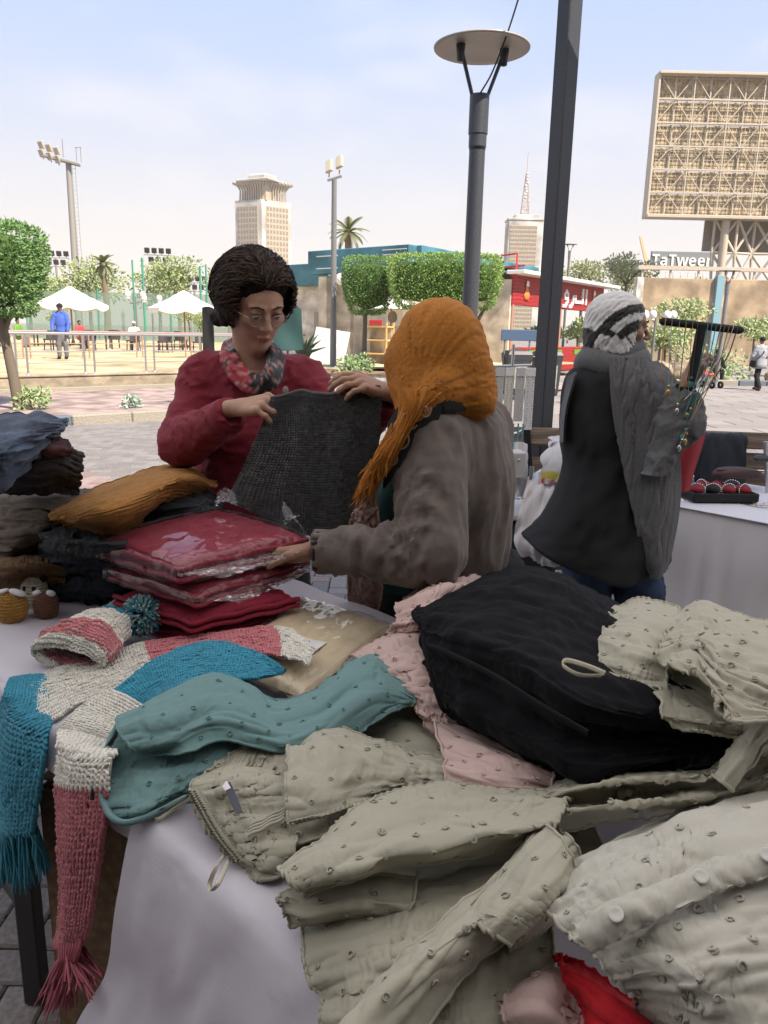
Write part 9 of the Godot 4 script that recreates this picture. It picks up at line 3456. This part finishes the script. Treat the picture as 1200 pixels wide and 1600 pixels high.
func sweater_pile():
	var n := FastNoiseLite.new()
	n.seed = 77
	n.frequency = 1.0
	mat("mustard_knit", lin(.40,.18,.035), .9, {"tex": tex.grain, "scale": 5.0, "bump": tex.knit, "depth": .1, "rim": .35})
	mat("charcoal_knit", lin(.028,.032,.038), .95, {"tex": tex.grain, "scale": 5.0, "bump": tex.knit, "depth": .1, "rim": .3})
	mat("navy_cloth", lin(.025,.034,.052), .9, {"tex": tex.grain, "scale": 5.0, "bump": tex.weave, "depth": .04, "rim": .2})
	mat("blue_fleece", lin(.075,.105,.165), .95, {"tex": tex.cloudy, "scale": 2.0, "bump": tex.fine, "depth": .1, "rim": .4})
	mat("taupe_knit", lin(.15,.118,.092), .92, {"tex": tex.grain, "scale": 5.0, "bump": tex.knit, "depth": .08, "rim": .3})
	mat("tobacco_cloth", lin(.17,.095,.045), .9, {"tex": tex.grain, "scale": 5.0, "bump": tex.weave, "depth": .04})
	mat("maroon_cloth", lin(.07,.014,.018), .92, {"tex": tex.grain, "scale": 5.0})
	# lowest first
	garment("navy_trousers", "dark navy garment heap at the foot of the pile, left of the burgundy packets", "garment", "dark garments in the left pile", M.navy_cloth, [
		["lower_fold", [vs([-.941,.91,-2.009, -.86,.93,-2.072, -.733,.93,-2.069, -.623,.92,-2.125]), vs([-.862,.93,-1.841, -.757,.96,-1.817, -.664,.955,-1.851, -.561,.94,-1.917]), vs([-.824,.91,-1.779, -.727,.93,-1.742, -.639,.925,-1.753, -.554,.91,-1.846]), vs([-.81,.886,-1.778, -.741,.89,-1.78, -.655,.89,-1.786, -.559,.886,-1.832])], 50, 30, {"su": .12, "sv": .1, "seed": 30}],
		["upper_fold", [vs([-.969,.98,-2.084, -.893,1,-2.122, -.787,1,-2.132, -.663,.99,-2.145]), vs([-.883,1,-1.887, -.782,1.03,-1.86, -.68,1.03,-1.844, -.594,1.01,-1.905]), vs([-.835,.98,-1.789, -.732,1,-1.753, -.639,1,-1.739, -.57,.98,-1.809]), vs([-.839,.93,-1.817, -.747,.94,-1.788, -.655,.94,-1.785, -.586,.93,-1.834])], 50, 34, {"su": .14, "sv": .12, "seed": 31}]])
	var rl := garment("rolled_jeans", "blue grey rolled trouser leg sticking out before the burgundy packets", "garment", "", M.navy_cloth, [
		["roll", [vs([-.773,.95,-1.949, -.745,.955,-1.982, -.681,.95,-1.968]), vs([-.729,.965,-1.819, -.685,.98,-1.822, -.63,.97,-1.837]), vs([-.695,.96,-1.736, -.654,.97,-1.743, -.605,.96,-1.767]), vs([-.692,.92,-1.755, -.652,.93,-1.747, -.611,.92,-1.779]), vs([-.701,.888,-1.789, -.671,.89,-1.803, -.626,.888,-1.821])], 26, 30, {"su": .06, "sv": .05, "seed": 32}]])
	garment("tobacco_shirt", "tobacco brown shirt squeezed low in the pile behind the toys", "shirt", "dark garments in the left pile", M.tobacco_cloth, [
		["fold", [vs([-1.058,.96,-1.941, -.966,.97,-1.926, -.907,.97,-1.942, -.846,.96,-1.957]), vs([-.973,.98,-1.779, -.879,1,-1.742, -.825,1,-1.756, -.772,.98,-1.794]), vs([-.944,.96,-1.719, -.872,.97,-1.708, -.822,.97,-1.731, -.767,.95,-1.761]), vs([-.979,.9,-1.774, -.91,.91,-1.769, -.86,.91,-1.791, -.797,.9,-1.81])], 44, 28, {"su": .12, "sv": .1, "seed": 33}]])
	garment("taupe_jumper", "taupe jumper with sleeves folded, in the middle of the left pile", "jumper", "dark garments in the left pile", M.taupe_knit, [
		["body", [vs([-1.221,1.06,-2.276, -1.063,1.07,-2.188, -.971,1.07,-2.235, -.877,1.06,-2.237]), vs([-1.098,1.07,-2.039, -.929,1.1,-1.899, -.836,1.1,-1.894, -.783,1.08,-1.972]), vs([-1.033,1.05,-1.909, -.899,1.07,-1.809, -.811,1.07,-1.78, -.771,1.04,-1.899]), vs([-1.04,.99,-1.91, -.92,1,-1.814, -.864,1.01,-1.853, -.81,1,-1.918]), vs([-1.056,.94,-1.931, -.955,.95,-1.878, -.908,.95,-1.927, -.846,.95,-1.955])], 50, 40, {"su": .09, "sv": .08, "seed": 34}],
		["sleeve", [vs([-1.055,1.085,-2.135, -.98,1.095,-2.13, -.876,1.1,-2.099, -.83,1.08,-2.165]), vs([-.986,1.1,-1.97, -.881,1.12,-1.904, -.797,1.12,-1.898, -.751,1.1,-1.963]), vs([-.936,1.09,-1.884, -.851,1.105,-1.842, -.779,1.105,-1.835, -.74,1.09,-1.904])], 40, 16, {"su": .07, "sv": .06, "seed": 35}]])
	garment("charcoal_jumper", "charcoal knitted jumper under the right side of the mustard sweater", "jumper", "dark garments in the left pile", M.charcoal_knit, [
		["body", [vs([-.693,1.07,-2.165, -.608,1.09,-2.196, -.537,1.08,-2.253, -.496,1.05,-2.251]), vs([-.64,1.09,-1.943, -.546,1.11,-1.939, -.487,1.1,-2.022, -.456,1.06,-2.091]), vs([-.645,1.06,-1.904, -.548,1.08,-1.893, -.479,1.08,-1.942, -.453,1.04,-2.068]), vs([-.685,.97,-2.01, -.592,.99,-2.037, -.526,.99,-2.113, -.487,.97,-2.201])], 50, 34, {"su": .12, "sv": .1, "seed": 36}],
		["left_fold", [vs([-.854,1.06,-1.84, -.713,1.08,-1.726, -.611,1.08,-1.689, -.587,1.07,-1.775]), vs([-.786,1.07,-1.7, -.658,1.09,-1.595, -.57,1.09,-1.582, -.554,1.07,-1.675]), vs([-.772,1.02,-1.715, -.681,1.03,-1.658, -.612,1.03,-1.683, -.581,1.02,-1.74])], 44, 24, {"su": .14, "sv": .12, "seed": 37}]])
	# mustard sweater with its ribs
	garment("mustard_sweater", "mustard ribbed sweater folded on top of the dark garments", "sweater", "", M.mustard_knit, [
		["folded_body", [vs([-.888,1.07,-2.021, -.816,1.1,-2.18, -.725,1.12,-2.31, -.619,1.12,-2.392, -.542,1.08,-2.395]), vs([-.804,1.105,-1.806, -.706,1.145,-1.867, -.625,1.165,-1.967, -.534,1.165,-2.043, -.489,1.105,-2.191]), vs([-.777,1.11,-1.735, -.641,1.165,-1.666, -.558,1.185,-1.734, -.505,1.175,-1.903, -.481,1.105,-2.136]), vs([-.765,1.1,-1.727, -.614,1.16,-1.579, -.538,1.175,-1.632, -.514,1.16,-1.862, -.506,1.1,-2.104]), vs([-.75,1.08,-1.759, -.628,1.125,-1.617, -.558,1.135,-1.653, -.542,1.125,-1.856, -.539,1.09,-2.079]), vs([-.744,1.04,-1.863, -.656,1.07,-1.74, -.614,1.07,-1.785, -.62,1.06,-2.013, -.617,1.04,-2.231])], 70, 120, {"su": .02, "sv": .0, "steps": 8, "bend": .2, "seed": 38, "hem_r": .003, "crumple": .004, "size": .12, "fold": [.005, 2.0, 2.0], "push": rib_push(.0, .0042, 18.0, n)}]])
	# the top left: blue fleece over maroon and black
	garment("black_garment", "black garment hanging down the pile's right side under the blue fleece", "garment", "dark garments in the left pile", M.black_cloth, [
		["body", [vs([-1.14,1.22,-2.149, -.911,1.24,-1.929, -.872,1.24,-2.05, -.853,1.2,-2.132]), vs([-.975,1.23,-1.831, -.79,1.26,-1.663, -.749,1.26,-1.76, -.787,1.2,-1.969]), vs([-.934,1.2,-1.745, -.803,1.22,-1.678, -.749,1.22,-1.732, -.774,1.17,-1.923]), vs([-.973,1.14,-1.809, -.864,1.15,-1.796, -.809,1.15,-1.855, -.805,1.12,-1.976])], 44, 30, {"su": .1, "sv": .09, "seed": 39}]])
	garment("maroon_garment", "dark maroon garment squeezed under the blue fleece", "garment", "dark garments in the left pile", M.maroon_cloth, [
		["body", [vs([-.928,1.26,-1.9, -.817,1.28,-1.831, -.801,1.26,-1.92]), vs([-.842,1.27,-1.72, -.731,1.29,-1.641, -.734,1.265,-1.769]), vs([-.834,1.25,-1.701, -.75,1.26,-1.686, -.751,1.24,-1.791])], 30, 16, {"su": .08, "sv": .08, "seed": 40}]])
	garment("blue_fleece", "grey blue fleece jacket crowning the pile at the left edge", "fleece jacket", "", M.blue_fleece, [
		["body", [vs([-1.09,1.28,-1.968, -1.011,1.31,-1.979, -.932,1.32,-2.027, -.895,1.29,-2.136]), vs([-.902,1.3,-1.622, -.782,1.34,-1.522, -.723,1.35,-1.556, -.816,1.3,-1.961]), vs([-.796,1.3,-1.426, -.673,1.34,-1.299, -.639,1.345,-1.346, -.757,1.3,-1.771]), vs([-.781,1.27,-1.392, -.673,1.3,-1.287, -.664,1.3,-1.352, -.756,1.28,-1.686]), vs([-.868,1.2,-1.54, -.783,1.22,-1.486, -.773,1.22,-1.538, -.79,1.24,-1.664])], 50, 50, {"su": .06, "sv": .06, "seed": 41, "bend": .4}]])
	# small things at the pile's foot
	var y := thing("grey_yarn_heap", "small heap of fuzzy dark grey yarn before the pile", "yarn", Vector3(-.721,.88,-1.791))
	var yb := MB.new()
	for k in 34:
		var pts := []
		var c := Vector3(rng.randfn() * .028, rng.randf() * .018, rng.randfn() * .012)
		for t in 12:
			var a := t * .9 + rng.randf()
			pts.append(c + Vector3(cos(a) * .016, .008 * sin(a * 1.7) + .008, sin(a) * .012))
		yb.tube(pts, .0017, 4, false)
	var ym := build(yb, "strands", M.charcoal_knit, y)
	ym.set_meta("kind", "stuff")
	var pt := thing("paper_tag", "crumpled white paper tag between the yarn and the hat", "paper", Vector3(-.674,.88,-1.749))
	var ps := sheet([vs([-.667,.9,-1.683, -.639,.915,-1.683, -.619,.93,-1.686]), vs([-.654,.9,-1.664, -.627,.91,-1.664, -.611,.92,-1.68])], 14, 8)
	for i in ps.p.size(): ps.p[i] -= pt.position
	ps.push(gather_uv(.004, 4.0, 4.0, 88))
	hang(ps.mesh(.0006), "sheet_of_paper", M.felt_white, pt)

func held_vest():
	mat("grey_yarn_back", lin(.07,.073,.077), .95)
	var o := thing("knitted_vest", "dark grey hand knitted vest held up between the two women", "knitwear", Vector3(-.216,1.026,-1.94))
	var s := sheet([vs([-.291,1.374,-1.955, -.254,1.381,-1.95, -.215,1.395,-1.945, -.179,1.389,-1.935, -.137,1.387,-1.935, -.1,1.396,-1.945, -.058,1.405,-1.95, -.017,1.408,-1.955]), vs([-.303,1.34,-1.95, -.254,1.342,-1.942, -.21,1.352,-1.93, -.174,1.354,-1.92, -.133,1.353,-1.92, -.092,1.358,-1.93, -.051,1.364,-1.94, -.012,1.371,-1.95]), vs([-.34,1.25,-1.945, -.261,1.256,-1.92, -.202,1.259,-1.905, -.164,1.259,-1.91, -.122,1.261,-1.905, -.081,1.264,-1.915, -.042,1.266,-1.93, -.017,1.271,-1.94]), vs([-.38,1.159,-1.94, -.293,1.151,-1.905, -.22,1.151,-1.89, -.169,1.147,-1.9, -.12,1.153,-1.89, -.079,1.158,-1.905, -.044,1.165,-1.92, -.028,1.174,-1.93]), vs([-.404,1.113,-1.94, -.306,1.081,-1.9, -.229,1.049,-1.885, -.171,1.036,-1.89, -.119,1.042,-1.885, -.077,1.055,-1.9, -.046,1.075,-1.92, -.03,1.093,-1.93])], 70, 60)
	for k in s.p.size(): s.p[k] -= o.position
	s.push(gather_uv(.006, 1.2, 3.5, 99))
	s.normals()
	var b := hang(s.mesh(.012 if s.n[200].z > 0 else -.012), "knit", M.grey_yarn_back, o)
	mat("yarn", lin(1,1,1), .9, {"vc": true, "rim": .35})
	var nz := FastNoiseLite.new()
	nz.frequency = 1.0
	nz.seed = 3
	var where := []
	var tint := []
	var sb := MB.new()
	for sg in [-1.0, 1.0]: sb.ball(Vector3(sg * .23,0,0), Vector3(.19,.36,.66), 6, 5, Basis(Vector3.UP, sg * .62))
	var st := sb.done()
	for j in 66:
		for i in 54:
			var u := (i + .5) / 54.0
			var v := (j + .5) / 66.0
			var p := s.at(u, v)
			var e := s.at(minf(u + .008, 1), v) - s.at(maxf(u - .008, 0), v)
			var f := s.at(u, minf(v + .007, 1)) - s.at(u, maxf(v - .007, 0))
			var n := f.cross(e).normalized()
			if n.z < 0: n = -n
			var le := e.length() * (1.0 / 54.0) / .016
			var lf := f.length() * (1.0 / 66.0) / .014
			var z := f.normalized()
			var x := n.cross(z).normalized()
			where.append(Transform3D(Basis(x * le * 1.1, n * le * 1.25, z * lf * 1.2).rotated(n, rng.randfn() * .08), p + n * .002))
			var m := maxf(.07 + .06 * nz.get_noise_2d(i * .22, j * 1.7) + rng.randf_range(-.025, .03), .015)
			if v < .06: m *= 1.5
			tint.append(Color(m,m * 1.04,m * 1.08))
	many("stitches", st, M.yarn, where, tint, b)
	var rim := MB.new()
	var pts := []
	for k in 60: pts.append(s.at(k / 59.0, .0) + Vector3(0,.003,0))
	rim.tube(pts, .0055, 6, false)
	build(rim, "bound_edge", M.grey_yarn_back, o)
